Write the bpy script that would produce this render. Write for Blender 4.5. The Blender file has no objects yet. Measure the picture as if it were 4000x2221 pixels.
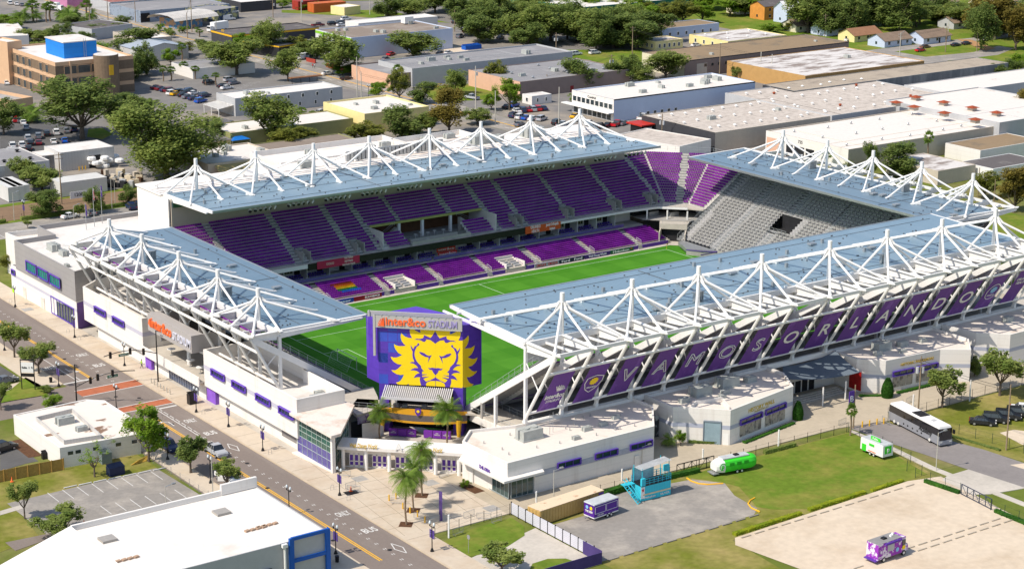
import bpy, math, random
from mathutils import Vector, Matrix
from math import sin, cos, pi, radians
random.seed(7)
sc = bpy.context.scene
# ---------------------------------------------------------------- camera
CC = Vector((-185.0117, -315.4998, 117.5205)); YAW, PIT, ROL, FPX = .618645, .270413, .002883, 7631.08
fw = Vector((sin(YAW)*cos(PIT), cos(YAW)*cos(PIT), -sin(PIT)))
_r = Vector((cos(YAW), -sin(YAW), 0)); _u = _r.cross(fw)
rt = _r*cos(ROL)+_u*sin(ROL); up = -_r*sin(ROL)+_u*cos(ROL)
cd = bpy.data.cameras.new('camera'); cam = bpy.data.objects.new('camera', cd); sc.collection.objects.link(cam)
M = Matrix((rt, up, -fw)).transposed().to_4x4(); M.translation = CC
cam.matrix_world = M; cd.lens = FPX/4000*36; cd.sensor_width = 36; cd.clip_end = 5000; cd.clip_start = 1
sc.camera = cam
# ---------------------------------------------------------------- world, sun, exposure
EL, AZ = radians(51), radians(177)          # the sun stands over -X: shadows fall towards +X
w = bpy.data.worlds.new("World"); sc.world = w; w.use_nodes = True
nt = w.node_tree; bgn = nt.nodes['Background']; sky = nt.nodes.new('ShaderNodeTexSky')
sky.sky_type = 'NISHITA'; sky.sun_disc = False; sky.sun_elevation = EL
sky.sun_rotation = radians(90)-AZ; nt.links.new(sky.outputs[0], bgn.inputs[0]); bgn.inputs[1].default_value = .135
sl = bpy.data.lights.new('sun', 'SUN'); sl.energy = 4.0; sl.angle = radians(.5); sl.color = (1, .93, .83)
so = bpy.data.objects.new('sun', sl); sc.collection.objects.link(so)
sd = Vector((cos(AZ)*cos(EL), sin(AZ)*cos(EL), sin(EL))); so.rotation_euler = sd.to_track_quat('Z', 'Y').to_euler(); so.location = (0, 0, 300)
vs = sc.view_settings; vs.view_transform = 'Standard'; vs.look = 'None'; vs.gamma = 1; vs.use_curve_mapping = False; vs.exposure = .27
# ---------------------------------------------------------------- pixel of the 4000 px photo -> point in the place
GZ = 2.3                                     # street level (the pitch lies at 0)
def ray(x, y): return fw + rt*((x-2000)/FPX) - up*((y-1110.5)/FPX)
def at(x, y, z): d = ray(x, y); return CC + d*((z-CC.z)/d.z)
def g(x, y, h=0): return at(x, y, GZ+h)
def onx(x, y, X): d = ray(x, y); return CC + d*((X-CC.x)/d.x)
def ony(x, y, Y): d = ray(x, y); return CC + d*((Y-CC.y)/d.y)
def onp(x, y, P, n): d = ray(x, y); return CC + d*((P-CC).dot(n)/d.dot(n))
def pxz(x, y, z):                            # height above z of a vertical whose foot and top are given
    return z
def htp(b, ty, z=GZ):
    P = at(b[0], b[1], z); lo, hi = 0, 80
    for _ in range(40):
        m = (lo+hi)/2; q = P+Vector((0, 0, m))-CC
        yy = 1110.5-FPX*q.dot(up)/q.dot(fw)
        if yy > ty: lo = m
        else: hi = m
    return lo
# ---------------------------------------------------------------- materials
MATS = {}
def mat(name, c, rough=.6, var=.12, scale=.6, metal=0, spec=.3, c2=None, bump=0, stripe=None, emit=None, streak=None, detail=4, c2at=.5, c2w=.12):
    if name in MATS: return MATS[name]
    m = bpy.data.materials.new(name); m.use_nodes = True; MATS[name] = m
    t = m.node_tree; b = t.nodes['Principled BSDF']; L = t.links.new
    b.inputs['Roughness'].default_value = rough; b.inputs['Metallic'].default_value = metal; b.inputs['Specular IOR Level'].default_value = spec
    geo = t.nodes.new('ShaderNodeNewGeometry'); mp = t.nodes.new('ShaderNodeMapping'); L(geo.outputs['Position'], mp.inputs[0])
    if streak: mp.inputs['Scale'].default_value = streak
    n = t.nodes.new('ShaderNodeTexNoise'); n.inputs['Scale'].default_value = scale; n.inputs['Detail'].default_value = detail; n.inputs['Roughness'].default_value = .65
    L(mp.outputs[0], n.inputs['Vector'])
    c = tuple(c)+(1,)
    mx = t.nodes.new('ShaderNodeMix'); mx.data_type = 'RGBA'
    mr = t.nodes.new('ShaderNodeMapRange')
    if c2:
        mr.inputs[1].default_value = c2at-c2w; mr.inputs[2].default_value = c2at+c2w; cb = tuple(c2)+(1,)
    else:
        mr.inputs[1].default_value = .3; mr.inputs[2].default_value = .7
        cb = tuple(min(1, v*(1+var)) for v in c[:3])+(1,); c = tuple(v*(1-var) for v in c[:3])+(1,)
    L(n.outputs[0], mr.inputs[0]); L(mr.outputs[0], mx.inputs[0]); mx.inputs[6].default_value = c; mx.inputs[7].default_value = cb
    out = mx.outputs[2]
    n2 = t.nodes.new('ShaderNodeTexNoise'); n2.inputs['Scale'].default_value = scale*9; n2.inputs['Detail'].default_value = 3; L(geo.outputs['Position'], n2.inputs['Vector'])
    mm = t.nodes.new('ShaderNodeMix'); mm.data_type = 'RGBA'; mm.blend_type = 'MULTIPLY'; mm.inputs[0].default_value = 1
    r2 = t.nodes.new('ShaderNodeMapRange'); r2.inputs[1].default_value = .3; r2.inputs[2].default_value = .7; r2.inputs[3].default_value = 1-var*.6; r2.inputs[4].default_value = 1+var*.3
    L(n2.outputs[0], r2.inputs[0]); L(out, mm.inputs[6]); L(r2.outputs[0], mm.inputs[7]); out = mm.outputs[2]
    if stripe:                               # (axis, period, depth): thin seams or ribs
        ax, per, dep = stripe
        sx = t.nodes.new('ShaderNodeSeparateXYZ'); L(geo.outputs['Position'], sx.inputs[0])
        src = sx.outputs[ax]
        md = t.nodes.new('ShaderNodeMath'); md.operation = 'PINGPONG'; md.inputs[1].default_value = per/2; L(src, md.inputs[0])
        m2 = t.nodes.new('ShaderNodeMapRange'); m2.inputs[1].default_value = 0; m2.inputs[2].default_value = per*.14; m2.inputs[3].default_value = 1-dep; m2.inputs[4].default_value = 1
        L(md.outputs[0], m2.inputs[0])
        m3 = t.nodes.new('ShaderNodeMix'); m3.data_type = 'RGBA'; m3.blend_type = 'MULTIPLY'; m3.inputs[0].default_value = 1
        L(out, m3.inputs[6]); L(m2.outputs[0], m3.inputs[7]); out = m3.outputs[2]
    L(out, b.inputs['Base Color'])
    if bump:
        bp = t.nodes.new('ShaderNodeBump'); bp.inputs['Strength'].default_value = bump; bp.inputs['Distance'].default_value = .1
        L(n2.outputs[0], bp.inputs['Height']); L(bp.outputs[0], b.inputs['Normal'])
    if emit: b.inputs['Emission Color'].default_value = tuple(emit)+(1,); b.inputs['Emission Strength'].default_value = 1
    return m
# ---------------------------------------------------------------- mesh builder
ORG = {}
def V(*a): return Vector(a)
class MB:
    def __init__(s): s.v = []; s.f = []; s.m = []; s.mi = 0
    def add(s, vs_, fs):
        o = len(s.v); s.v += [tuple(q) for q in vs_]; s.f += [tuple(i+o for i in f) for f in fs]; s.m += [s.mi]*len(fs); return s
    def quad(s, a, b, c, d): return s.add([a, b, c, d], [(0, 1, 2, 3)])
    def prism(s, poly, z0, z1, cap=True):
        n = len(poly); P = [(q[0], q[1]) for q in poly]
        ar = sum(P[i][0]*P[(i+1) % n][1]-P[(i+1) % n][0]*P[i][1] for i in range(n))
        if ar < 0: P = P[::-1]
        vs_ = [(x, y, z0) for x, y in P]+[(x, y, z1) for x, y in P]
        fs = [(i, (i+1) % n, n+(i+1) % n, n+i) for i in range(n)]
        if cap: fs += [tuple(range(n, 2*n)), tuple(range(n-1, -1, -1))]
        return s.add(vs_, fs)
    def sheet(s, poly, z):
        P = [(q[0], q[1], z) for q in poly]; n = len(P)
        ar = sum(P[i][0]*P[(i+1) % n][1]-P[(i+1) % n][0]*P[i][1] for i in range(n))
        if ar < 0: P = P[::-1]
        return s.add(P, [tuple(range(n))])
    def box(s, a, b):
        x0, x1 = sorted((a[0], b[0])); y0, y1 = sorted((a[1], b[1])); z0, z1 = sorted((a[2], b[2]))
        return s.prism([(x0, y0), (x1, y0), (x1, y1), (x0, y1)], z0, z1)
    def obox(s, c, u, L, W_, z0, z1):        # oriented box: centre, direction, length, width
        u = Vector((u[0], u[1], 0)).normalized(); n = Vector((-u.y, u.x, 0)); c = Vector((c[0], c[1], 0))
        return s.prism([c-u*L/2-n*W_/2, c+u*L/2-n*W_/2, c+u*L/2+n*W_/2, c-u*L/2+n*W_/2], z0, z1)
    def beam(s, p, q, w_, h, h2=None, upv=None):
        p = Vector(p); q = Vector(q); d = (q-p).normalized(); U = Vector(upv) if upv else Vector((0, 0, 1))
        if abs(d.dot(U)) > .99: U = Vector((1, 0, 0))
        sd_ = d.cross(U).normalized()*(w_/2); u_ = sd_.cross(d).normalized(); h2 = h if h2 is None else h2
        a = [p-sd_-u_*h/2, p+sd_-u_*h/2, p+sd_+u_*h/2, p-sd_+u_*h/2]; b = [q-sd_-u_*h2/2, q+sd_-u_*h2/2, q+sd_+u_*h2/2, q-sd_+u_*h2/2]
        return s.add(a+b, [(0, 1, 5, 4), (1, 2, 6, 5), (2, 3, 7, 6), (3, 0, 4, 7), (3, 2, 1, 0), (4, 5, 6, 7)])
    def tube(s, p, q, r, r2=None, n=8):
        p = Vector(p); q = Vector(q); d = (q-p).normalized(); r2 = r if r2 is None else r2
        a = d.orthogonal().normalized(); b = d.cross(a); vs_ = []
        for c_, rr in ((p, r), (q, r2)): vs_ += [c_+(a*cos(2*pi*i/n)+b*sin(2*pi*i/n))*rr for i in range(n)]
        return s.add(vs_, [(i, (i+1) % n, n+(i+1) % n, n+i) for i in range(n)]+[tuple(range(n-1, -1, -1)), tuple(range(n, 2*n))])
    def path(s, pts, r, n=6):
        for a, b in zip(pts, pts[1:]): s.tube(a, b, r, n=n)
        return s
    def lathe(s, c, prof, n=12):
        c = Vector(c); vs_ = []
        for r, z in prof: vs_ += [c+Vector((r*cos(2*pi*i/n), r*sin(2*pi*i/n), z)) for i in range(n)]
        fs = []
        for k in range(len(prof)-1):
            for i in range(n): fs.append((k*n+i, k*n+(i+1) % n, (k+1)*n+(i+1) % n, (k+1)*n+i))
        fs += [tuple(range(n-1, -1, -1)), tuple(range((len(prof)-1)*n, len(prof)*n))]
        return s.add(vs_, fs)
    def build(s, name, m, parent=None, smooth=False, kind=None, label=None, cat=None, group=None):
        me = bpy.data.meshes.new(name)
        o = bpy.data.objects.new(name, me); og = Vector((0, 0, 0))
        if parent is not None: og = ORG.get(parent.name, og)
        elif s.v and kind is None:
            xs = [q[0] for q in s.v]; ys = [q[1] for q in s.v]; og = Vector(((min(xs)+max(xs))/2, (min(ys)+max(ys))/2, min(q[2] for q in s.v)))
            o.location = og
        me.from_pydata([(q[0]-og.x, q[1]-og.y, q[2]-og.z) for q in s.v], [], s.f); me.update()
        for x in (m if isinstance(m, (list, tuple)) else [m]): me.materials.append(x)
        if any(s.m): me.polygons.foreach_set('material_index', s.m)
        if smooth: me.polygons.foreach_set('use_smooth', [True]*len(s.f))
        sc.collection.objects.link(o)
        if parent is not None: o.parent = parent
        ORG[o.name] = og
        return tag(o, label, cat, group, kind)
def tag(o, label=None, cat=None, group=None, kind=None):
    if label: o['label'] = label
    if cat: o['category'] = cat
    if group: o['group'] = group
    if kind: o['kind'] = kind
    return o
def thing(name, label, cat, loc=(0, 0, 0), group=None):
    o = bpy.data.objects.new(name, None); sc.collection.objects.link(o); o.location = loc; o.empty_display_size = .5
    ORG[o.name] = Vector(loc); return tag(o, label, cat, group)
def dup(root, loc=None, rotz=None, label=None, group=None, scale=None):
    def cp(o, par):
        c = o.copy(); sc.collection.objects.link(c)
        if par: c.parent = par
        for ch in KIDS.get(o.name, []): cp(ch, c)
        return c
    c = cp(root, None)
    if loc is not None: c.location = loc
    if rotz is not None: c.rotation_euler = (0, 0, rotz)
    if scale is not None: c.scale = (scale,)*3 if not isinstance(scale, tuple) else scale
    if label: c['label'] = label
    if group: c['group'] = group
    return c
KIDS = {}
def kids(*roots):                            # remember the parts of a finished prototype
    bpy.context.view_layer.update()
    for r in roots:
        for o in [r]+list(r.children_recursive): KIDS[o.name] = list(o.children)
def text(body, org, xd, yd, size, m, name='lettering', parent=None, ext=.03, off=0, align='CENTER', outline=0, width=None, shear=0, spacing=1, yscale=1):
    cu = bpy.data.curves.new(name, 'FONT'); cu.body = body; cu.size = size; cu.extrude = ext; cu.offset = off
    cu.align_x = align; cu.align_y = 'CENTER'; cu.shear = shear; cu.resolution_u = 3; cu.space_character = spacing
    if outline: cu.fill_mode = 'NONE'; cu.extrude = 0; cu.bevel_depth = outline; cu.bevel_resolution = 0
    to = bpy.data.objects.new(name, cu); me = bpy.data.meshes.new_from_object(to); bpy.data.objects.remove(to)
    o = bpy.data.objects.new(name, me); sc.collection.objects.link(o); me.materials.clear(); me.materials.append(m)
    X = Vector(xd).normalized(); Y = Vector(yd).normalized(); Z = X.cross(Y).normalized()
    if width and me.vertices:
        xs = [q.co.x for q in me.vertices]; k = width/(max(xs)-min(xs)); 
        for q in me.vertices: q.co.x *= k
    if yscale != 1:
        for q in me.vertices: q.co.y *= yscale
    og = ORG.get(parent.name, Vector()) if parent is not None else Vector()
    R = Matrix((X, Y, Z)).transposed().to_4x4(); R.translation = Vector(org)-og
    me.transform(R); me.update()
    if parent is not None: o.parent = parent
    ORG[o.name] = og
    return o
WHT = mat('white paint steel', (.80, .78, .74), .45, .05, .3)
WALL = mat('white stucco', (.76, .72, .665), .8, .05, .5, c2=(.66, .61, .55), c2at=.64, c2w=.1, streak=(1, 1, .12), stripe=(2, 1.3, .06), detail=6)
WROOF = mat('white roof membrane', (.70, .655, .60), .75, .08, .12, c2=(.54, .47, .40), c2at=.62, c2w=.08, detail=8)
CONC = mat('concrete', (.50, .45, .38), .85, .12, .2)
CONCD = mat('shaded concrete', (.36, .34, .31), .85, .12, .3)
STEEL = mat('galvanised steel', (.42, .43, .43), .4, .1, 1, metal=.6)
RAIL = mat('rail grey', (.40, .42, .42), .5, .1, 1)
BLACK = mat('black metal', (.015, .014, .015), .4, .2, 1)
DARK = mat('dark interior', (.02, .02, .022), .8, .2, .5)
GLASS = mat('tinted glass', (.03, .06, .065), .08, .2, .4, spec=.9)
PURP = mat('purple paint', (.10, .035, .30), .5, .08, .5)
PURPD = mat('violet plastic', (.17, .016, .30), .45, .22, 1.3, detail=2)
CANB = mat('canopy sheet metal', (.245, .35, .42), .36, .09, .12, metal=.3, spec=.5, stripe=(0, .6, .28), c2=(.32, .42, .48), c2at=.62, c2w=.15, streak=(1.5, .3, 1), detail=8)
CANB_SHADED = mat('canopy sheet metal along', (.185, .275, .345), .36, .09, .12, metal=.3, spec=.5, stripe=(1, .6, .28), c2=(.235, .325, .395), c2at=.62, c2w=.15, streak=(.3, 1.5, 1), detail=8)  # same sheet, darkened: weaker sunlight on its ribs put into the colour
YEL = mat('yellow paint', (.75, .42, .02), .6, .1, .6)
GREYP = mat('grey cladding', (.33, .31, .30), .6, .05, .2, stripe=(2, 1.2, .08))
GOLD = mat('gold letters', (.62, .42, .06), .5, .1, 1)
ORNG = mat('orange sign letters', (.90, .16, .04), .5, .05, 1)
# ================================================================ the stadium
def frame(side):
    return {'near': lambda s, o, z: V(s, -o, z), 'far': lambda s, o, z: V(s, o, z), 'left': lambda s, o, z: V(-o, s, z), 'right': lambda s, o, z: V(o, s, z)}[side]
MX = [1.8, 16.6, 31.4, 46.2, 62.9, 77.7, 92.5, 107.6]
CAN = {'near': dict(m=MX, f=42, fb=52.3, b=67.4, t=76.0, z=22.8, s0=-5.3, s1=115.2, fs0=-3.4, foot=66.6, fz=8.9, mh=7.3),
       'far': dict(m=MX, f=46, fb=54.8, b=66.6, t=74.6, z=22.6, s0=-6.0, s1=116.5, fs0=-4.7, foot=66, fz=9, mh=7.0),
       'left': dict(m=[-23.2, -8.0, 7.8, 23.8, 38.9], f=13.6, fb=20.1, b=31.2, t=37.0, z=20.0, s0=-30.4, s1=48.2, fs0=-30.2, foot=31.0, fz=9.3, mh=6.0),
       'right': dict(m=[-33.1, -18.0, -2.9, 12.1, 27.3], f=122.0, fb=129.6, b=139.9, t=145.8, z=20.0, s0=-40.6, s1=41.4, fs0=-38, foot=139, fz=9, mh=7.0)}
CLAB = {'near': 'long blue grey canopy roof on white masts above the purple letter banners', 'far': 'long blue grey canopy roof with white masts over the far purple stand in shade',
        'left': 'blue grey canopy roof on five white masts beside the street with the bus lane', 'right': 'blue grey canopy roof on white masts over the grey metal bleachers'}
def roof_bits(Q, c, r, n):                    # lightning-rod pads, small vents and cable lines on a deck
    mbd = MB(); mbv = MB()
    s0, s1, f, b, z = c['s0'], c['s1'], c['f'], c['b'], c['z']
    for k in range(n):
        s = r.uniform(s0+2, s1-2); o = f+(b-f)*(1-r.random()**1.5*.95); P = Q(s, o, z)
        mbd.box(P-V(.11, .11, 0), P+V(.11, .11, .16))
    for k in range(n//7):
        s = r.uniform(s0+2, s1-2); o = r.uniform(f+2, b-1); P = Q(s, o, z)
        if r.random() < .5: mbv.box(P-V(.25, .25, 0), P+V(.25, .25, .8))
        else: mbv.box(P-V(.8, .55, -.2), P+V(.8, .55, .5))
    for fr in (.12, .45, .72, .92):
        o = f+(b-f)*fr; a, e = Q(s0+1.5, o, z+.05), Q(s1-1.5, o, z+.05); mbd.beam(a, e, .05, .05)
    for k in range(1):
        s = s0+(s1-s0)*r.uniform(.1, .9); mbd.beam(Q(s, f+.8, z+.05), Q(s, b-.6, z+.05), .07, .07)
    return mbd, mbv
for side, c in CAN.items():
    Q = frame(side); z = c['z']; r = random.Random(side)
    root = thing('canopy_roof', CLAB[side], 'canopy roof', Q((c['s0']+c['s1'])/2, c['b'], 8))
    d = MB(); s0, s1, f, b, t = c['s0'], c['s1'], c['f'], c['b'], c['t']
    P = [Q(c['fs0'], f, 0), Q(s1+(2 if side == 'near' else 0), f, 0), Q(s1, b, 0), Q(s0, b, 0)]
    d.prism(P, z-.28, z); d.build('roof_deck', CANB if side in ('near', 'far') else CANB_SHADED, root)
    e = MB(); e.beam(Q(c['fs0']-.2, f-.1, z-.18), Q(s1+(2.2 if side == 'near' else .2), f-.1, z-.18), .35, .5); e.build('gutter', STEEL, root)
    g2 = MB(); wht = MB()
    for s, fs in ((s0, c['fs0']), (s1, s1+(2 if side == 'near' else 0))): g2.beam(Q(s, b+.3, z-.55), Q(fs, f, z-.25), .5, 1.5, .5)
    g2.build('end_girder', WHT, root)
    raf = sorted(set([round(m_+k*7.45, 2) for m_ in c['m'] for k in (-1, 0, 1)])); R2 = []
    for s in raf:
        if not R2 or s-R2[-1] > 3.5: R2.append(s)
        else: R2[-1] = (R2[-1]+s)/2
    raf = R2; c['raf'] = raf
    ur = MB()
    for s in raf: ur.beam(Q(s, b, z-.75), Q(s, f+1, z-.45), .35, .9, .3)
    for o in (f+4, f+9, f+14): ur.beam(Q(s0+.5, o, z-.4), Q(s1-.5, o, z-.4), .2, .3)
    ur.build('underside_rafter', WHT, root)
    if side != 'far':
        bb = MB(); bb.beam(Q(s0-.3, b+.35, z-.35), Q(s1+.3, b+.35, z-.35), .55, 1.1); bb.build('back_beam', WHT, root)
        og = MB(); tb = MB()
        for i, s in enumerate(raf):
            if side == 'right': og.beam(Q(s, b+.6, z-.5), Q(s, t, z-.3), .45, 1.1, .7)
            else:
                og.beam(Q(s, b+.6, z-.62), Q(s, t-.2, z-.3), .10, 1.5, .8); og.beam(Q(s, b+.6, z+.12), Q(s, t-.2, z+.08), .75, .12); og.beam(Q(s, b+.6, z-1.35), Q(s, t-.2, z-.7), .5, .08)
            if i+1 < len(raf):
                s2 = (s+raf[i+1])/2; og.beam(Q(s2, b+.6, z-.55), Q(s2, t-.7, z-.2), .28, .35)
                tb.beam(Q(s+.3, t-.2, z-.3), Q(raf[i+1]-.3, t-.2, z-.3), .35, .62)
            og.prism([Q(s-.75, t-.3, 0), Q(s+.75, t-.3, 0), Q(s, t+1.0, 0)], z-.1, z+.12)
        og.build('outer_girder', WHT, root); tb.build('tip_beam', WHT, root)
    if side in ('near', 'left'):
        for i, s in enumerate(raf):
            cl = MB(); cl.beam(Q(s, b+.1, c['fz']-.1), Q(s, b+.1, z-.8), .5, .5, upv=Q(1, 0, 0)-Q(0, 0, 0)); cl.build('column', WHT, root)
            lg = MB(); A = Q(s, t-.3, z-.6); B_ = Q(s, c['foot']+.4, c['fz']); lg.tube(A, B_, .29, .27, n=8)
            m_ = A.lerp(B_, .52); lg.tube(Q(s, b+.2, z-3.4), m_, .10, n=5)
            lg.tube(A.lerp(B_, .36), A.lerp(B_, .36)+(Q(s+2.6, b+.3, z-7)-Q(s, b+.3, z-7))*1+V(0, 0, -2.6)+(Q(0, -2.2, 0)-Q(0, 0, 0)), .10, n=5)
            lg.build('leaning_leg', WHT, root)
            st = MB(); zz = .665
            o0 = 50.0 if side == 'near' else 11.7; zb = 6.3 if side == 'near' else 3.7
            st.beam(Q(s, t-.5, z-.6), Q(s, o0, zb), .42, 1.1)
            if i % 2 == 0: st.beam(Q(s, b-8.5, zb+.66*(b-8.5-o0)-.6), Q(s, b-8.5, 5.4 if side == 'near' else 3), .5, .5, upv=Q(1, 0, 0)-Q(0, 0, 0))
            st.build('raker_girder', WHT, root)
        rl = MB(); A0 = Q(0, t-.3, z-.6); B0 = Q(0, c['foot']+.4, c['fz'])
        for fr in (.25, .86):
            o = t-.3+(c['foot']+.4-t+.3)*fr; zq = z-.6+(c['fz']-z+.6)*fr
            rl.tube(Q(raf[0], o+.1, zq), Q(raf[-1]+3, o+.1, zq), .25, n=7)
        rl.build('wind_rail', WHT, root)
        bs = MB(); bs.beam(Q(s0, c['foot']+.2, c['fz']-.6), Q(s1, c['foot']+.2, c['fz']-.6), .5, 1.0)
        bs.build('base_beam', WHT, root)
    bd, bv = roof_bits(Q, c, r, {'near': 200, 'far': 200, 'left': 70, 'right': 100}[side])
    bd.build('lightning_pad', mat('pad grey', (.10, .10, .11), .7), root); bv.build('roof_vent', STEEL, root)
    if side != 'far' or True:
        scn = MB()
        k = {'near': (2, 5), 'far': (), 'left': (1, 3), 'right': (3, 1)}[side]
        for i in k:
            s = c['m'][i]+2.2; q0 = Q(s, b-2.6, z)
            for j in range(6): scn.box(q0+V(-.9+j*.36, -.3, .1), q0+V(-.66+j*.36, .3, 1.7))
            scn.box(q0+V(-1.1, -.4, 1.7), q0+V(1.3, .4, 1.8))
        if k: scn.build('louvre_screen', STEEL, root)
    for i, s in enumerate(c['m']):                                   # masts, each with its fan of tubes
        T = z+c['mh']; mb = MB(); mb.tube(Q(s, b, z-.3), Q(s, b, T-1.5), .36, .36, n=10); mb.tube(Q(s, b, T-1.55), Q(s, b, T), .42, .40, n=12); mb.tube(Q(s, b, T-1.62), Q(s, b, T-1.5), .47, .47, n=12)
        ms = mb.build('mast', WHT, root)
        N = Q(s, b, T-2.2); h = 7.45
        tgt = [Q(s-h, c['fb'], z+.15), Q(s, c['fb'], z+.15), Q(s+h, c['fb'], z+.15), Q(s-h, b, z+.15), Q(s+h, b, z+.15)]
        tgt += [Q(s-h, t-.6, z+.2), Q(s, t-.6, z+.2), Q(s+h, t-.6, z+.2)]
        for j, q in enumerate(tgt):
            tb = MB(); dd = (q-N); st_ = N+dd.normalized()*.2; tb.tube(st_+V(0, 0, .1), q, .23, .21, n=8)
            g3 = dd.copy(); g3.z = 0; g3.normalize(); side_ = V(-g3.y, g3.x, 0)
            tb.beam(N+V(0, 0, .35)+g3*.3, N+g3*1.5+V(0, 0, dd.z/dd.length*1.4), .1, 1.0, .4)
            tb.beam(q-g3*1.5+V(0, 0, .05), q+g3*.7+V(0, 0, -.05), .55, .5, .12)
            tb.build('strut', WHT, ms, smooth=False)
# ---------------------------------------------------------------- pitch
PX0, PX1, PY0, PY1 = -8.5, 120, -43.0, 40
grass = bpy.data.materials.new('striped pitch turf'); grass.use_nodes = True
t_ = grass.node_tree; bs_ = t_.nodes['Principled BSDF']; Lk = t_.links.new
geo = t_.nodes.new('ShaderNodeNewGeometry'); sx = t_.nodes.new('ShaderNodeSeparateXYZ'); Lk(geo.outputs['Position'], sx.inputs[0])
def mth(op, a, b=None, c=None):
    n = t_.nodes.new('ShaderNodeMath'); n.operation = op
    for i, q in enumerate((a, b, c)):
        if q is None: continue
        if isinstance(q, (int, float)): n.inputs[i].default_value = q
        else: Lk(q, n.inputs[i])
    return n.outputs[0]
bx_ = mth('GREATER_THAN', mth('PINGPONG', mth('ADD', sx.outputs[0], 0), 5.5), 2.75); by_ = mth('GREATER_THAN', mth('PINGPONG', mth('ADD', sx.outputs[1], 34.3), 5.7), 2.85)
ck = mth('ABSOLUTE', mth('SUBTRACT', bx_, by_))
nz = t_.nodes.new('ShaderNodeTexNoise'); nz.inputs['Scale'].default_value = .35; nz.inputs['Detail'].default_value = 8; Lk(geo.outputs['Position'], nz.inputs['Vector'])
fac = mth('ADD', mth('MULTIPLY', mth('ADD', bx_, by_), .32), mth('MULTIPLY', mth('SUBTRACT', nz.outputs[0], .5), .9))
mx = t_.nodes.new('ShaderNodeMix'); mx.data_type = 'RGBA'; mx.inputs[6].default_value = (.05, .19, .012, 1); mx.inputs[7].default_value = (.085, .26, .022, 1); Lk(fac, mx.inputs[0]); Lk(mx.outputs[2], bs_.inputs['Base Color'])
bs_.inputs['Roughness'].default_value = .8; bs_.inputs['Specular IOR Level'].default_value = .1
m = MB(); m.sheet([(PX0, PY0), (PX1, PY0), (PX1, PY1), (PX0, PY1)], 0); m.build('pitch', grass, kind='structure')
ln = MB(); LZ = .02; lw = .12
def line(x0, y0, x1, y1): ln.box((min(x0, x1)-lw/2, min(y0, y1)-lw/2, .006), (max(x0, x1)+lw/2, max(y0, y1)+lw/2, LZ))
line(0, -34.3, 109.7, -34.3); line(0, 34.3, 109.7, 34.3)
for x in (0, 54.85, 109.7): line(x, -34.3, x, 34.3)
for s, x0 in ((1, 0), (-1, 109.7)):
    for d_, w_ in ((16.5, 20.16), (5.5, 9.16)): line(x0, -w_, x0+s*d_, -w_); line(x0, w_, x0+s*d_, w_); line(x0+s*d_, -w_, x0+s*d_, w_)
for i in range(48):
    a, b_ = 2*pi*i/48, 2*pi*(i+1)/48; ln.beam((54.85+9.15*cos(a), 9.15*sin(a), .013), (54.85+9.15*cos(b_), 9.15*sin(b_), .013), lw, .014)
ln.build('pitch_markings', mat('pitch line paint', (.55, .68, .5), .8, .1), kind='structure')
ap = MB(); ap.box((PX0, 37.0, -.2), (121, 39.0, .05)); ap.box((PX0-4, PY0-2, -.3), (PX0+1.2, 39, .04)); ap.box((PX0, PY0-2, -.3), (120, PY0+1.5, .045)); ap.build('perimeter_path', CONC, kind='structure')
# rim of the bowl: retaining floor under everything
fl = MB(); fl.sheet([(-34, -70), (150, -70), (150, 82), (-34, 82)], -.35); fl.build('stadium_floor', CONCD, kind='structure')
gl = thing('goal', 'white football goal standing in the canopy shadow on the pitch', 'goal', (0, 0, 0))
m = MB(); [m.tube((0, y, 0), (0, y, 2.44), .07) for y in (-3.66, 3.66)]; m.tube((0, -3.73, 2.44), (0, 3.73, 2.44), .07); m.build('goal_frame', WHT, gl)
m = MB()
for y in (-3.66, 3.66): m.tube((0, y, 2.4), (-1.2, y, 2.2), .03); m.tube((-1.2, y, 2.2), (-2.2, y, 0), .03)
for i in range(19): y = -3.66+i*7.32/18; m.path([(0, y, 2.42), (-1.2, y, 2.2), (-2.2, y, .02)], .008, 3)
for k in range(7): f_ = k/6; m.tube((-1.2-f_, -3.66, 2.2-2.2*f_), (-1.2-f_, 3.66, 2.2-2.2*f_), .008, n=3)
m.build('net', WHT, gl)
cfm = MB(); cfm.tube((109.7, 34.3, 0), (109.7, 34.3, 1.5), .03); cfm.quad((109.7, 34.3, 1.5), (109.7, 34.3, 1.15), (110.1, 34.3, 1.15), (110.1, 34.3, 1.5)); cfm.build('corner_flag', YEL, label='small yellow corner flag at the far end of the pitch', cat='flag')
# ---------------------------------------------------------------- stands
SEATS = []                                   # (position, facing direction, colour)
def stair_rail(mb, pts, h=.95, r=.03):
    for a, b in zip(pts, pts[1:]):
        mb.tube(a+V(0, 0, h), b+V(0, 0, h), r, n=4); mb.tube(a+V(0, 0, h*.5), b+V(0, 0, h*.5), r*.7, n=4)
    for a in pts: mb.tube(a, a+V(0, 0, h), r, n=4)
def densify(a, b, n): return [a.lerp(b, i/n) for i in range(n+1)]
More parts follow.
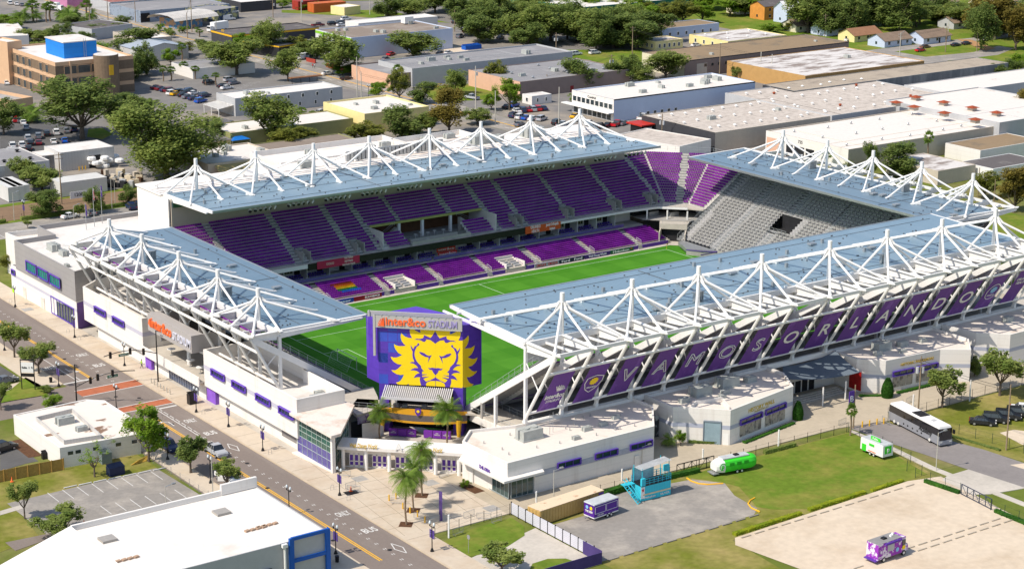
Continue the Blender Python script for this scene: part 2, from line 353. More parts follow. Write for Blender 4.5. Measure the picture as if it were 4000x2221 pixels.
# far upper stand with the chamfered corner; rows are polylines
RISE, RUN = .5, .84
def far_row(z):
    yf = 47.9+(z-7.4)*RUN/RISE; S_ = 168.0+(z-7.4)*2.32; xr = 124.2+(z-7.4)*1.5
    return yf, S_, xr
def far_pts(z, x0=-6.2, x1=None):
    yf, S_, xr = far_row(z)
    return [V(x0, yf, z), V(S_-yf, yf, z), V(xr, S_-xr, z), V(xr, 37.2, z)]
upper = thing('grandstand', 'far grandstand of dark purple seats in the shade of the long canopy', 'grandstand', (55, 55, 3))
NR = 19; zs = [7.4+i*RISE for i in range(NR+1)]
def offs(P, d): return P
tm = MB(); 
rows = [far_pts(z) for z in zs]
for i in range(NR):
    a, b = rows[i], rows[i+1]; z0, z1 = zs[i], zs[i+1]
    for k in range(3):
        segs = [(a[k], a[k+1], b[k], b[k+1])]
        if k == 0:
            if i >= 17: segs = [(V(119.4, a[0].y, 0), a[1], V(119.4, b[0].y, 0), b[1])]
            elif i < 8:
                iv = [(-6.2, 38.6), (69.4, None)] if i >= 5 else [(-6.2, 45.6), (61.8, None)]
                segs = [(V(x0, a[0].y, 0), V(x1, a[0].y, 0) if x1 is not None else a[1], V(x0, b[0].y, 0), V(x1, b[0].y, 0) if x1 is not None else b[1]) for x0, x1 in iv]
        for (A, B_, C_, D_) in segs:
            tm.quad(V(A.x, A.y, z0), V(B_.x, B_.y, z0), V(D_.x, D_.y, z0), V(C_.x, C_.y, z0))
            tm.quad(V(C_.x, C_.y, z0), V(D_.x, D_.y, z0), V(D_.x, D_.y, z1), V(C_.x, C_.y, z1))
tm.build('seating_tier', mat('pale tread concrete', (.60, .57, .52), .85, .1, .3), upper)
AU = [1.4, 16.8, 30.5, 37.5, 46.7, 60.8, 70.1, 77.8, 91.4, 106.6, 119.5]
VOM = [17.0+1.6, 31.0+1.4, 77.4-1.4, 89.5+1.6, 105.6, 117.0]
rnd = random.Random(3)
for i in range(NR):                                                  # seats, row by row
    z = zs[i]; P = rows[i]; Pn = rows[i+1]
    for k in range(3):
        A, B_ = P[k].copy(), P[k+1].copy()
        if k == 0 and i >= 17: A.x = 119.6
        d = (B_-A); Ln = d.length; u = d.normalized(); nrm = V(u.y, -u.x, 0); back = -nrm; n = int(Ln/.55)
        for j in range(n):
            q = A+u*((j+.5)*Ln/n)+back*.5
            if k == 0:
                if min(abs(q.x-a_) for a_ in AU) < .72: continue
                if i < 4 and any(abs(q.x-a_) < 1.4 for a_ in VOM): continue
                if 38.4 < q.x < 69.6 and i < 8:
                    if i >= 5 or 45.4 < q.x < 62 or not (40.3 < q.x < 45.4 or 62.2 < q.x < 68.6): continue
            if k == 1 and abs((j+.5)/n-.62) < .95/Ln: continue
            if k == 2 and (j+.5)*Ln/n > Ln-1.3: continue
            SEATS.append((q, nrm, 0, 'far'))
am = MB(); rm = MB()                                                 # aisle steps and hand rails
for a_ in AU:
    i0 = 8 if 38.6 < a_ < 69.4 else 0; am = MB()
    for i in range(i0, 17 if a_ < 119 else 19):
        y = rows[i][0].y; am.box((a_-.62, y+.05, zs[i]+.01), (a_+.62, y+.42, zs[i]+.05)); am.box((a_-.62, y+.42, zs[i]+.01), (a_+.62, y+.84, zs[i]+.25))
    am.build('aisle_stair', mat('stair concrete', (.33, .32, .30), .85, .15, .6), upper); am = MB()
    if i0 == 0: stair_rail(rm, [V(a_+.8, rows[i][0].y+.1, zs[i]) for i in (0, 3)])
for i in range(NR):
    A, B_, A2, B2 = rows[i][1], rows[i][2], rows[i+1][1], rows[i+1][2]; c0 = A.lerp(B_, .62); c1 = A2.lerp(B2, .62)
    u = (B_-A).normalized(); am.add([c0-u*.8+V(0, 0, .02), c0+u*.8+V(0, 0, .02), c0.lerp(c1, .5)+u*.8+V(0, 0, -.23), c0.lerp(c1, .5)-u*.8+V(0, 0, -.23)], [(0, 1, 2, 3)])
    h = c0.lerp(c1, .45); am.add([h-u*.8+V(0, 0, 0), h+u*.8, V(c1.x, c1.y, c0.z+.25)+u*.8, V(c1.x, c1.y, c0.z+.25)-u*.8, V(h.x, h.y, c0.z)-u*.8, V(h.x, h.y, c0.z)+u*.8], [(4, 5, 1, 0), (0, 1, 2, 3)])
am.build('aisle_stair', mat('stair concrete', (.33, .32, .30), .85, .15, .6), upper)
# front walkway, fascia with panels and rail
fr = MB(); fr.prism([(-7, 46.9), (108, 46.9), (116.3, 46.0), (121.5, 40.8), (123.6, 37.2), (126, 37.2), (124.3, 44.2), (120.0, 48.2), (-7, 48.2)], 7.0, 7.38); fr.build('front_walkway', CONC, upper)
fa = MB(); fa.box((-7, 46.72, 6.55), (18, 46.9, 7.45)); fa.box((77.8, 46.72, 6.95), (108, 46.9, 7.45)); fa.beam((108, 46.8, 7.2), (116.3, 45.9, 7.2), .16, .5); fa.beam((116.3, 45.9, 7.2), (121.5, 40.7, 7.2), .16, .5); fa.build('fascia', WHT, upper)
fb_ = MB(); fb_.box((18.1, 46.6, 6.1), (77.7, 46.88, 7.5)); fb_.build('led_ribbon', BLACK, upper)
pts = densify(V(-6, 47.1, 7.38), V(108, 47.1, 7.38), 60)+densify(V(110, 46.9, 7.38), V(116.2, 46.2, 7.38), 4)+densify(V(117.5, 45, 7.38), V(121.4, 41, 7.38), 4)
stair_rail(rm, pts); pts = densify(V(118.9, 66.4, 17.2), V(125.6, 66.6, 17.2), 4)+densify(V(127.5, 65, 17.2), V(139.5, 52.2, 17.2), 9)+densify(V(139.4, 51, 17.2), V(139.4, 38, 17.2), 7)
stair_rail(rm, pts, 1.2); rm.build('railing', RAIL, upper)
bw = MB(); bw.box((-6.2, 63.0, 15.4), (119.3, 63.3, 22.2)); bw.build('rear_wall', mat('beige wall', (.48, .42, .33), .8, .05, .2), upper)
bk = MB(); bk.box((-6, 62.5, 20.3), (58, 62.95, 21.9)); bk.build('press_window', GLASS, upper)
# rear skirt under the open corner
sk = MB(); q3 = rows[-1]; sk.add([V(119.3, q3[0].y+.4, 2), q3[1]+V(.2, .4, 0), V(q3[1].x+.2, q3[1].y+.4, 2), V(119.3, q3[0].y+.4, 17)], [(0, 2, 1, 3)])
for a, b in ((q3[1]+V(.2, .4, 0), q3[2]+V(.4, .2, 0)), (q3[2]+V(.4, .2, 0), q3[3]+V(.4, 0, 0))): sk.quad(V(a.x, a.y, 2), V(b.x, b.y, 2), b, a)
sk.quad(V(q3[3].x, q3[3].y, 2), V(rows[0][3].x, rows[0][3].y, 2), rows[0][3], q3[3])
sk.build('rear_skirt', mat('grey panel', (.4, .39, .37), .7), upper)
for a_ in VOM:
    vm = MB(); vw = MB(); y0 = 48.0; vm.box((a_-.8, y0+.4, 7.45), (a_+.8, y0+3.4, 7.5)); vm.box((a_-.8, y0+3.3, 7.4), (a_+.8, y0+3.45, 9.45)); vw.box((a_-1.0, y0, 7.4), (a_-.84, y0+3.5, 9.9)); vw.box((a_+.84, y0, 7.4), (a_+1.0, y0+3.5, 9.9)); vw.box((a_-1, y0+3.46, 7.4), (a_+1, y0+3.66, 10.1))
    vm.build('vomitory_opening', DARK, upper); vw.build('vomitory_wall', CONCD, upper)
# middle terrace under the cut-out
tr = thing('hospitality_terrace', 'open bar terrace with a yellow edged soffit cut into the shaded far stand', 'terrace', (54, 52, 7))
m = MB(); m.box((38.6, 47.4, 6.9), (69.4, 60, 7.3)); m.build('floor', CONCD, tr)
m = MB(); m.box((38.6, 54.3, 11.25), (69.4, 54.55, 11.75)); m.build('soffit_edge', mat('soffit yellow', (.42, .40, .12), .6), tr)
m = MB(); m.box((38.4, 59.8, 7), (69.6, 60, 11.4)); m.build('back_wall', mat('timber wall', (.13, .06, .025), .7, .2, 1), tr)
m = MB(); m.box((38.4, 48.5, 7), (38.6, 60, 11.4)); m.box((69.4, 48.5, 7), (69.6, 60, 11.4)); m.build('side_wall', WALL, tr)
for x in (46.6, 53, 60.8): m = MB(); m.box((x-.3, 54.5, 7.3), (x+.3, 55.1, 11.3)); m.build('column', WHT, tr)
m = MB(); m.box((45.8, 47.6, 7.3), (61.8, 47.9, 8.3)); m.box((47, 50.4, 7.3), (60, 51.2, 8.0)); m.build('lounge_parapet', CONC, tr)
for i, (x, y) in enumerate(((50, 53), (52, 54), (53.4, 53), (55.6, 53.6), (57.8, 53.2), (66, 53), (42, 53))):
    m = MB(); m.tube((x, y, 7.3), (x, y, 8.4), .04); m.tube((x, y, 8.4), (x, y, 8.45), .45, n=12); m.build('bar_table', WHT, label='white round bar table on the open terrace cut into the far stand', cat='table', group='bar tables of the far stand terrace')
m = MB(); m.box((46.5, 48.4, 7.3), (50, 49.2, 7.8)); m.box((52, 48.4, 7.3), (57, 49.2, 7.8)); m.box((50.4, 48.5, 7.3), (51.3, 49.3, 8)); m.build('sofa', WHT, tr)
m = MB(); stair_rail(m, densify(V(46, 48.1, 8.3), V(61.6, 48.1, 8.3), 8), .5); stair_rail(m, densify(V(46.5, 52.4, 7.3), V(61, 52.4, 7.3), 8)); stair_rail(m, [V(39, 54, 7.3), V(45, 54, 11)]); stair_rail(m, [V(62, 54, 11), V(69, 54, 7.5)]); m.build('railing', RAIL, tr)
m = MB(); [m.box((44.8-i*.5, 53, 7.3), (45.3-i*.5, 54.2, 10.6-i*.3)) for i in range(11)]; [m.box((62.5+i*.5, 53, 7.3), (63+i*.5, 54.2, 10.6-i*.3)) for i in range(11)]; m.build('terrace_stair', CONCD, tr)
# suites
su = thing('suite_row', 'row of white walled suites with purple seats below the far upper stand', 'suites', (55, 49, 3.6))
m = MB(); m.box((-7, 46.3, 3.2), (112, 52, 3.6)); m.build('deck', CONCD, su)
m = MB(); m.box((-7, 51.4, 3.6), (112, 51.6, 6.95)); m.build('rear_wall', WALL, su)
x = -4.0; k = 0
while x < 104:
    if not (50.5 < x+2.5 < 60):
        wn = MB(); dk = MB(); dv = MB(); fr2 = MB()
        wn.box((x+.5, 51.25, 4.7), (x+3.4, 51.38, 6.2))
        for j in range(5): fr2.box((x+.45+j*.72, 51.2, 4.6), (x+.55+j*.72, 51.3, 6.3))
        dk.box((x+3.9, 51.22, 3.6), (x+5.2, 51.39, 6.4)); dv.box((x+5.5, 48.6, 3.6), (x+5.66, 51.4, 6.9))
        for r_ in range(2):
            for j in range(7 if k % 5 else 0): SEATS.append((V(x+.4+j*.62, 48.0+r_*1.1, 3.62+r_*.35), V(0, -1, 0), 1, 'suite'))
        w_ = wn.build('window', mat('suite window', (.10, .11, .05), .2, .3, 1), su); fr2.build('window_frame', mat('cream frame', (.6, .55, .35), .6), w_); dk.build('doorway', DARK, su); dv.build('dividing_wall', WHT, su)
    x += 5.75; k += 1
m = MB(); m.box((50.8, 50.6, 3.6), (61.5, 51.3, 6.4)); m.build('broadcast_booth', WALL, su)
m = MB(); m.box((-6, 46.32, 3.7), (50, 46.36, 4.4)); m.box((50.6, 46.32, 3.7), (106, 46.36, 4.4)); m.build('glass_balustrade', mat('violet balustrade', (.10, .07, .30), .2, .15, .8, spec=.8), su)
m = MB(); stair_rail(m, densify(V(-6, 46.4, 3.6), V(106, 46.4, 3.6), 56), .95); m.build('railing', RAIL, su)
# lower tier
lower = thing('lower_stand', 'low front tier of purple seats along the far touchline with a sunlit strip', 'grandstand', (55, 42, 1))
AL = [4, 18.3, 33, 47.3, 60.8, 74.7, 90.5, 104.8]; NL = 10; LR, LU = .21, .79; Y0L, Z0L = 38.6, .9
m = MB()
for i in range(NL):
    y = Y0L+i*LU; z = Z0L+i*LR; m.box((-7, y, -.2), (114.3-max(0, i-6)*.6, y+LU, z))
m.build('seating_tier', CONC, lower)
rr = MB()
for a_ in AL:
    m = MB()
    for i in range(NL): y = Y0L+i*LU; z = Z0L+i*LR; m.box((a_-.6, y, z+.01), (a_+.6, y+LU, z+.04))
    stair_rail(rr, [V(a_-.65, 38.8, .95), V(a_-.65, 40.6, 1.4)]); stair_rail(rr, [V(a_+.65, 38.8, .95), V(a_+.65, 40.6, 1.4)])
    m.box((a_-.6, 38.0, 0), (a_+.6, 38.3, .3)); m.box((a_-.6, 38.3, 0), (a_+.6, 38.6, .6)); m.build('aisle_stair', MATS['stair concrete'], lower)
rr.build('railing', WHT, lower)
RB = {2: (.22, .03, .02), 3: (.5, .13, .01), 4: (.62, .40, .01), 5: (.02, .22, .05), 6: (.02, .12, .55)}
for i in range(NL):
    y = Y0L+i*LU+.5; z = Z0L+i*LR
    for j in range(218):
        x = -6.4+j*.55
        if min(abs(x-a_) for a_ in AL) < .85 or x > 113.8-max(0, i-6)*.6: continue
        if (35.2 < x < 40.4 or 65.3 < x < 70.6) and i < 6: continue
        c = 0
        row = 8-i
        if 21.6+(8-i)*.2 < x < 27.2+(8-i)*.1 and row in RB: c = row
        SEATS.append((V(x, y, z), V(0, -1, 0), c, 'lower'))
for bx0 in (35.2, 65.3):
    m = thing('team_bench', 'white padded team dugout seats in a walled pit '+('left of halfway' if bx0 < 50 else 'right of halfway'), 'dugout', (bx0+2.6, 40.5, .9), 'team dugouts in the front rows')
    q = MB(); q.box((bx0, 38.3, .8), (bx0+.15, 43.3, 2.2)); q.box((bx0+5.1, 38.3, .8), (bx0+5.25, 43.3, 2.2)); q.box((bx0, 43.2, .8), (bx0+5.25, 43.4, 2.6)); q.build('side_wall', WALL, m)
    q = MB()
    for i in range(3):
        for j in range(2): q.box((bx0+.6+j*2.3, 39.1+i*1.2, 1.0+i*.15), (bx0+2.3+j*2.3, 39.9+i*1.2, 1.4+i*.15)); q.box((bx0+.6+j*2.3, 39.75+i*1.2, 1.2+i*.15), (bx0+2.3+j*2.3, 39.9+i*1.2, 1.75+i*.15))
    q.build('padded_seat', mat('padded grey white', (.42, .41, .41), .7), m)
    q = MB(); q.box((bx0, 38.3, -.1), (bx0+5.2, 43.3, 1.0)); q.build('floor', CONC, m)
# pitch-side boards
BX = [(-6, 17.6), (19, 32.4), (34, 35), (41, 46.7), (48, 60), (61.5, 65), (71, 74), (75.4, 89.8), (91.2, 104.2), (105.5, 113.5)]
for i, (a, b) in enumerate(BX):
    m = MB(); m.box((a, 38.35, .1), (b, 38.5, .95)); m.build('pitchside_wall', PURP, label='low purple hoarding wall at the foot of the front seats, '+['far left end', 'under the rainbow seats', 'beside the left dugout', 'right of the left dugout', 'left of the aisle before halfway', 'left of the right dugout', 'right of the right dugout', 'behind the orange lettered board', 'behind the green beer board', 'beside the dark tunnel mouth'][i], cat='hoarding', group='purple hoardings at the foot of the front seats')
def board(x0, x1, col, words, tc=(.8, .8, .8), name='advertising_board', lab='', y=37.9, z0=.06, z1=1.0, sz=.75, yoff=0):
    t = thing(name, lab, 'advertising board', ((x0+x1)/2, y, z0))
    m = MB(); m.box((x0, y, z0), (x1, y+.12, z1)); m.build('panel', mat('board '+lab[:18], col, .5, .03), t)
    for (wd, fx, fw_, c_) in words: text(wd, (x0+(x1-x0)*fx, y-.02, (z0+z1)/2+yoff), (1, 0, 0), (0, 0, 1), sz*(z1-z0)/.94, mat('ink %s' % (c_,), c_, .6, .02), parent=t, width=(x1-x0)*fw_, off=.015)
    return t
board(19.0, 24.2, (.01, .06, .35), [('ster', .62, .5, (.7, .8, .9))], lab='blue pitch board ending in white lettering ster')
board(24.4, 31.4, (.30, .008, .02), [('BODYARMOR', .66, .55, (.8, .8, .8))], lab='dark red pitch board with white BODYARMOR lettering')
board(73.0, 80.0, (.35, .36, .38), [('CIRCLE K', .27, .4, (.45, .02, .02)), ('CIRCLE K', .75, .4, (.45, .02, .02))], lab='grey pitch board with two red CIRCLE K marks')
board(80.2, 87.5, (.012, .03, .05), [('Ford', .25, .32, (.8, .8, .8)), ('Ford', .75, .32, (.8, .8, .8))], lab='black pitch board with two white Ford scripts')
board(87.7, 95.2, (.05, .02, .16), [('Walt Disney World', .5, .7, (.7, .7, .75))], lab='violet pitch board with fine white script')
board(95.4, 102.4, (.01, .12, .04), [('Heineken', .45, .7, (.75, .8, .75)), ('*', .9, .08, (.5, .1, .02))], lab='green pitch board with white Heineken lettering')
tA = board(20.2, 31.0, (.42, .02, .07), [('OOOO', .3, .18, (.7, .5, .4)), ('Audi Premium\nAudi Orlando\nAudi North Orlando', .74, .3, (.75, .6, .5))], lab='crimson fascia sign with interlocked rings below the upper seats', y=46.4, z0=6.05, z1=7.75, sz=.42, name='fascia_sign')
board(76.5, 86.8, (.62, .10, .02), [('ORLANDO\nHEALTH', .28, .28, (.85, .8, .75)), ('Jewett Orthopedic\nInstitute', .76, .36, (.85, .8, .75))], lab='orange fascia sign with white ORLANDO HEALTH lettering', y=46.4, z0=6.0, z1=7.75, sz=.55, name='fascia_sign')
t = thing('red_panel_sign', 'tilted red panels with white lettering in front of the broadcast booth', 'sign', (55.2, 48, 3.6)); m = MB(); m.beam((52.6, 48.2, 5.2), (57.8, 48.2, 5.2), .08, 1.0); m.beam((52.6, 47.6, 4.3), (57.8, 47.6, 4.3), .08, .9); m.build('panel', mat('red panel', (.6, .02, .01), .5), t)
text('inter&co', (55.2, 48.13, 5.2), (1, 0, 0), (0, 0, 1), .8, WHT, parent=t, width=4.4); text('inter&co', (55.2, 47.53, 4.3), (1, 0, 0), (0, 0, 1), .8, WHT, parent=t, width=4.4)
# speakers hung under the far canopy
sp = thing('speaker', 'round black speaker on a white bracket under the long far canopy edge', 'speaker', (0, 47, 21.2), 'round speakers under the far canopy edge')
m = MB(); m.tube((0, 47.0, 22.2), (0, 47.1, 21.5), .05, n=5); m.tube((0, 47.3, 21.3), (0, 47.0, 21.15), .42, .42, n=14); m.build('housing', WHT, sp)
m = MB(); m.tube((0, 46.99, 21.15), (0, 46.96, 21.14), .38, n=14); m.build('grille', BLACK, sp); kids(sp)
xs = []
x = 4.5
for grp in range(12):
    for j in range(6):
        xs.append(x+j*1.25)
    x += 9.3
for i, x in enumerate(xs):
    if x > 114: break
    if i == 0: sp.location = (x, 47, 21.2); sp.rotation_euler = (0, 0, radians(-25))
    else: dup(sp, (x, 47, 21.2), radians(-50+(i % 6)*20))
# tunnel, corner deck and right-hand bleachers
tn = thing('corner_tunnel', 'dark tunnel mouth with pale concrete side walls at the far corner', 'tunnel', (116, 40, 0))
A, B_, C_, D_ = V(111.4, 38.6, 0), V(115.0, 34.6, 0), V(118.4, 45.4, 0), V(122.0, 41.6, 0)
m = MB(); m.quad(A+V(0, 0, .08), B_+V(0, 0, .08), D_+V(0, 0, .08), C_+V(0, 0, .08)); m.quad(D_+V(0, 0, .08), D_+V(0, 0, 4), C_+V(0, 0, 4), C_+V(0, 0, .08)); m.build('ramp', CONC, tn)
m = MB(); m.beam(A-V(.3, -.3, -1.6), C_+V(-.3, .3, 2), .3, 3.2, 4.2); m.beam(B_+V(.3, -.3, 1.4), D_+V(.3, -.3, 2), .3, 2.8, 4.2); m.build('side_wall', CONC, tn)
e0, e1 = A.lerp(C_, .30), B_.lerp(D_, .30)
m = MB(); m.prism([e0+V(-.5, .5, 0), e1+V(.5, -.5, 0), D_+V(2, 0, 0), C_+V(0, 2, 0)], 3.3, 4.6); m.build('lintel', CONC, tn)
m = MB(); m.prism([e0+(C_-A)*.10, e1+(D_-B_)*.10, D_+V(.2, .2, 0), C_+V(.2, .2, 0)], .1, 3.25); m.build('dark_throat', DARK, tn)
m = MB(); stair_rail(m, [e0+V(0, 0, 4.6), e1+V(0, 0, 4.6), D_+V(0, 0, 4.6)]); m.build('railing', RAIL, tn)
cdk = thing('corner_bar', 'shaded corner bar deck with tables above the tunnel mouth', 'bar', (118, 44, 4.6)); m = MB(); m.prism([(112, 46.2), (120, 38.2), (126, 38), (128, 46), (121, 52), (112, 52)], 4.62, 4.8); m.build('floor', CONCD, cdk)
m = MB(); m.box((115, 47.5, 4.8), (118, 48.5, 5.9)); m.box((119, 44, 4.8), (121.5, 45, 5.9)); m.build('counter', STEEL, cdk)
for q in (V(113, 46, 4.6), V(120.3, 39.3, 4.6), V(117, 43, 4.6)): m = MB(); m.tube(q, V(q.x, q.y, 7.0), .2, n=8); m.build('column', WHT, cdk)
m = MB(); m.prism([(112, 50), (122, 50), (127, 44), (128, 46), (122, 53), (112, 53)], 4.8, 7.0); m.build('rear_wall', DARK, cdk)
ALUM = mat('aluminium bleacher', (.44, .43, .42), .55, .10, .8, metal=.1, stripe=(1, 1.1, .35))
rs = thing('bleacher_stand', 'tall grey metal bleacher stand behind the far goal, lower rows in sun', 'grandstand', (126, 0, 1.5))
m = MB(); rl_ = MB(); NRR = 32
for i in range(NRR):
    x = 115.2+i*.78; z = 1.4+i*.52
    if 11 <= i < 17: iv = [(-38, -30), (-24, 7.5), (14.5, 35.8)]
    else: iv = [(-38, 35.8)]
    for a, b in iv:
        m.box((x, a, z-.1), (x+.78, b, z)); m.box((x+.72, a, z), (x+.80, b, z+.52))
        for y_ in [a+.8+j*1.35 for j in range(int((b-a-1)/1.35))]:
            if min(abs(y_-q) for q in (24, 12, -2, -16, -28)) < .9: continue
            rl_.box((x+.30, y_-.58, z+.40), (x+.48, y_+.58, z+.46)); rl_.box((x+.46, y_-.58, z+.5), (x+.50, y_+.58, z+.86)); rl_.box((x+.30, y_-.03, z), (x+.34, y_+.03, z+.4))
m.build('bleacher_tread', ALUM, rs); rl_.build('bench_rail', mat('weathered aluminium bench', (.40, .39, .37), .55, .2, 1.5, metal=.15), rs)
m = MB()
for y_ in (24, 12, -2, -16, -28):
    am = MB()
    for i in range(NRR):
        if 11 <= i < 17 and (7.5 < y_ < 14.5): continue
        x = 115.2+i*.78; z = 1.4+i*.52; am.box((x, y_-.6, z+.01), (x+.39, y_+.6, z+.05)); am.box((x+.39, y_-.6, z+.01), (x+.76, y_+.6, z+.28))
    am.build('stair', STEEL, rs); am = MB()
    stair_rail(m, [V(115.2+i*.78, y_+.65, 1.4+i*.52) for i in (0, 4, 8, 10)]); stair_rail(m, [V(115.2+i*.78, y_-.65, 1.4+i*.52) for i in (17, 22, 27, 31)])
for i in range(0, NRR): am.box((115.2+i*.78, 35.9, 1.0+i*.52), (115.98+i*.78, 37.1, 1.45+i*.52))
stair_rail(m, [V(115.4+i*.78, 35.9, 1.45+i*.52) for i in range(0, 32, 3)]); stair_rail(m, [V(115.4+i*.78, 37.1, 1.45+i*.52) for i in range(0, 32, 3)])
stair_rail(m, densify(V(123.2, 7.5, 7), V(123.2, 14.5, 7), 5)); m.build('railing', RAIL, rs); am.build('stair', STEEL, rs)
m = MB(); m.box((140.2, -38, 2), (140.4, 35, 18.2)); m.build('rear_screen', CONCD, rs)  # added screen, not a real wall: keeps sky light off the upper rows
m = MB(); m.box((128.6, 7.3, 6.6), (128.8, 14.7, 10.2)); m.box((123, 7.4, 6.5), (128.6, 14.6, 6.7)); m.box((128.6, -30, 6.6), (128.8, -24, 10)); m.build('portal', DARK, rs)
m = MB(); m.beam((110.2, 27.6, .6), (112.4, 24.6, .6), .2, 1.2); m.beam((112.4, 24.6, .6), (115.2, 22, .6), .2, 1.2); m.box((115.0, -38, 0), (115.2, 22, 1.6)); m.build('front_wall', CONCD, rs)
m = MB(); m.prism([(110.4, 27.8), (113.2, 34.2), (118, 36), (115.3, 22)], .6, 1.4); m.build('front_deck', STEEL, rs)
m = MB(); m.box((109.9, 22, 1.1), (115.1, 22.1, 1.3)); m.beam((110.1, 27.6, 1.24), (112.3, 24.5, 1.24), .22, .1); m.beam((112.3, 24.5, 1.24), (115.1, 21.9, 1.24), .22, .1); m.build('wall_capping', PURP, rs)
# near and left stands, mostly seen from behind
STAND = {'far': upper, 'lower': lower, 'suite': su}
for side, o0, zb, lab in (('near', 50.0, 6.3, 'near grandstand of purple seats under the canopy with banners'), ('left', 11.7, 3.7, 'end grandstand of purple seats behind the near goal')):
    Q = frame(side); c = CAN[side]; t_ = STAND[side] = thing('grandstand', lab, 'grandstand', Q((c['s0']+c['s1'])/2, o0, 0)); m = MB()
    n = 29 if side == 'near' else 28
    s0, s1 = (c['s0'], c['s1']+14) if side == 'near' else (c['s0'], 44)
    for i in range(n):
        o = o0+i*.84; z = zb+.35+i*.56
        if side == 'near' and i >= 20: s0 = 113.5
        m.add([Q(s0, o, z), Q(s1, o, z), Q(s1, o+.84, z), Q(s0, o+.84, z), Q(s1, o+.84, z+.56), Q(s0, o+.84, z+.56)], [(0, 1, 2, 3), (3, 2, 4, 5)])
        far_ = side == 'near' and i > 10
        for j in range(int((s1-s0-1)/.55)):
            s = s0+.9+j*.55
            if (s-s0) % 14.9 < 1.3: continue
            if side == 'near' and not (s > 96 or s < 12 or i < 4): continue
            SEATS.append((Q(s, o+.45, z), Q(0, -1, 0)-Q(0, 0, 0), 0, side))
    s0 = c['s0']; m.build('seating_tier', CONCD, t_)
    m = MB(); lo = (39.6, 12) if side == 'near' else (8.2, 5)
    for i in range(lo[1]):
        o = lo[0]+i*.84; z = .9+i*.42 if side == 'near' else 1.1+i*.5; m.add([Q(s0, o, z), Q(s1-10, o, z), Q(s1-10, o+.84, z), Q(s0, o+.84, z), Q(s1-10, o+.84, z+.5), Q(s0, o+.84, z+.5)], [(0, 1, 2, 3), (3, 2, 4, 5)])
        for j in range(int((min(s1, 60)-s0-1)/.55)):
            s = s0+.9+j*.55
            if (s-s0) % 14.9 < 1.3: continue
            SEATS.append((Q(s, o+.45, z), Q(0, -1, 0)-Q(0, 0, 0), 0, side+'low'))
    m.build('lower_tier', CONCD, t_)
    m = MB(); sl_ = 2/3
    stair_rail(m, [Q(s0-.15, o0+k*1.68-1, zb-.3+k*1.12) for k in range(14)], 1.3)
    stair_rail(m, [Q(s0+1.2, o0+k*1.68, zb+.35+k*1.12) for k in range(13)], .9)
    stair_rail(m, densify(Q(s0, o0-.3, zb+.3), Q(s1, o0-.3, zb+.3), 40), 1.0)
    m.build('railing', RAIL, t_)
    m = MB()
    for i in range(n*2): o = o0+i*.42; m.beam(Q(s0+.25, o, zb+.35+i*.28), Q(s0+1.1, o, zb+.35+i*.28), .36, .14)
    m.build('side_stair', STEEL, t_)
    m = MB(); m.prism([Q(s0, o0-2.5, 0), Q(s1, o0-2.5, 0), Q(s1, c['foot'], 0), Q(s0, c['foot'], 0)], 4.4, 4.8) if side == 'near' else m.prism([Q(s0, 16, 0), Q(s1, 16, 0), Q(s1, 31, 0), Q(s0, 31, 0)], 2.0, 2.3); m.build('concourse_floor', CONCD, t_)
    for i, s in enumerate(c['raf']):
        if i % 2 == 0:
            m = MB(); m.beam(Q(s, o0+5, 2.3), Q(s, o0+5, zb+2.6), .55, .55, upv=Q(1, 0, 0)-Q(0, 0, 0)); m.build('support_column', CONCD, t_)
# enclosed cladding panels below near back beam
m = MB(); c = CAN['near']
for i in range(len(c['raf'])-1):
    a, b = c['raf'][i]+.4, c['raf'][i+1]-.4
    m.box((a, -67.5, 19.6 if i % 4 else 19.3), (b, -67.4, 21.7))
m.build('back_cladding', mat('pale cladding', (.50, .48, .45), .7, .04), [o for o in sc.objects if o.get('label', '').startswith('near grandstand')][0])
# ---------------------------------------------------------------- seats: the nearest 300 one by one, all others as one mesh
SC = {0: (.215, .022, .29), 1: (.07, .035, .25)}; SC.update(RB); SM = {}
for k_, c_ in SC.items(): SM[k_] = mat('seat plastic %d' % k_, c_, .5, .25, .35, spec=.15, detail=2)
def seat_geo(mb, p, n, big=1.0):
    n = Vector(n).normalized(); u = Vector((-n.y, n.x, 0)); b = -n
    for (o0, o1, z0, z1) in ((-.12, .24, .38, .46), (.20, .28, .40, .80)):
        a = [p+u*s*.24+b*o+V(0, 0, z) for z in (z0, z1) for s, o in ((-1, o0), (1, o0), (1, o1), (-1, o1))]
        mb.add(a, [(0, 1, 5, 4), (1, 2, 6, 5), (2, 3, 7, 6), (3, 0, 4, 7), (4, 5, 6, 7)])
protos = {}
for key in SM:
    mb = MB(); seat_geo(mb, V(0, 0, 0), (0, -1, 0)); me = bpy.data.meshes.new('seat'); me.from_pydata([tuple(q) for q in mb.v], [], mb.f); me.materials.append(SM[key]); protos[key] = me
NM = {2: 'dark red', 3: 'orange', 4: 'yellow', 5: 'green', 6: 'blue'}; keys = sorted(SM)
SHOW = {'far': lambda q: q.z > 9, 'lower': lambda q: True, 'suite': lambda q: True, 'near': lambda q: q.x > 112, 'left': lambda q: q.y > 36 or q.y < -28.6}
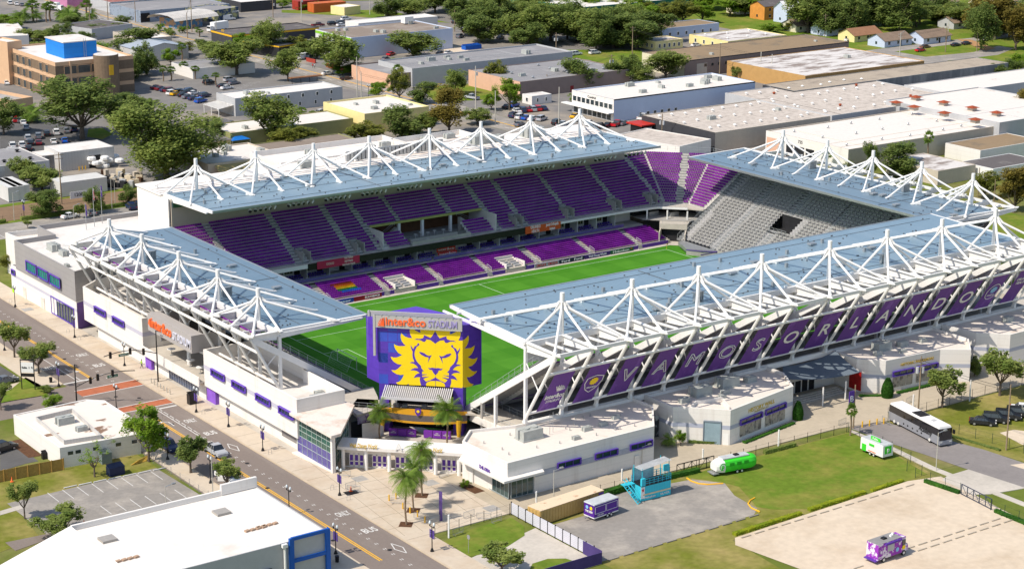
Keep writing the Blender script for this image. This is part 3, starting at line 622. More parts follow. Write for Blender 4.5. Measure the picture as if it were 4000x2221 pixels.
for grp, root in STAND.items():
    S_ = [s for s in SEATS if s[3].replace('nearlow', 'near').replace('leftlow', 'left') == grp]
    near = sorted([s for s in S_ if SHOW[grp](s[0])], key=lambda s: (0 if s[2] > 1 else 1, (s[0]-CC).length))[:100]; ids = set(id(s) for s in near)
    for s in near:
        o = bpy.data.objects.new('seat', protos[s[2]]); sc.collection.objects.link(o); o.parent = root; o.location = s[0]-ORG[root.name]; o.rotation_euler = (0, 0, math.atan2(s[1].y, s[1].x)+pi/2)
        if s[2] > 1: o['label'] = '%s seat of the rainbow block' % NM[s[2]]
    mb = MB()
    for s in S_:
        if id(s) not in ids: mb.mi = keys.index(s[2]); seat_geo(mb, s[0], s[1])
    o = mb.build('seats', [SM[k_] for k_ in keys], root); o['kind'] = 'stuff'
# ================================================================ ground and immediate surroundings
def pp(h, *px): return [g(x, y, h) for x, y in px]
GRASSM = mat('dry lawn', (.155, .17, .025), .95, .25, .10, c2=(.34, .27, .10), c2at=.54, c2w=.16, spec=.05, bump=.4)
GRASSG = mat('green lawn', (.125, .19, .022), .95, .25, .12, c2=(.24, .22, .05), c2at=.57, c2w=.14, spec=.05, bump=.4)
ASPH = mat('brown grey asphalt', (.215, .175, .15), .9, .10, .25, spec=.2, c2=(.25, .21, .18), c2at=.58, c2w=.12, streak=(1, .15, 1))
ASPHG = mat('worn grey asphalt', (.27, .245, .215), .9, .16, .16, c2=(.40, .355, .30), c2at=.57, c2w=.1, detail=8)
ASPHD = mat('dark asphalt', (.11, .105, .10), .9, .12, .2)
PAVE = mat('plaza paving', (.56, .47, .36), .85, .09, .12, c2=(.47, .36, .25), c2at=.60, c2w=.12, detail=8)
KERB = mat('kerb stone', (.52, .42, .30), .85, .1, .5)
GRAV = mat('pale crushed shell', (.62, .51, .38), .95, .14, .09, c2=(.50, .39, .27), c2at=.60, c2w=.12, bump=.5, detail=9)
MULCH = mat('mulch', (.10, .045, .02), .95, .3, 2)
BAND = mat('pale blue wall band', (.40, .42, .50), .8, .03, stripe=(2, .4, .08))
PGREY = mat('marking white', (.62, .60, .56), .8, .12, 1.5)
PYEL = mat('marking yellow', (.80, .42, .02), .8, .08, 1)
BRICK = mat('red brick crossing', (.42, .13, .06), .85, .12, .4)
m = MB(); z = GZ
for a in ([(-900, -500), (-36.2, -500), (-36.2, 1400), (-900, 1400)], [(-36.2, -500), (1500, -500), (1500, -69.5), (-36.2, -69.5)], [(-36.2, 78), (1500, 78), (1500, 1400), (-36.2, 1400)], [(146, -69.5), (1500, -69.5), (1500, 78), (146, 78)]): m.sheet(a, z)
m.build('ground', mat('ground', (.13, .16, .03), .95, .25, .06, c2=(.24, .20, .09), c2at=.58, c2w=.15, spec=.05), kind='structure')
m = MB(); m.box((-36.2, -69.5, -.4), (-12.6, 78, z)); m.box((-12.6, -69.5, -.4), (146, -46.6, z)); m.box((139.5, -46.6, -.4), (146, 78, z)); m.box((-12.6, 60.5, -.4), (139.5, 78, z)); m.build('concourse', CONC, kind='structure')
def slab(name, poly, z0, z1, mt): m = MB(); m.prism(poly, GZ+z0, GZ+z1); return m.build(name, mt, kind='structure')
def sheet(name, poly, dz, mt): m = MB(); m.sheet(poly, GZ+dz); return m.build(name, mt, kind='structure')
# roads
sheet('street', [(-52.8, -260), (-40.6, -260), (-40.6, 420), (-52.8, 420)], .02, ASPH)
sheet('side_street', [(-200, 1.5), (-52.7, 1.5), (-52.7, 12.5), (-200, 12.5)], .012, ASPH)
sheet('cross_street', [(-200, 143), (157, 143), (157, 158), (-200, 158)], .012, mat('brown worn asphalt', (.22, .14, .08), .9, .12, .2))
sheet('far_street', [(157, 90), (170, 90), (170, 900), (157, 900)], .02, ASPHG)
slab('sidewalk', [(-40.3, -260), (-35.9, -260), (-35.9, 142), (-40.3, 142)], 0, .14, PAVE)
slab('sidewalk', [(-57.5, 14), (-53.1, 14), (-53.1, 142), (-57.5, 142)], 0, .14, PAVE)
slab('sidewalk', [(-56.2, -260), (-50.2, -260), (-50.2, -78), (-53.1, -74), (-53.1, -9), (-56.2, -9)], 0, .14, PAVE)
slab('kerb', [(-40.62, -260), (-40.3, -260), (-40.3, 142), (-40.62, 142)], 0, .15, KERB)
slab('kerb', [(-53.1, 14), (-52.8, 14), (-52.8, 142), (-53.1, 142)], 0, .15, KERB); slab('kerb', [(-53.1, -74), (-52.8, -74), (-52.8, -9), (-53.1, -9)], 0, .15, KERB)
slab('corner_paving', [(-75, 12.8), (-57.5, 12.8), (-53.1, 13.9), (-53.1, 20), (-57.5, 20), (-75, 17)], 0, .13, PAVE)
sheet('turn_pocket', [(-56.5, -78), (-52.7, -74), (-52.7, -10), (-56.5, -10)], .03, ASPH)
# road markings
mk = MB()
def rect(x0, y0, x1, y1): mk.sheet([(x0, y0), (x1, y0), (x1, y1), (x0, y1)], GZ+.032)
y = -140
while y < 130:
    if not -8 < y < 9:
        for dx in (-.22, .12): rect(-44.45+dx, y, -44.33+dx, y+.55)
    y += 2.35
rect(-53, 13.9, -46.4, 14.4); rect(-44.2, -9.0, -40.8, -8.5)
for y0, y1 in ((9.0, 9.25), (5.2, 5.45), (-4.2, -3.95), (-7.3, -7.05)): rect(-52.7, y0, -40.7, y1)
for x0, y0, y1 in ((-49.9, 14.4, 34), (-44.9, -30, -9), (-44.35, -24, -9)): rect(x0, y0, x0+.15, y1)
mk.build('lane_markings', PGREY, kind='structure')
m = MB()
for dx in (-.32, .06): m.sheet([(-47.1+dx, 14), (-46.9+dx, 14), (-46.9+dx, 130), (-47.1+dx, 130)], GZ+.032); m.sheet([(-47.1+dx, -89), (-46.9+dx, -89), (-46.9+dx, -9), (-47.1+dx, -9)], GZ+.032)
m.build('centre_line', PYEL, kind='structure')
m = MB(); m.sheet([(-52.7, 5.5), (-40.7, 5.5), (-40.7, 8.95), (-52.7, 8.95)], GZ+.03); m.sheet([(-52.7, -7.0), (-40.7, -7.0), (-40.7, -4.25), (-52.7, -4.25)], GZ+.03); m.build('brick_crossing', BRICK, kind='structure')
for wd, px, w_ in (('ONLY', (328, 1385), 2.6), ('BUS', (392, 1425), 2.4), ('ONLY', (740, 1644), 2.4), ('BUS', (822, 1691), 2.4), ('ONLY', (1340, 2006), 2.6), ('BUS', (1443, 2070), 2.6)):
    P = g(*px); P.x = -42.55
    o = text(wd, P+V(0, 0, .035), (1, 0, 0), (0, 1, 0), 1.0, PGREY, 'road_lettering', width=w_*.9, ext=.002, off=.02, yscale=2.5); o['kind'] = 'structure'
for wd, px in (('PKWAY', (185, 1440)),):
    P = g(*px); o = text(wd, P+V(0, 0, .035), (1, 0, 0), (0, 1, 0), 1, PGREY, 'road_lettering', width=3.4, ext=.002, off=.02, yscale=3); o['kind'] = 'structure'
m = MB()
for px in ((912, 1746), (1561, 2139)):
    P = g(*px); P.x = -42.6
    for a, b in (((0, -2.2), (.7, 0)), ((.7, 0), (0, 2.2)), ((0, 2.2), (-.7, 0)), ((-.7, 0), (0, -2.2))): m.beam(P+V(a[0], a[1], .035), P+V(b[0], b[1], .035), .16, .008)
def arrow(P, L, ang, turn=0):
    u = V(cos(ang), sin(ang), 0); n = V(-u.y, u.x, 0); Z_ = V(0, 0, .035); m.beam(P+Z_, P+u*L*.6+Z_, .2, .008)
    e = P+u*L*.6
    if turn: m.beam(e+Z_, e+u*.5+n*turn*.9+Z_, .2, .008); e = e+u*.5+n*turn*.9; u2 = (u+n*turn*1.6).normalized()
    else: u2 = u
    n2 = V(-u2.y, u2.x, 0); m.add([e+n2*.45+Z_, e-n2*.45+Z_, e+u2*1.1+Z_], [(0, 1, 2)])
arrow(V(-49.2, 17, GZ), 4, -pi/2, 1); arrow(V(-46.0, -18.5, GZ), 4, pi/2, 1); arrow(g(255, 1440), 3.5, -pi/2, 1)
m.build('lane_arrow', PGREY, kind='structure')
# plaza with joints
pl = slab('plaza', [(-36, -46), (-36, -85.2), (-21.8, -85.2), (-21.8, -46)], 0, .145, PAVE)
slab('walkway', [(-21.8, -85.2), (48.5, -86.2), (57.5, -88.5), (68, -88.5), (150, -88.5), (150, -66), (-21.8, -66)], 0, .14, mat('warm walkway concrete', (.45, .38, .28), .85, .1, .15))
m = MB()
for k in range(7): x = -35.5+k*3.2; m.beam((x, -46.5, GZ+.147), (x-4, -83.5, GZ+.147), .06, .004)
for k in range(9): y = -50-k*3.6; m.beam((-36, y, GZ+.1475), (-21.9, y-1.5, GZ+.1475), .06, .004)
for k in range(46): y = 120-k*5; m.beam((-40.2, y, GZ+.143), (-36, y, GZ+.143), .07, .004)
m.build('paving_joints', mat('joint grey', (.25, .2, .14), .9), kind='structure')
for nm, lab, px in (('slate', 0, (1405, 1868)), ('x', 0, (1682, 1884)), ('y', 0, (1920, 1984)), ('z', 0, (108, 1208))):
    P = g(*px, .145); sheet('paver_panel', [(P.x-1.1, P.y-1.1), (P.x+1.1, P.y-1.1), (P.x+1.1, P.y+1.1), (P.x-1.1, P.y+1.1)], .152, CONCD)
# lawns, lots and tracks on the right
sheet('lawn', [(-20.9, -87), (48.4, -88.6), (48.2, -97), (45.5, -110.4), (44, -112), (39.5, -111), (0, -112.8), (-5, -160), (-21.3, -160), (-21.3, -87)], .03, GRASSM)
sheet('lawn', [(11, -88.3), (48.3, -88.8), (47.8, -97), (44.5, -110.5), (20, -111.4), (13.5, -107.5), (12, -105), (15.5, -97), (14.5, -94)], .045, GRASSG)
sheet('asphalt_pad', [(-20.9, -92.6), (-6, -92.3), (-3.8, -87.8), (11.4, -90.2), (14.6, -94.5), (12.3, -99.5), (11.6, -105.6), (9.5, -107.2), (-3.2, -107.6), (-20.9, -107.9)], .05, ASPHG)
sheet('lawn', [(-36.3, -88.5), (-36.9, -95.2), (-30.4, -96), (-24.5, -93.5), (-22.5, -90.5), (-22.0, -86.6), (-30, -86.8)], .05, GRASSG)
slab('sidewalk', [(-40.2, -86), (-36.6, -86), (-36.6, -150), (-40.2, -150)], 0, .15, PAVE)
sheet('drive', [(-36.6, -96), (-21.4, -92), (-21.4, -107), (-36.6, -106)], .03, CONC)
sheet('lawn', pp(0, (2080, 2200), (2140, 2181), (2210, 2180), (2270, 2200), (2260, 2240), (2060, 2240)), .05, GRASSG)
sheet('shell_lot', [(39.6, -110.9), (45.6, -112.5), (42.6, -128), (40, -150), (40, -190), (5, -190), (8, -150), (5.5, -140), (1, -127), (-.9, -114.5), (.9, -112.4), (15.7, -111.8)], .06, GRAV)
sheet('service_road', [(50, -87), (53, -87), (57.6, -88.8), (58.5, -96), (61, -108), (62, -122), (62, -190), (50.6, -190), (52.6, -124), (51.8, -116), (51, -104), (50.2, -96)], .05, mat('grey service asphalt', (.24, .215, .20), .9, .1, .2))
slab('sidewalk', [(49.6, -87.8), (48.8, -88.4), (48.0, -98), (46.6, -109), (46.2, -190), (47.6, -190), (47.9, -109), (49.3, -98)], 0, .10, CONC)
slab('apron', [(51.6, -113), (52.8, -124), (46.2, -122.5), (43.6, -121), (44.4, -113.8), (46.5, -113)], .01, .11, CONC)
sheet('lawn', [(58, -88.9), (140, -88.9), (140, -160), (63, -160), (63, -122), (59, -97)], .035, GRASSM)
sheet('sand_patch', pp(0, (3905, 1690), (3960, 1678), (4060, 1690), (4060, 1760), (3990, 1735)), .055, GRAV)
sheet('sand_patch', pp(0, (3945, 1815), (4010, 1808), (4060, 1830), (4060, 1850)), .055, GRAV)
# left foreground lot
sheet('parking_lot', [(-83.5, -36.4), (-57.6, -35.6), (-57.0, -52.6), (-60, -80), (-83, -80)], .04, ASPHG)
sheet('lawn', [(-96, -27), (-57.4, -27.5), (-57.4, -35.9), (-83, -36.8), (-84.5, -52), (-110, -60), (-110, -27)], .03, GRASSM)
sheet('lawn', pp(0, (45, 1520), (100, 1475), (150, 1500), (200, 1530), (170, 1545), (50, 1565), (0, 1575), (0, 1540)), .14, GRASSG)
sheet('parking_lot', [(-110, 20), (-58, 22), (-59, 60), (-110, 60)], .035, ASPHD)
sheet('parking_lot', pp(0, (0, 1715), (60, 1735), (150, 1800), (100, 1810), (0, 1840)), .04, ASPHD)
sheet('mulch_bed', pp(0, (30, 1725), (80, 1714), (165, 1778), (112, 1788)), .05, MULCH)
sheet('path', pp(0, (0, 1995), (78, 1972), (90, 1985), (0, 2012)), .05, CONC); sheet('lane', pp(0, (20, 2118), (180, 2085), (260, 2080), (60, 2150)), .05, ASPH)
m = MB()
for i in range(8): x0 = 612-i*56.5; P = g(588-i*57.5+0, 1840+i*12.0); m.box((P.x-.06, P.y-4.6, GZ+.045), (P.x+.06, P.y, GZ+.05))
for i in range(6): P = g(682-i*58, 1912+i*12.5); m.box((P.x-.06, P.y-4.2, GZ+.045), (P.x+.06, P.y, GZ+.05))
m.build('bay_lines', PGREY, kind='structure')
# ---------------------------------------------------------------- polygonal buildings with parapets
def inset(P, d):
    n = len(P); ar = sum(P[i].x*P[(i+1) % n].y-P[(i+1) % n].x*P[i].y for i in range(n)); sg = 1 if ar > 0 else -1; R = []
    for i in range(n):
        a = (P[i]-P[i-1]); b = (P[(i+1) % n]-P[i]); a.z = b.z = 0; a.normalize(); b.normalize()
        na, nb = V(-a.y, a.x, 0)*sg, V(-b.y, b.x, 0)*sg; mi = na+nb; k = 1+na.dot(nb)
        R.append(V(P[i].x, P[i].y, 0)+mi*(d/max(k, .3)))
    return R
def shell(root, poly, h, wm, rm, par=.55, z0=GZ, name='wall', th=.3):
    P = [V(q[0], q[1], 0) for q in poly]; I = inset(P, th); n = len(P); m = MB(); z1 = z0+h; zr = z1-par
    ar = sum(P[i].x*P[(i+1) % n].y-P[(i+1) % n].x*P[i].y for i in range(n))
    def q4(a, b, za, c, d, zc):
        f = [V(a.x, a.y, za), V(b.x, b.y, za), V(d.x, d.y, zc), V(c.x, c.y, zc)]
        m.add(f if ar > 0 else f[::-1], [(0, 1, 2, 3)])
    for i in range(n):
        j = (i+1) % n; q4(P[i], P[j], z0, P[i], P[j], z1); q4(P[i], P[j], z1, I[i], I[j], z1); q4(I[i], I[j], z1, I[i], I[j], zr)
    m.build(name, wm, root); r = MB(); r.sheet([(q.x, q.y) for q in I], zr); r.build('roof', rm, root)
    return zr
def band(root, poly, z0, z1, mt, name='wall_band'):
    P = inset([V(q[0], q[1], 0) for q in poly], -.02); m = MB(); m.prism([(q.x, q.y) for q in P], z0, z1, cap=False); m.build(name, mt, root)
def winbox(root, a, b, z0, z1, n, fm, gm, depth=.25, name='window', nrm=None):   # framed strip window on the wall line a-b
    a = V(a[0], a[1], 0); b = V(b[0], b[1], 0); u = (b-a).normalized(); o = V(u.y, -u.x, 0) if nrm is None else V(*nrm)
    m = MB(); W_ = (b-a).length
    for zz in (z0, z1): m.beam(a+o*depth/2+V(0, 0, zz), b+o*depth/2+V(0, 0, zz), depth, .14)
    for k in range(n+1): c = a+u*W_*k/n; m.beam(c+o*depth/2+V(0, 0, z0), c+o*depth/2+V(0, 0, z1), depth if k in (0, n) else .08, .12 if k in (0, n) else .07, upv=o)
    w_ = m.build(name, fm, root); q = MB(); q.quad(a+o*.04+V(0, 0, z0), b+o*.04+V(0, 0, z0), b+o*.04+V(0, 0, z1), a+o*.04+V(0, 0, z1)); q.build('pane', gm, w_)
def ac(x, y, z, s=1.0, col=None, parent=None, ang=0):
    m = MB(); u = V(cos(ang), sin(ang), 0); n = V(-u.y, u.x, 0); c = V(x, y, 0)
    m.obox(c, u, 2.6*s, 1.6*s, z, z+1.2*s); m.obox(c-u*.1*s, u, 2.9*s, .12*s, z+.2*s, z+1.25*s); m.tube(c+u*.6*s+V(0, 0, z+1.2*s), c+u*.6*s+V(0, 0, z+1.32*s), .42*s, n=12); m.tube(c-u*.5*s+V(0, 0, z+1.2*s), c-u*.5*s+V(0, 0, z+1.32*s), .42*s, n=12)
    m.obox(c, u, 2.8*s, 1.8*s, z-.02, z+.18*s)
    return m.build('rooftop_unit', col or mat('air handler paint', (.40, .41, .38), .6, .15, .8), parent)
PWIN = mat('violet frame', (.11, .05, .38), .5, .05); GRYW2 = mat('steel blue mullion', (.30, .32, .38), .5); LIL = mat('grey lilac', (.5, .48, .55), .8, .03)
GLG = mat('green glass', (.02, .10, .075), .1, .25, .5, spec=.9)
# W1: office block at the far left corner
w1 = thing('office_block', 'grey over white stadium office block with purple framed green windows by the street', 'building', (-30, 65, GZ))
P1 = [(-36.2, 45.8), (-31.6, 47.2), (-22, 52), (-6, 64), (-2, 86.5), (-30, 86.5), (-30, 80.6), (-36.4, 80.6)]
shell(w1, P1, 6.0, WALL, WROOF, name='lower_wall'); P1u = [(-36.35, 45.6), (-31.5, 47.1), (-22, 52), (-6, 64.1), (-1.9, 86.6), (-27.5, 86.6), (-27.5, 77.2), (-36.55, 77.2)]
shell(w1, P1u, 6.3, GREYP, WROOF, par=1.0, z0=GZ+5.9, name='upper_wall')
P = onx(80, 1010, -36.6)
for i in range(3): winbox(w1, (-36.62, 70.6-i*6.3), (-36.62, 65.2-i*6.3), GZ+7.1, GZ+9.2, 5, PWIN, mat('emerald glass', (.0, .28, .18), .15, .3, .8, spec=.8), depth=.35, nrm=(-1, 0, 0))
winbox(w1, (-36.22, 59), (-36.22, 47.2), GZ+.4, GZ+4.0, 8, PWIN, GLASS, depth=.2, nrm=(-1, 0, 0))
band(w1, P1, GZ+3.6, GZ+4.2, LIL)
winbox(w1, (-36.42, 80.0), (-36.42, 78.0), GZ+6.6-2.4, GZ+7.6-2.4, 1, PWIN, GLASS, depth=.3, nrm=(-1, 0, 0))
m = MB(); m.box((-36.45, 62.5, GZ+.1), (-36.22, 64.2, GZ+2.6)); m.box((-36.45, 72.5, GZ+.1), (-36.22, 74.2, GZ+2.6)); m.build('door', mat('off white door', (.66, .6, .52), .6), w1)
m = MB(); m.quad(V(-36.1, 45.75, GZ), V(-31.6, 47.1, GZ), V(-31.6, 47.1, GZ+11.6), V(-36.1, 45.75, GZ+11.6)); 
w1b = MB(); w1b.quad(V(-36.2, 45.5, GZ+.0), V(-31.5, 46.95, GZ+.0), V(-31.5, 46.95, GZ+5.6), V(-36.2, 45.5, GZ+5.6)); w1b.build('violet_end_wall', mat('violet wall', (.13, .07, .24), .7), w1)
for q in ((210, 975, 1.2), (250, 995, .9), (262, 1040, .5)): P = g(q[0], q[1], 11.3); ac(P.x, P.y, GZ+11.25, q[2], parent=w1, ang=pi/2)
# white annex with roof beyond W1
w0 = thing('white_annex', 'low white annex with wide tiled roof behind the office block and flag poles', 'building', (-10, 95, GZ))
shell(w0, pp(9.5, (20, 905), (140, 952), (215, 930), (800, 830), (560, 815), (146, 890)), 9.3, WALL, mat('tiled white roof', (.76, .70, .62), .7, .06, .3, stripe=(0, 1.5, .12)), par=1.2)
# W2/W3 long white podium
w2 = thing('podium_building', 'long white podium with blue band along the street left of the orange sign', 'building', (-33, 30, GZ))
P2 = [(-36.0, 15.0), (-25, 15.0), (-25, 47), (-31.4, 46.4), (-33.5, 44.5), (-36.0, 42.6)]
def podup(t, P, y0, y1, xl):
    shell(t, P, 6.9, WALL, WROOF, par=2.4, z0=GZ+2.8, name='upper_wall', th=.35); m = MB(); m.box((xl, y0, GZ), (-26, y1, GZ+2.8)); m.build('ground_wall', WALL, t); band(t, P, GZ+6.1, GZ+6.9, LIL)
podup(w2, P2, 15.2, 38.5, -35.0)
for y in (34.2, 25.6): winbox(w2, (-36.02, y+2.6), (-36.02, y-2.6), GZ+6.0, GZ+7.1, 5, PWIN, GLASS, depth=.45, nrm=(-1, 0, 0))
w3 = thing('podium_building', 'long white podium with purple slot windows between the orange sign and the glass corner', 'building', (-33, -22, GZ))
P3 = [(-35.3, -43.4), (-26.0, -43.4), (-26.0, -30), (-25.2, -30), (-25.2, -9.2), (-35.3, -9.2)]
podup(w3, P3, -43.2, -9.4, -34.2)
for y in (-14.5, -23.0, -31.8, -40.0)[1:] + (-15.0,): winbox(w3, (-35.32, y+2.5), (-35.32, y-2.5), GZ+5.9, GZ+7.0, 5, PWIN, GLASS, depth=.45, nrm=(-1, 0, 0))
m = MB(); m.box((-34.26, -36, GZ+1.0), (-34.2, -41, GZ+2.7)); m.build('recess', MATS['recess grey'] if 'recess grey' in MATS else mat('recess grey', (.25, .23, .22), .8), w3)
m = MB(); m.box((-34.9, -12.6, GZ), (-34.2, -9.2, GZ+2.9)); m.build('violet_panel', mat('violet shutter', (.25, .10, .55), .6), w3); m = MB(); m.box((-35.6, 12.6, GZ), (-35.0, 15.2, GZ+2.9)); m.build('violet_panel', MATS['violet shutter'], w2)
ac(-29.3, -40.5, GZ+7.3, 1.1, parent=w3); ac(-32.5, -39, GZ+7.3, .6, parent=w3); ac(-27.4, -37, GZ+7.3, .6, parent=w3)
# sign box over gate between podiums
sg = thing('gate_sign', 'grey box sign with orange and white lettering above the street gate', 'sign', (-35, 1.2, GZ+4))
m = MB(); m.box((-36.9, -7.8, GZ+8.8), (-34.5, 10.4, GZ+12.1)); m.box((-34.5, -7.8, GZ+8.8), (-30, -7.4, GZ+12.1)); m.box((-34.5, 10.0, GZ+6.2), (-30, 10.4, GZ+12.1)); m.build('box', mat('warm grey panel', (.40, .37, .35), .6, .03), sg)
text('inter&co', (-36.95, 4.5, GZ+10.6), (0, -1, 0), (0, 0, 1), 2.7, ORNG, parent=sg, width=8.4, ext=.12, off=.045)
text('STADIUM', (-36.95, -3.9, GZ+10.3), (0, -1, 0), (0, 0, 1), 2.1, mat('steel lettering', (.62, .62, .70), .3, .02), parent=sg, width=7.2, ext=.10, off=.02)
m = MB(); [m.tube(V(-37.0, 9.0, GZ+9.7), V(-37.0, 9.0+1.1*cos(a), GZ+9.7+1.6*sin(a)), .09, n=4) for a in [radians(20+i*14) for i in range(6)]]; m.build('fan_emblem', ORNG, sg)
gt = thing('street_gate', 'open gate terrace with parasol tables under the grey sign', 'gate', (-35, 4.7, GZ))
m = MB(); m.box((-36.2, -9.1, GZ+3.3), (-26, 14.9, GZ+3.6)); m.build('terrace_floor', CONC, gt)
m = MB(); m.box((-36.4, -9.1, GZ+2.7), (-36.2, 14.9, GZ+4.5)); m.build('terrace_parapet', WALL, gt)
m = MB(); m.box((-35.0, -6, GZ+.1), (-34.9, 6, GZ+2.8)); m.build('glazing', mat('blue grey glazing', (.08, .10, .16), .1, .1, spec=.9), gt)
m = MB(); m.box((-35.0, 6.1, GZ), (-34.8, 12.4, GZ+2.8)); m.box((-35.0, -9.1, GZ), (-34.8, -6.1, GZ+2.8)); m.build('gate_wall', WALL, gt)
m = MB(); [m.box((-35.1, y-.05, GZ+.1), (-35.0, y+.05, GZ+2.7)) for y in range(-6, 7)]; m.build('mullion', GRYW2, gt)
m = MB(); m.box((-26.2, -9.1, GZ+3.6), (-26.0, 14.9, GZ+9)); m.build('rear_wall', DARK, gt)
m = MB(); m.box((-26.4, -5, GZ+4.4), (-26.3, 4, GZ+6.4)); m.build('blue_banner', mat('blue banner', (.01, .10, .30), .6), gt)
m = MB(); m.tube((-33, 1.5, GZ+3.6), (-33, 1.5, GZ+9), .4, n=12); m.build('column', WHT, gt)
for i, (x, y) in enumerate(((-33.2, 8.6), (-33.4, 0.2), (-33.8, -4.6))):
    t = thing('high_table', 'white round high table on the gate terrace, '+('left', 'middle', 'right')[i]+' of three', 'table', (x, y, GZ+3.6), 'white tables on the gate terrace'); m = MB(); m.tube((x, y, GZ+3.6), (x, y, GZ+4.8), .05); m.tube((x, y, GZ+3.6), (x, y, GZ+3.65), .35, n=12); m.build('stem', STEEL, t); m = MB(); m.tube((x, y, GZ+4.8), (x, y, GZ+4.87), .8, n=16); m.build('tabletop', WHT, t)
# glass corner
gc = thing('glass_corner', 'glazed ticket corner under a pointed white roof beside the plaza gate', 'building', (-31, -48, GZ))
A_, B_, C_ = V(-34.9, -42.7, 0), V(-34.9, -54.2, 0), V(-28.2, -46.2, 0)
m = MB(); m.prism([(-36.2, -42.4), (-36.3, -56.4), (-34.4, -56.2), (-25.2, -45.2), (-25.8, -42.0)], GZ+6.9, GZ+7.35); m.build('roof', mat('stained white roof', (.72, .64, .56), .8, .1, .3, c2=(.55, .40, .30), c2at=.62, c2w=.1), gc)
m = MB(); m.quad(A_+V(0, 0, GZ+.3), B_+V(0, 0, GZ+.3), B_+V(0, 0, GZ+6.9), A_+V(0, 0, GZ+6.9)); m.quad(B_+V(0, 0, GZ+.3), V(-26.2, -44.6, GZ+.3), V(-26.2, -44.6, GZ+6.9), B_+V(0, 0, GZ+6.9)); m.build('glazing', GLG, gc)
m = MB(); m.quad(A_+V(-.03, 0, GZ+.3), B_+V(-.03, 0, GZ+.3), B_+V(-.03, 0, GZ+3.3), A_+V(-.03, 0, GZ+3.3)); m.build('lower_glazing', mat('violet glazing', (.07, .06, .26), .15, .1, spec=.8), gc)
m = MB(); D_ = V(-26.2, -44.6, 0)
for k in range(8): q = A_.lerp(B_, k/7); m.beam(q+V(-.05, 0, GZ), q+V(-.05, 0, GZ+6.9), .07, .07)
for k in range(9): q = B_.lerp(D_, k/8); m.beam(q+V(.05, -.05, GZ), q+V(.05, -.05, GZ+6.9), .07, .07)
for zz in (1.9, 3.3, 4.3, 5.2): m.beam(A_+V(-.05, 0, GZ+zz), B_+V(-.05, 0, GZ+zz), .07, .06); m.beam(B_+V(.05, -.05, GZ+zz), D_+V(.05, -.05, GZ+zz), .07, .06)
m.build('mullion', mat('pale green mullion', (.45, .52, .48), .5), gc); m = MB(); m.box((-35.2, -54.7, GZ), (-34.6, -54.1, GZ+6.9)); m.prism([(-36, -42.6), (-34.7, -42.6), (-34.7, -54.4), (-35.1, -54.6)], GZ, GZ+.35); m.build('corner_post', WALL, gc)
# gate with script lettering
ga = thing('plaza_gate', 'white entrance gate with purple doors and gold script lettering facing the palm plaza', 'gate', (-26, -59, GZ))
G0, G1 = V(-33.6, -53.6, 0), V(-18.6, -68.2, 0); gu = (G1-G0).normalized(); gn = V(gu.y, -gu.x, 0)
def gp(s, o, z): return G0+gu*s+gn*o+V(0, 0, GZ+z)
GL = (G1-G0).length
m = MB(); m.add([gp(0, .1, 3.7), gp(GL, .1, 3.7), gp(GL, .1, 4.2), gp(0, .1, 4.2), gp(0, -3.6, 3.9), gp(GL, -3.6, 3.9), gp(GL, -3.6, 4.5), gp(0, -3.6, 4.5)], [(0, 1, 2, 3), (5, 4, 7, 6), (3, 2, 6, 7), (1, 0, 4, 5), (1, 5, 6, 2), (4, 0, 3, 7)]); m.build('canopy', WALL, ga)
for k in range(6): m = MB(); s = .8+k*(GL-1.6)/5; m.tube(gp(s, -.6, 0), gp(s, -.6, 3.8), .32, n=12); m.build('column', WHT, ga)
m = MB(); m.beam(gp(.3, -1.6, 3.2), gp(GL-.3, -1.6, 3.2), .2, 1.2); m.beam(gp(.3, -1.6, .15), gp(GL-.3, -1.6, .15), .25, .3); m.build('transom', WALL, ga)
for k in range(5):
    s = 1.7+k*(GL-1.6)/5
    for j in range(3):
        a = s+j*.85-.1; d_ = MB()
        for (z0, z1) in ((.3, .55), (1.15, 1.3), (2.35, 2.6)): d_.beam(gp(a, -1.5, (z0+z1)/2), gp(a+.78, -1.5, (z0+z1)/2), .1, z1-z0)
        for b_ in (a+.06, a+.72): d_.beam(gp(b_, -1.5, .3), gp(b_, -1.5, 2.6), .12, .1, upv=gn)
        dd = d_.build('door', WALL, ga); pn = MB(); pn.quad(gp(a+.05, -1.52, .3), gp(a+.75, -1.52, .3), gp(a+.75, -1.52, 2.6), gp(a+.05, -1.52, 2.6)); pn.build('door_panel', PURP, dd)
for s in (4.4, 15.2): text('Walt Disney World', gp(s, .18, 4.55), gu, (0, 0, 1), 1.0, GOLD, parent=ga, width=4.6, ext=.06, off=.02, shear=.15)
text('A', gp(10.3, .2, 4.7), gu, (0, 0, 1), 1.7, WHT, parent=ga, ext=.08, off=.02)
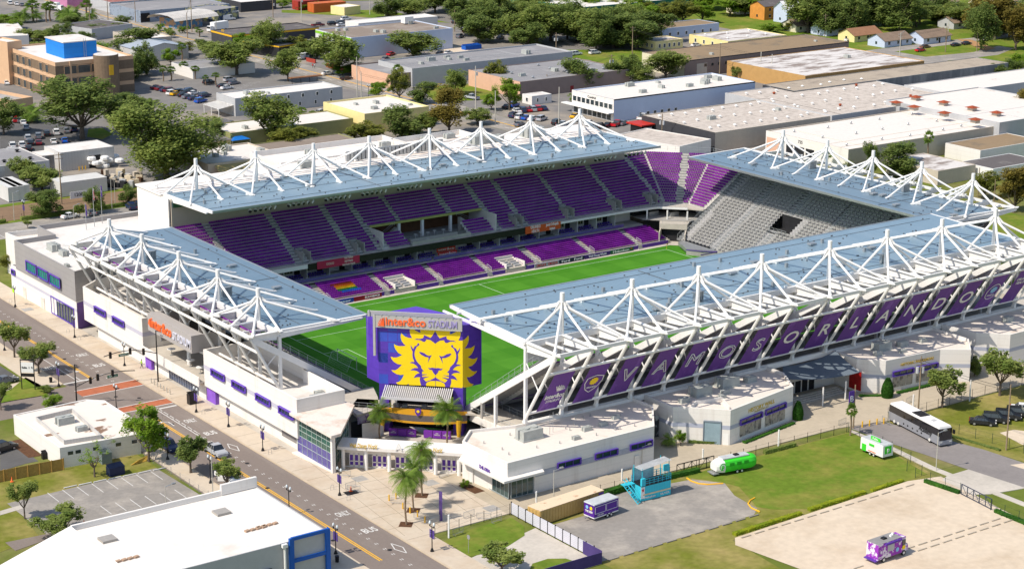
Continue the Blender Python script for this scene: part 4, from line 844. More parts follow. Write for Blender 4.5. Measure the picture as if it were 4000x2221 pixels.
# shop building
dn = thing('stadium_shop', 'white stadium shop with glazed corner, blue band and rooftop units below the banners', 'building', (0, -74, GZ))
PD = [V(-18.9, -68.4, 0), V(-14.9, -64.6, 0), V(-7, -68.4, 0)]+[g(2034, 1674, 6.3)]+[V(-4, -67.2, 0), V(14.5, -67.2, 0)]+pp(6.3, (2450, 1560), (2568, 1606), (2549, 1676))+[V(-18.7, -80.8, 0)]
PD = [V(-18.9, -68.4, 0), V(-14.9, -64.6, 0), V(-7.4, -67.0, 0), V(17.5, -67.2, 0), V(17.6, -72.5, 0), V(11.2, -80.6, 0), V(-18.7, -80.8, 0)]
shell(dn, [V(-18.9, -68.4, 0)]+[V(-14.9, -64.6, 0), V(-7.4, -67.0, 0), V(17.5, -67.2, 0), V(17.6, -72.5, 0), V(11.2, -80.6, 0), V(-13.4, -80.7, 0), V(-13.4, -79.9, 0), V(-17.9, -79.9, 0)], 3.9, WALL, WROOF, par=.1, name='ground_wall')
shell(dn, PD, 2.6, WALL, mat('shop roof membrane', (.72, .64, .56), .8, .06, .15, c2=(.58, .48, .38), c2at=.68, c2w=.06), par=.5, z0=GZ+3.85, name='upper_wall')
m = MB(); m.prism([(-20.4, -69.6), (-19, -68.4), (-18.7, -80.7), (-11.8, -80.7), (-12.4, -82.0), (-20.2, -82.0)], GZ+3.7, GZ+4.05); m.build('canopy', WALL, dn)
m = MB(); m.box((-13.2, -80.78, GZ+2.9), (11.0, -80.72, GZ+3.8)); m.build('wall_band', mat('grey band', (.40, .41, .47), .8), dn)
for x in (-8.9, -1.3, 6.0): winbox(dn, (x, -80.75), (x+4.6, -80.75), GZ+3.3, GZ+4.3, 3, PWIN, GLASS, depth=.3)
for a, b, n in (((-18.2, -71.5), (-18.2, -80.5), 8), ((-17.9, -80.6), (-13.6, -80.6), 4)): winbox(dn, a, b, GZ+.3, GZ+3.4, n, mat('slim grey frame', (.3, .34, .34), .4), mat('shop glass', (.035, .075, .08), .08, .3, .5, spec=.9), depth=.12, nrm=(-1, 0, 0) if n == 8 else (0, -1, 0))
m = MB(); m.box((-18.9, -71.4, GZ), (-18.1, -68.6, GZ+3.7)); m.box((11.3-4.3, -80.78, GZ), (11.3-3.3, -80.7, GZ+2.1)); m.build('wall_pier', WALL, dn)
text('THE DEN', (-19.95, -76.2, GZ+4.35), (0, -1, 0), (0, 0, 1), .8, PURP, parent=dn, width=3.0, ext=.05, off=.02)
for x, y, s in ((-8.5, -72.5, 1.5), (1.5, -74.8, .6), (5.2, -74.5, .55), (-2.5, -77.2, .5), (9, -73, .5)): ac(x, y, GZ+5.95, s, parent=dn)
m = MB(); r = random.Random(5); [m.tube((x, y, GZ+5.9), (x, y, GZ+6.4), .1, n=6) for x, y in [(r.uniform(-16, 12), r.uniform(-79, -69)) for _ in range(22)]]; m.tube((-4.7, -73, GZ+6), (-4.7, -73, GZ+9.5), .04); m.tube((-3.6, -72.4, GZ+6), (-3.6, -72.4, GZ+9.5), .04); m.build('roof_pipe', STEEL, dn)
# history wall building and the Parramore building
def podium(lab, P, wins, txt, sub, tpos, acs, gp_=None):
    t = thing('podium_building', lab, 'building', (P[0].x, P[0].y, GZ)); shell(t, P, 6.4, WALL, MATS['shop roof membrane'], par=.5); band(t, P, GZ+2.9, GZ+3.6, BAND)
    for (a, b, n) in wins:
        winbox(t, a, b, GZ+3.1, GZ+4.0, n, PWIN, GLASS, depth=.35)
        a = V(a[0], a[1], 0); b = V(b[0], b[1], 0); u = (b-a).normalized(); o = V(u.y, -u.x, 0)
        m = MB(); k = 3
        for j in range(k): q0 = a+u*(b-a).length*(j+.04)/k; q1 = a+u*(b-a).length*(j+.94)/k; m.quad(q0+o*.06+V(0, 0, GZ+.9), q1+o*.06+V(0, 0, GZ+.9), q1+o*.06+V(0, 0, GZ+2.8), q0+o*.06+V(0, 0, GZ+2.8))
        m.build('photo_panel', mat('grey photo panels', (.38, .34, .28), .6, .25, 1.2, c2=(.14, .12, .11), c2at=.55, c2w=.05), t)
    if txt:
        a, b, w_, s_ = tpos; u = (V(*b)-V(*a)).normalized(); o = V(u.y, -u.x, 0); c = (V(*a)+V(*b))/2
        text(txt, c+o*.06+V(0, 0, GZ+5.0), u, (0, 0, 1), s_, GOLD, parent=t, width=w_, ext=.03, off=.012)
        if sub: text(sub, c+o*.06+V(0, 0, GZ+4.45), u, (0, 0, 1), .3, GOLD, parent=t, width=w_*.55)
    for q in acs: ac(q[0], q[1], GZ+5.92, q[2], parent=t)
    return t
PH = [V(20.0, -67.2, 0), V(20.0, -74.9, 0), V(20.8, -75.3, 0), V(26.9, -81.8, 0), V(27.6, -81.7, 0), V(44.6, -78.4, 0), V(48.5, -71.8, 0), V(48.5, -67.2, 0)]
hw = podium('white podium with gold HISTORY WALL lettering and a big roller door', PH, [((29.5, -81.37), (35.6, -80.18), 3), ((36.6, -79.98), (42.4, -78.87), 3)], 'HISTORY WALL', 'PRESENTED BY', ((30, -81.2, 0), (41, -79.1, 0), 7.5, 1.0), [(29, -71.5, 1.4), (36, -70.5, 1.5), (24, -73, .7), (33, -73.5, .6), (41, -71, .8), (31, -75, .5)])
a, b = PH[2], PH[3]; u = (b-a).normalized(); o = V(u.y, -u.x, 0)
m = MB(); q0, q1 = a.lerp(b, .50), a.lerp(b, .83); m.quad(q0+o*.05+V(0, 0, GZ+.1), q1+o*.05+V(0, 0, GZ+.1), q1+o*.05+V(0, 0, GZ+4.1), q0+o*.05+V(0, 0, GZ+4.1)); m.build('roller_door', mat('frosted door', (.25, .34, .38), .3, .12, .6), hw)
m = MB(); m.beam(q0+o*.1+V(0, 0, GZ+4.2), q1+o*.1+V(0, 0, GZ+4.2), .12, .25); m.beam(q0+o*.1+V(0, 0, GZ), q0+o*.1+V(0, 0, GZ+4.2), .12, .2); m.beam(q1+o*.1+V(0, 0, GZ), q1+o*.1+V(0, 0, GZ+4.2), .12, .2); m.build('door_frame', mat('blue grey frame', (.22, .26, .30), .5), hw)
m = MB(); q0, q1 = a.lerp(b, .87), a.lerp(b, .98); m.quad(q0+o*.05+V(0, 0, GZ+.1), q1+o*.05+V(0, 0, GZ+.1), q1+o*.05+V(0, 0, GZ+2.2), q0+o*.05+V(0, 0, GZ+2.2)); m.build('door', WHT, hw)
# courtyard wall on its roof
m = MB(); cy = pp(6.4, (2712, 1552), (2750, 1556), (2848, 1598), (2712, 1590)); m.beam(V(27.6, -80.8, GZ+6.2), V(30, -76, GZ+6.2), .2, .7); m.beam(V(30, -76, GZ+6.2), V(25, -75, GZ+6.2), .2, .7); m.beam(V(25, -75, GZ+6.2), V(22.6, -76.6, GZ+6.2), .2, .7); m.build('roof_screen_wall', WALL, hw)
m = MB(); m.box((17.8, -71.5, GZ), (19.8, -71.3, GZ+4)); m.build('mural_gate', mat('dark mural', (.05, .05, .05), .6, .2, 1, c2=(.4, .4, .38), c2at=.55, c2w=.03), hw)
PR = [V(65.0, -67.2, 0), V(65.0, -73.6, 0), V(68.6, -77.4, 0), V(82, -78.3, 0), V(86.6, -81.7, 0), V(91.6, -76.6, 0), V(91.6, -67.2, 0)]
podium('white podium with gold HISTORIC PARRAMORE lettering between the oak and the purple awnings', PR, [((70.4, -77.56), (75.4, -77.9), 3), ((76.2, -77.96), (81.4, -78.3), 3)], 'HISTORIC PARRAMORE', None, ((71, -77.6, 0), (81.6, -78.3, 0), 8.2, .75), [(74, -71, 1.3), (79, -71.5, .8), (71, -73, .6), (76, -74.5, .5), (84, -72, .6)])
PB = [V(94.5, -67.2, 0), V(95.8, -74.8, 0), V(100.2, -79.4, 0), V(125, -79.0, 0), V(125, -67.2, 0)]
podium('plain white podium with blue band at the right edge of the photo', PB, [], None, None, None, [(108, -72, .8), (112, -74, .6)])
# recessed gate between them with a sail awning
ge = thing('recessed_gate', 'shaded turnstile gate with dark doors under a grey sail awning', 'gate', (57, -70, GZ)); m = MB(); m.box((48.6, -68, GZ), (65, -67.6, GZ+4.5)); m.build('rear_wall', WALL, ge)
m = MB(); [m.box((50+i*1.7, -68.1, GZ+.2), (51.3+i*1.7, -68.0, GZ+2.4)) for i in range(6)]; m.build('door', DARK, ge)
m = MB(); n = 8
S0, S1, S2, S3 = V(47.5, -72.5, GZ+5.6), V(63, -76.5, GZ+5.0), V(64.5, -68.5, GZ+6.8), V(52, -67.8, GZ+5.9)
vs_ = [[(S0.lerp(S1, i/n)).lerp(S3.lerp(S2, i/n), j/n)+V(0, 0, -2.2*(i/n)*(1-i/n)*1.2-.6*(j/n)*(1-j/n)) for j in range(n+1)] for i in range(n+1)]
for i in range(n):
    for j in range(n): m.quad(vs_[i][j], vs_[i+1][j], vs_[i+1][j+1], vs_[i][j+1])
m.build('sail_awning', mat('grey sail cloth', (.13, .16, .19), .8, .05), ge, smooth=True)
m = MB(); m.box((64.85, -75, GZ+.6), (64.95, -72, GZ+4.2)); m.build('red_poster', mat('red poster', (.35, .01, .01), .5, .2, 1), ge)
m = MB(); [m.box((51, -71-i*.6, GZ), (63, -70.4-i*.6, GZ+.75-i*.15)) for i in range(5)]; m.build('steps', CONC, ge)
# ---------------------------------------------------------------- purple lion wall (scoreboard)
QF = g(1650, 1690); nF = V(.7071, .7071, 0)
F1, F2 = onp(1477, 1230, QF, nF), onp(1807, 1242, QF, nF); uF = V(.7071, -.7071, 0); zT = (F1.z+F2.z)/2
F1.z = F2.z = 0
def fz(x, y): return onp(x, y, QF, nF)
lz0 = fz(1650, 1505).z; lz1 = zT-.3
bd = thing('scoreboard', 'tall purple screen wall with a yellow lion face and orange lettering above the bar', 'scoreboard', (QF.x, QF.y, GZ))
LP, RP = F1+V(0, 4.0, 0), F2+V(3.9, 0, 0)
PURB = mat('blue violet panel', (.10, .045, .40), .45, .12, .15, stripe=(2, 1.9, .10), detail=1)
m = MB(); m.prism([(F1.x, F1.y), (F2.x, F2.y), (RP.x, RP.y), (RP.x-4, LP.y), (LP.x, LP.y)], lz0, lz1-.9); m.build('screen_box', PURB, bd)
m = MB(); r = random.Random(2)
for i in range(14):
    u0 = r.choice([0, 1.7, 3.4, 12])*1.0; z_ = lz0+r.randint(0, 5)*1.9; q = F1+uF*u0; m.add([q-nF*.012+V(0, 0, z_), q+uF*1.6-nF*.012+V(0, 0, z_), q+uF*1.6-nF*.012+V(0, 0, z_+1.7), q-nF*.012+V(0, 0, z_+1.7)], [(0, 1, 2, 3)])
m.build('blue_panel', mat('brighter blue panel', (.05, .09, .48), .35, .1), bd)
LEO = [(626, 60), (580, 60), (556, 78), (525, 55), (445, 52), (441, 85), (447, 120), (420, 112), (380, 90), (350, 60), (335, 42), (318, 70), (313, 105), (322, 145), (343, 185), (300, 182), (255, 165), (225, 140), (212, 124), (204, 150), (205, 185), (218, 225), (243, 258), (268, 278), (225, 283), (180, 282), (145, 272), (122, 257), (125, 285), (140, 322), (170, 362), (197, 380), (222, 390), (195, 405), (160, 420), (120, 422), (82, 410), (92, 440), (120, 475), (165, 502), (218, 510), (195, 535), (165, 562), (135, 577), (88, 574), (110, 598), (155, 625), (200, 635), (242, 630), (230, 660), (210, 695), (185, 715), (145, 728), (165, 745), (190, 752), (275, 755), (302, 742), (304, 757), (455, 763), (626, 772)]
P_I = [[(368, 203), (400, 192), (440, 195), (475, 185), (488, 165), (484, 147), (520, 160), (568, 183), (595, 150), (626, 97), (626, 255), (600, 232), (565, 208), (512, 198), (514, 212), (498, 230), (475, 228), (450, 212), (420, 205)],
 [(325, 268), (345, 305), (358, 318), (366, 300), (372, 284), (395, 278), (412, 260), (405, 250), (418, 245), (433, 260), (425, 275), (398, 290), (392, 310), (380, 330), (372, 360), (373, 400), (385, 440), (405, 475), (448, 520), (455, 550), (487, 590), (466, 588), (463, 625), (535, 627), (465, 640), (468, 658), (553, 654), (480, 678), (490, 690), (512, 715), (560, 700), (600, 680), (626, 663), (626, 705), (570, 705), (525, 722), (512, 740), (512, 768), (455, 763), (440, 715), (437, 680), (443, 660), (400, 660), (362, 670), (385, 635), (410, 617), (438, 610), (400, 585), (360, 577), (322, 577), (345, 560), (380, 548), (418, 550), (395, 520), (360, 495), (312, 485), (340, 475), (372, 475), (352, 430), (347, 390), (350, 350), (335, 320), (327, 295)],
 [(428, 352), (455, 356), (490, 368), (520, 390), (548, 402), (582, 392), (560, 430), (535, 487), (543, 440), (545, 420), (500, 412), (455, 388), (438, 370)],
 [(536, 543), (560, 552), (590, 545), (626, 552), (626, 635), (605, 612), (592, 590), (588, 575), (555, 568)]]
def uz(x, y): P = fz(1500+x/3.1227, 1260+y/3.1227); return ((P-F1).dot(uF), P.z)
ua = uz(626, 400)[0]; ue = (F2-F1).length
def clip(P, c, keep):
    R = []
    for i in range(len(P)):
        a, b = P[i-1], P[i]; ia, ib = (a[0] <= c) == keep, (b[0] <= c) == keep
        if ia != ib: t = (c-a[0])/(b[0]-a[0]); R.append((c, a[1]+t*(b[1]-a[1])))
        if ib: R.append(b)
    return R
def emblem(polys, dep, mt, nm):
    m = MB()
    for pl_ in polys:
        H = [uz(*q) for q in pl_]; H = [(a, min(b, lz1+.2)) for a, b in H]; Mi = [(2*ua-a, b) for a, b in H][::-1]
        for K in (H, Mi):
            Fp = clip(K, ue, True); Sp = clip(K, ue, False)
            if len(Fp) > 2: m.add([F1+uF*a-nF*dep+V(0, 0, b) for a, b in Fp], [tuple(range(len(Fp)))])
            if len(Sp) > 2: m.add([F2+V(min(a-ue, 3.85), -dep, b) for a, b in Sp], [tuple(range(len(Sp)))])
    return m.build(nm, mt, bd)
emblem([LEO], .03, mat('lion yellow', (.88, .62, .01), .5, .03), 'lion_emblem'); emblem(P_I, .05, PURB, 'lion_detail')
GRB = mat('sign grey', (.42, .41, .38), .6, .03)
m = MB(); c0 = F1-nF*.35; e0, e1 = F1-uF*.6, F2; sb0 = fz(1650, 1283).z
for off_, zz in ((-.45, 0),): m.beam(e0-nF*.4+V(0, 0, (zT+sb0)/2), e1-nF*.4+V(0, 0, (zT+sb0)/2), .35, zT-sb0)
m.beam(e0-nF*.4+V(0, 0, zT-7.2), e0-nF*.4+V(0, 0, zT), .5, .4, upv=uF); m.build('sign_band', GRB, bd)
m = MB(); b0, b1 = onp(1441, 1212, LP, nF), onp(1768, 1228, LP, nF); zr_ = b0.z; b0.z = b1.z = 0; m.beam(b0+V(0, 0, zr_-1), b1+V(0, 0, zr_-1), .35, 2.0); m.beam(b0+V(0, 0, zr_-7), b0+V(0, 0, zr_), .7, .4, upv=uF); m.build('rear_sign_band', GRB, bd)
m = MB(); [m.beam(e0-nF*.4+uF*(k*1.24)+V(0, 0, zT), e0-nF*.4+uF*(k*1.24+.2)+V(0, 0, zT), .4, .3) for k in range(13)]; m.beam(e0-nF*.4+V(0, 0, zT+.16), e1-nF*.4+V(0, 0, zT+.16), .15, .08); m.build('sign_light', STEEL, bd)
zc = (zT+sb0)/2
text('inter&co', F1+uF*4.9-nF*.62+V(0, 0, zc+.1), uF, (0, 0, 1), 2.0, ORNG, parent=bd, width=7.0, ext=.1, off=.035)
text('STADIUM', F1+uF*11.4-nF*.62+V(0, 0, zc), uF, (0, 0, 1), 1.7, mat('lilac lettering', (.35, .30, .55), .4, .02), parent=bd, width=5.0, ext=.08, off=.02)
m = MB(); q = F1+uF*1.2-nF*.66+V(0, 0, zc-.75); [m.tube(q, q-uF*1.15*cos(a)+V(0, 0, 1.5*sin(a)), .09, n=4) for a in [radians(5+i*16) for i in range(6)]]; m.build('fan_emblem', ORNG, bd)
m = MB(); zd = GZ+4.2
for a, b in ((.0, 1.7), (ue-1.7, ue)): m.prism([F1+uF*a, F1+uF*b, F1+uF*b+nF*3, F1+uF*a+nF*3], GZ, lz0)
m.build('support_leg', PURB, bd)
m = MB(); m.add([F1+uF*1.7-nF*.2+V(0, 0, lz0-.3), F1+uF*(ue-1.7)-nF*.2+V(0, 0, lz0-.3), F1+uF*(ue-1.7)-nF*3.0+V(0, 0, lz0-1.5), F1+uF*1.0-nF*3.0+V(0, 0, lz0-1.5)], [(0, 1, 2, 3), (3, 2, 1, 0)])
m.build('louvre_base', mat('louvre steel', (.36, .36, .37), .4, .05, metal=.4), bd); m = MB()
for k in range(34): a = 1.2+k*(ue-2.9)/33; m.beam(F1+uF*a-nF*.2+V(0, 0, lz0-.2), F1+uF*a-nF*3.0+V(0, 0, lz0-1.4), .16, .12)
m.beam(F1+uF*1.0-nF*3.05+V(0, 0, lz0-1.55), F1+uF*(ue-1.5)-nF*3.05+V(0, 0, lz0-1.55), .12, .5); m.build('louvre_awning', mat('pale louvre', (.58, .56, .56), .4, .05), bd)
br = thing('terrace_bar', 'two level bar under the lion wall with a yellow arch and purple counters', 'bar', (QF.x, QF.y, GZ))
m = MB(); m.prism([F1+uF*1.7+nF*2.8, F1+uF*(ue-1.7)+nF*2.8, F1+uF*(ue-1.7)+nF*3, F1+uF*1.7+nF*3], GZ, lz0); m.build('rear_wall', DARK, br)
m = MB(); m.prism([F1-uF*5-nF*.5, F2+uF*3-nF*.5, F2+uF*3+nF*4, F1-uF*5+nF*4], zd-.3, zd); m.build('deck', CONC, br)
arcs = []
for k in range(17):
    t = k/16; s_ = -.8+t*(ue+1.6); arcs.append((s_, -2.6*(1-(2*t-1)**2)*.7-.4, .55*(1-(2*t-1)**2)))
my, mg = MB(), MB()
for (s0, o0, h0), (s1, o1, h1) in zip(arcs, arcs[1:]):
    a, b = F1+uF*s0+nF*o0, F1+uF*s1+nF*o1
    my.quad(a+V(0, 0, zd-.25), b+V(0, 0, zd-.25), b+V(0, 0, zd+.35+h1), a+V(0, 0, zd+.35+h0)); mg.quad(a+V(0, 0, zd-1.35), b+V(0, 0, zd-1.35), b+V(0, 0, zd-.25), a+V(0, 0, zd-.25)); my.quad(a-nF*.02+V(0, 0, zd-1.75), b-nF*.02+V(0, 0, zd-1.75), b-nF*.02+V(0, 0, zd-1.35), a-nF*.02+V(0, 0, zd-1.35))
    my.quad(a+V(0, 0, zd+.05), b+V(0, 0, zd+.05), b-nF*o1*.98+V(0, 0, zd+.05), a-nF*o0*.98+V(0, 0, zd+.05))
my.build('yellow_fascia', mat('amber fascia', (.70, .34, .02), .6, .05), br); mg.build('grey_fascia', mat('bronze grey fascia', (.13, .11, .10), .6), br)
m = MB(); c = F1+uF*(ue/2)-nF*2.5+V(0, 0, zd+.45); m.add([c+uF*a+V(0, 0, b) for a, b in ((-.5, .6), (0, .75), (.5, .6), (.55, 0), (.3, -.5), (0, -.75), (-.3, -.5), (-.55, 0))], [tuple(range(8))]); cr = m.build('crest', PURP, br)
m = MB(); c = c-nF*.04+V(0, 0, .15); m.add([c+uF*.26*cos(a)+V(0, 0, .26*sin(a)) for a in [i*pi/8 for i in range(16)]], [tuple(range(16))]); m.build('crest_badge', mat('lion yellow', (1, 1, 1)), cr)
for s_ in (.6, ue-.6): m = MB(); c = F1+uF*s_-nF*.8; m.tube(c+V(0, 0, GZ), c+V(0, 0, zd-1.2), .3, .55, n=10); m.build('yellow_column', YEL, br)
for k, s_ in enumerate((2.2, 3.8, 5.4, 8.3, 9.9, 11.5)):
    m = MB(); c = F1+uF*(s_+.75)-nF*2.2; m.obox(c, uF, 1.5, .7, GZ+.14, GZ+1.3); o = m.build('bar_counter', mat('counter violet', (.17, .03, .33), .5, .05), label='purple bar counter with white lettering, number %s from the left under the yellow arch' % ('one', 'two', 'three', 'four', 'five', 'six')[k], cat='bar counter', group='purple counters under the yellow arch')
    if k % 2 == 0 or k == 5: text('THE\nTERRACE', c-nF*.37+V(0, 0, GZ+.85), uF, (0, 0, 1), .26, WHT, parent=o, width=1.0)
m = MB(); stair_rail(m, densify(F1-uF*5-nF*.6+V(0, 0, zd), F1+uF*1-nF*.9+V(0, 0, zd), 4)); stair_rail(m, densify(F1+uF*1.2-nF*1.4+V(0, 0, zd), F1+uF*(ue-1.2)-nF*1.4+V(0, 0, zd), 8)); m.build('railing', RAIL, br)
m = MB(); [m.obox(F1+uF*s_-nF*(.4 if s_ < 6 else .2), uF, .9, .7, zd, zd+1.1) for s_ in (3, 4.6, 8, 10.4)]; m.build('bar_stool', STEEL, br); m = MB(); m.obox(F1+uF*2.4+nF*.6, uF, 1.1, .6, zd, zd+1.6); m.build('white_screen', WHT, br)
# ramps to the concourse either side
m = thing('ramp', 'curved concourse deck with a purple mural on its edge left of the bar', 'ramp', (-22, -38, GZ)); q = MB(); q.prism([(-23, -42.3), (-18.2, -41.5), (-15, -36), (-12.7, -30.6), (-22, -30.6), (-21.8, -36.2)], GZ+3.6, GZ+4.2); q.build('deck', CONC, m); q = MB(); q.beam((-23, -42.4, GZ+3.2), (-18.4, -41.9, GZ+3.2), .1, 1.3); q.build('mural_panel', mat('violet mural', (.16, .07, .25), .6, .3, 1, c2=(.45, .4, .48), c2at=.55, c2w=.05), m); q = MB(); stair_rail(q, densify(V(-23, -42.2, GZ+4.2), V(-18.4, -41.6, GZ+4.2), 4)); q.build('railing', RAIL, m); q = MB(); q.box((-24, -42, GZ), (-19, -41.8, GZ+3)); q.build('dark_underside', DARK, m)
q = MB(); q.add([V(-23.4, -44.5, GZ), V(-18.4, -43.4, GZ), V(-18.4, -43.4, GZ+1.6), V(-21, -44, GZ+3.0), V(-23.4, -44.5, GZ+3.4)], [(0, 1, 2, 3, 4)]); q.build('stair_wall', WALL, m)
m = thing('ramp', 'walkway ramp with hand rails between the bar and the shop roof', 'ramp', (-3, -58, GZ)); q = MB(); a0, a1, a2, a3 = F2+uF*.5+V(1, 0, zd), V(-5.0, -66.8, GZ+4.2), V(-.5, -66.8, GZ+4.2), V(-1.0, -52, zd); q.prism([a0, a1, a2, a3], zd-.4, zd); q.build('deck', CONC, m)
q = MB(); stair_rail(q, densify(a0, a1, 7)); stair_rail(q, densify(a3, a2, 7), 1.1); q.build('railing', RAIL, m); q = MB(); q.beam(a0+V(-.1, 0, -1), a1+V(-.1, 0, -1), .2, 1.2); q.build('side_wall', WALL, m)
# ---------------------------------------------------------------- letter banners under the near canopy
c = CAN['near']; Q = frame('near'); A0 = (c['t']-.3, c['z']-.6); B0 = (c['foot']+.4, c['fz'])
LET = ['', '', 'V', 'A', 'M', 'O', 'S', 'O', 'R', 'L', 'A', 'N', 'D', 'O', '', '']
BANM = mat('purple banner cloth', (.13, .045, .27), .6, .22, .35, c2=(.20, .08, .38), c2at=.6, c2w=.05, streak=(1, .4, .4)); raf = c['raf']
for i in range(16):
    s0, s1 = raf[i], raf[i+1] if i+1 < len(raf) else raf[i]+7.4
    def bp(u, v, o=0): oo = A0[0]+(B0[0]-A0[0])*v; zz = A0[1]+(B0[1]-A0[1])*v; return Q(s0+(s1-s0)*u, oo+.28+o, zz)
    nm = {0: 'white fan emblem and stadium name', 1: 'lion crest shield', 14: 'round pale blue crest', 15: 'white hospital lettering'}.get(i, 'letter %s' % LET[i])
    oc = {5: ', left of the S', 7: ', right of the S', 13: ', last letter of the word', 3: ', between V and M', 10: ', between L and N'}.get(i, '')
    t = thing('banner', 'slanted purple banner with %s%s' % (nm, oc), 'banner', bp(.5, .6), 'slanted purple banners of the near stand')
    m = MB(); m.add([bp(.19, .86), bp(.76, .86), bp(.76, .27), bp(.19, .27)], [(0, 1, 2, 3)]); m.build('cloth', BANM, t)
    X_ = (bp(1, .6)-bp(0, .6)).normalized(); Y_ = (bp(.5, .3)-bp(.5, .8)).normalized(); ctr = bp(.5, .56, .12)
    if 2 <= i <= 6: text(LET[i], ctr, X_, Y_, 4.6, WHT, parent=t, outline=.09)
    elif 7 <= i <= 13: text(LET[i], ctr, X_, Y_, 4.4, WHT, parent=t, ext=.02, off=.05)
    elif i == 0:
        text('inter&co', ctr+Y_*-1.2, X_, Y_, 1.6, WHT, parent=t, width=4.0, off=.03); text('STADIUM', ctr+Y_*-2.4, X_, Y_, .9, WHT, parent=t, width=2.8)
        m = MB(); q = ctr+Y_*.0; [m.beam(q, q+X_*1.5*cos(a)+Y_*1.5*sin(a), .16, .05, upv=X_.cross(Y_)) for a in [radians(15+k*20) for k in range(6)]]; m.build('fan_emblem', WHT, t)
    elif i in (1, 14):
        col = mat('lion yellow', (1, 1, 1)) if i == 1 else mat('pale blue crest', (.25, .5, .75), .5); N_ = X_.cross(Y_)
        sh = [(-1.7, 1.5), (0, 2.0), (1.7, 1.5), (1.8, .2), (1.1, -1.4), (0, -2.3), (-1.1, -1.4), (-1.8, .2)] if i == 1 else [(1.7*cos(a*pi/8), 2.1*sin(a*pi/8)) for a in range(16)]
        m = MB(); pts = [ctr+X_*a+Y_*b for a, b in sh]; [m.beam(pts[k-1], pts[k], .14, .05, upv=N_) for k in range(len(pts))]; cr = m.build('shield_outline', WHT, t)
        m = MB(); q = ctr+Y_*.5; m.add([q+X_*.95*cos(a*pi/12)*(1 if a % 2 else .78)+Y_*1.0*sin(a*pi/12)*(1 if a % 2 else .78) for a in range(24)], [tuple(range(24))]); m.build('sun_face', col, cr)
        text('ORLANDO' if i == 1 else 'PRIDE', ctr+Y_*-1.0+N_*.02, X_, Y_, .6, WHT, parent=t, width=1.9)
    elif i == 15: text('ORLANDO\nHEALTH', ctr+Y_*1.5, X_, Y_, 1.1, WHT, parent=t, width=3.6)
# ================================================================ the town
TARR = mat('tar gravel roof', (.24, .19, .15), .9, .12, .12, c2=(.36, .31, .26), c2at=.6, c2w=.12)
GREYR = mat('grey roof', (.26, .25, .25), .9, .08, .12, c2=(.34, .33, .32), c2at=.62, c2w=.1)
DARKR = mat('dark bitumen roof', (.12, .105, .10), .9, .15, .15, c2=(.22, .2, .18), c2at=.62, c2w=.08)
BROWNR = mat('brown weathered roof', (.27, .19, .11), .9, .12, .1, c2=(.14, .12, .09), c2at=.62, c2w=.1)
MOTTR = mat('peeling white roof', (.62, .58, .54), .9, .12, .16, c2=(.26, .21, .18), c2at=.53, c2w=.06, streak=(.5, 1.6, 1))
GRAVR = mat('speckled gravel roof', (.56, .49, .42), .9, .2, .5, c2=(.40, .345, .29), c2at=.55, c2w=.12)
WR2 = mat('cracked white roof', (.70, .64, .575), .85, .08, .1, c2=(.44, .35, .28), c2at=.655, c2w=.035, detail=9)
CREAM = mat('cream wall', (.66, .60, .42), .85, .05); BEIGE = mat('beige wall paint', (.52, .45, .36), .85, .06); SALM = mat('salmon wall', (.66, .40, .27), .85, .05)
BRN = mat('taupe wall', (.27, .20, .17), .85, .06); TANW = mat('ochre wall', (.48, .28, .10), .85, .08); LYEL = mat('pale yellow wall', (.78, .66, .30), .85, .05)
OLIV = mat('olive wall', (.30, .29, .12), .85, .05); GRYW = mat('grey wall paint', (.45, .45, .45), .8, .05); STAIN = mat('stained concrete wall', (.20, .20, .20), .9, .2, .25, c2=(.33, .32, .30), c2at=.55, c2w=.1, streak=(1, 1, .1)); LBLU = mat('pale blue wall', (.52, .58, .70), .8, .03)
CHAR = mat('charcoal wall', (.05, .05, .055), .7, .1); WIN = mat('window dark glass', (.03, .045, .05), .12, .3, .7, spec=.8); MET = mat('ribbed metal wall', (.55, .53, .50), .5, .05, .3, stripe=(0, .9, .12)); PEACH = mat('peach stucco', (.62, .40, .24), .85, .05); BROWNB = mat('brown brick', (.20, .14, .09), .85, .15, 1.2, stripe=(2, .5, .1))
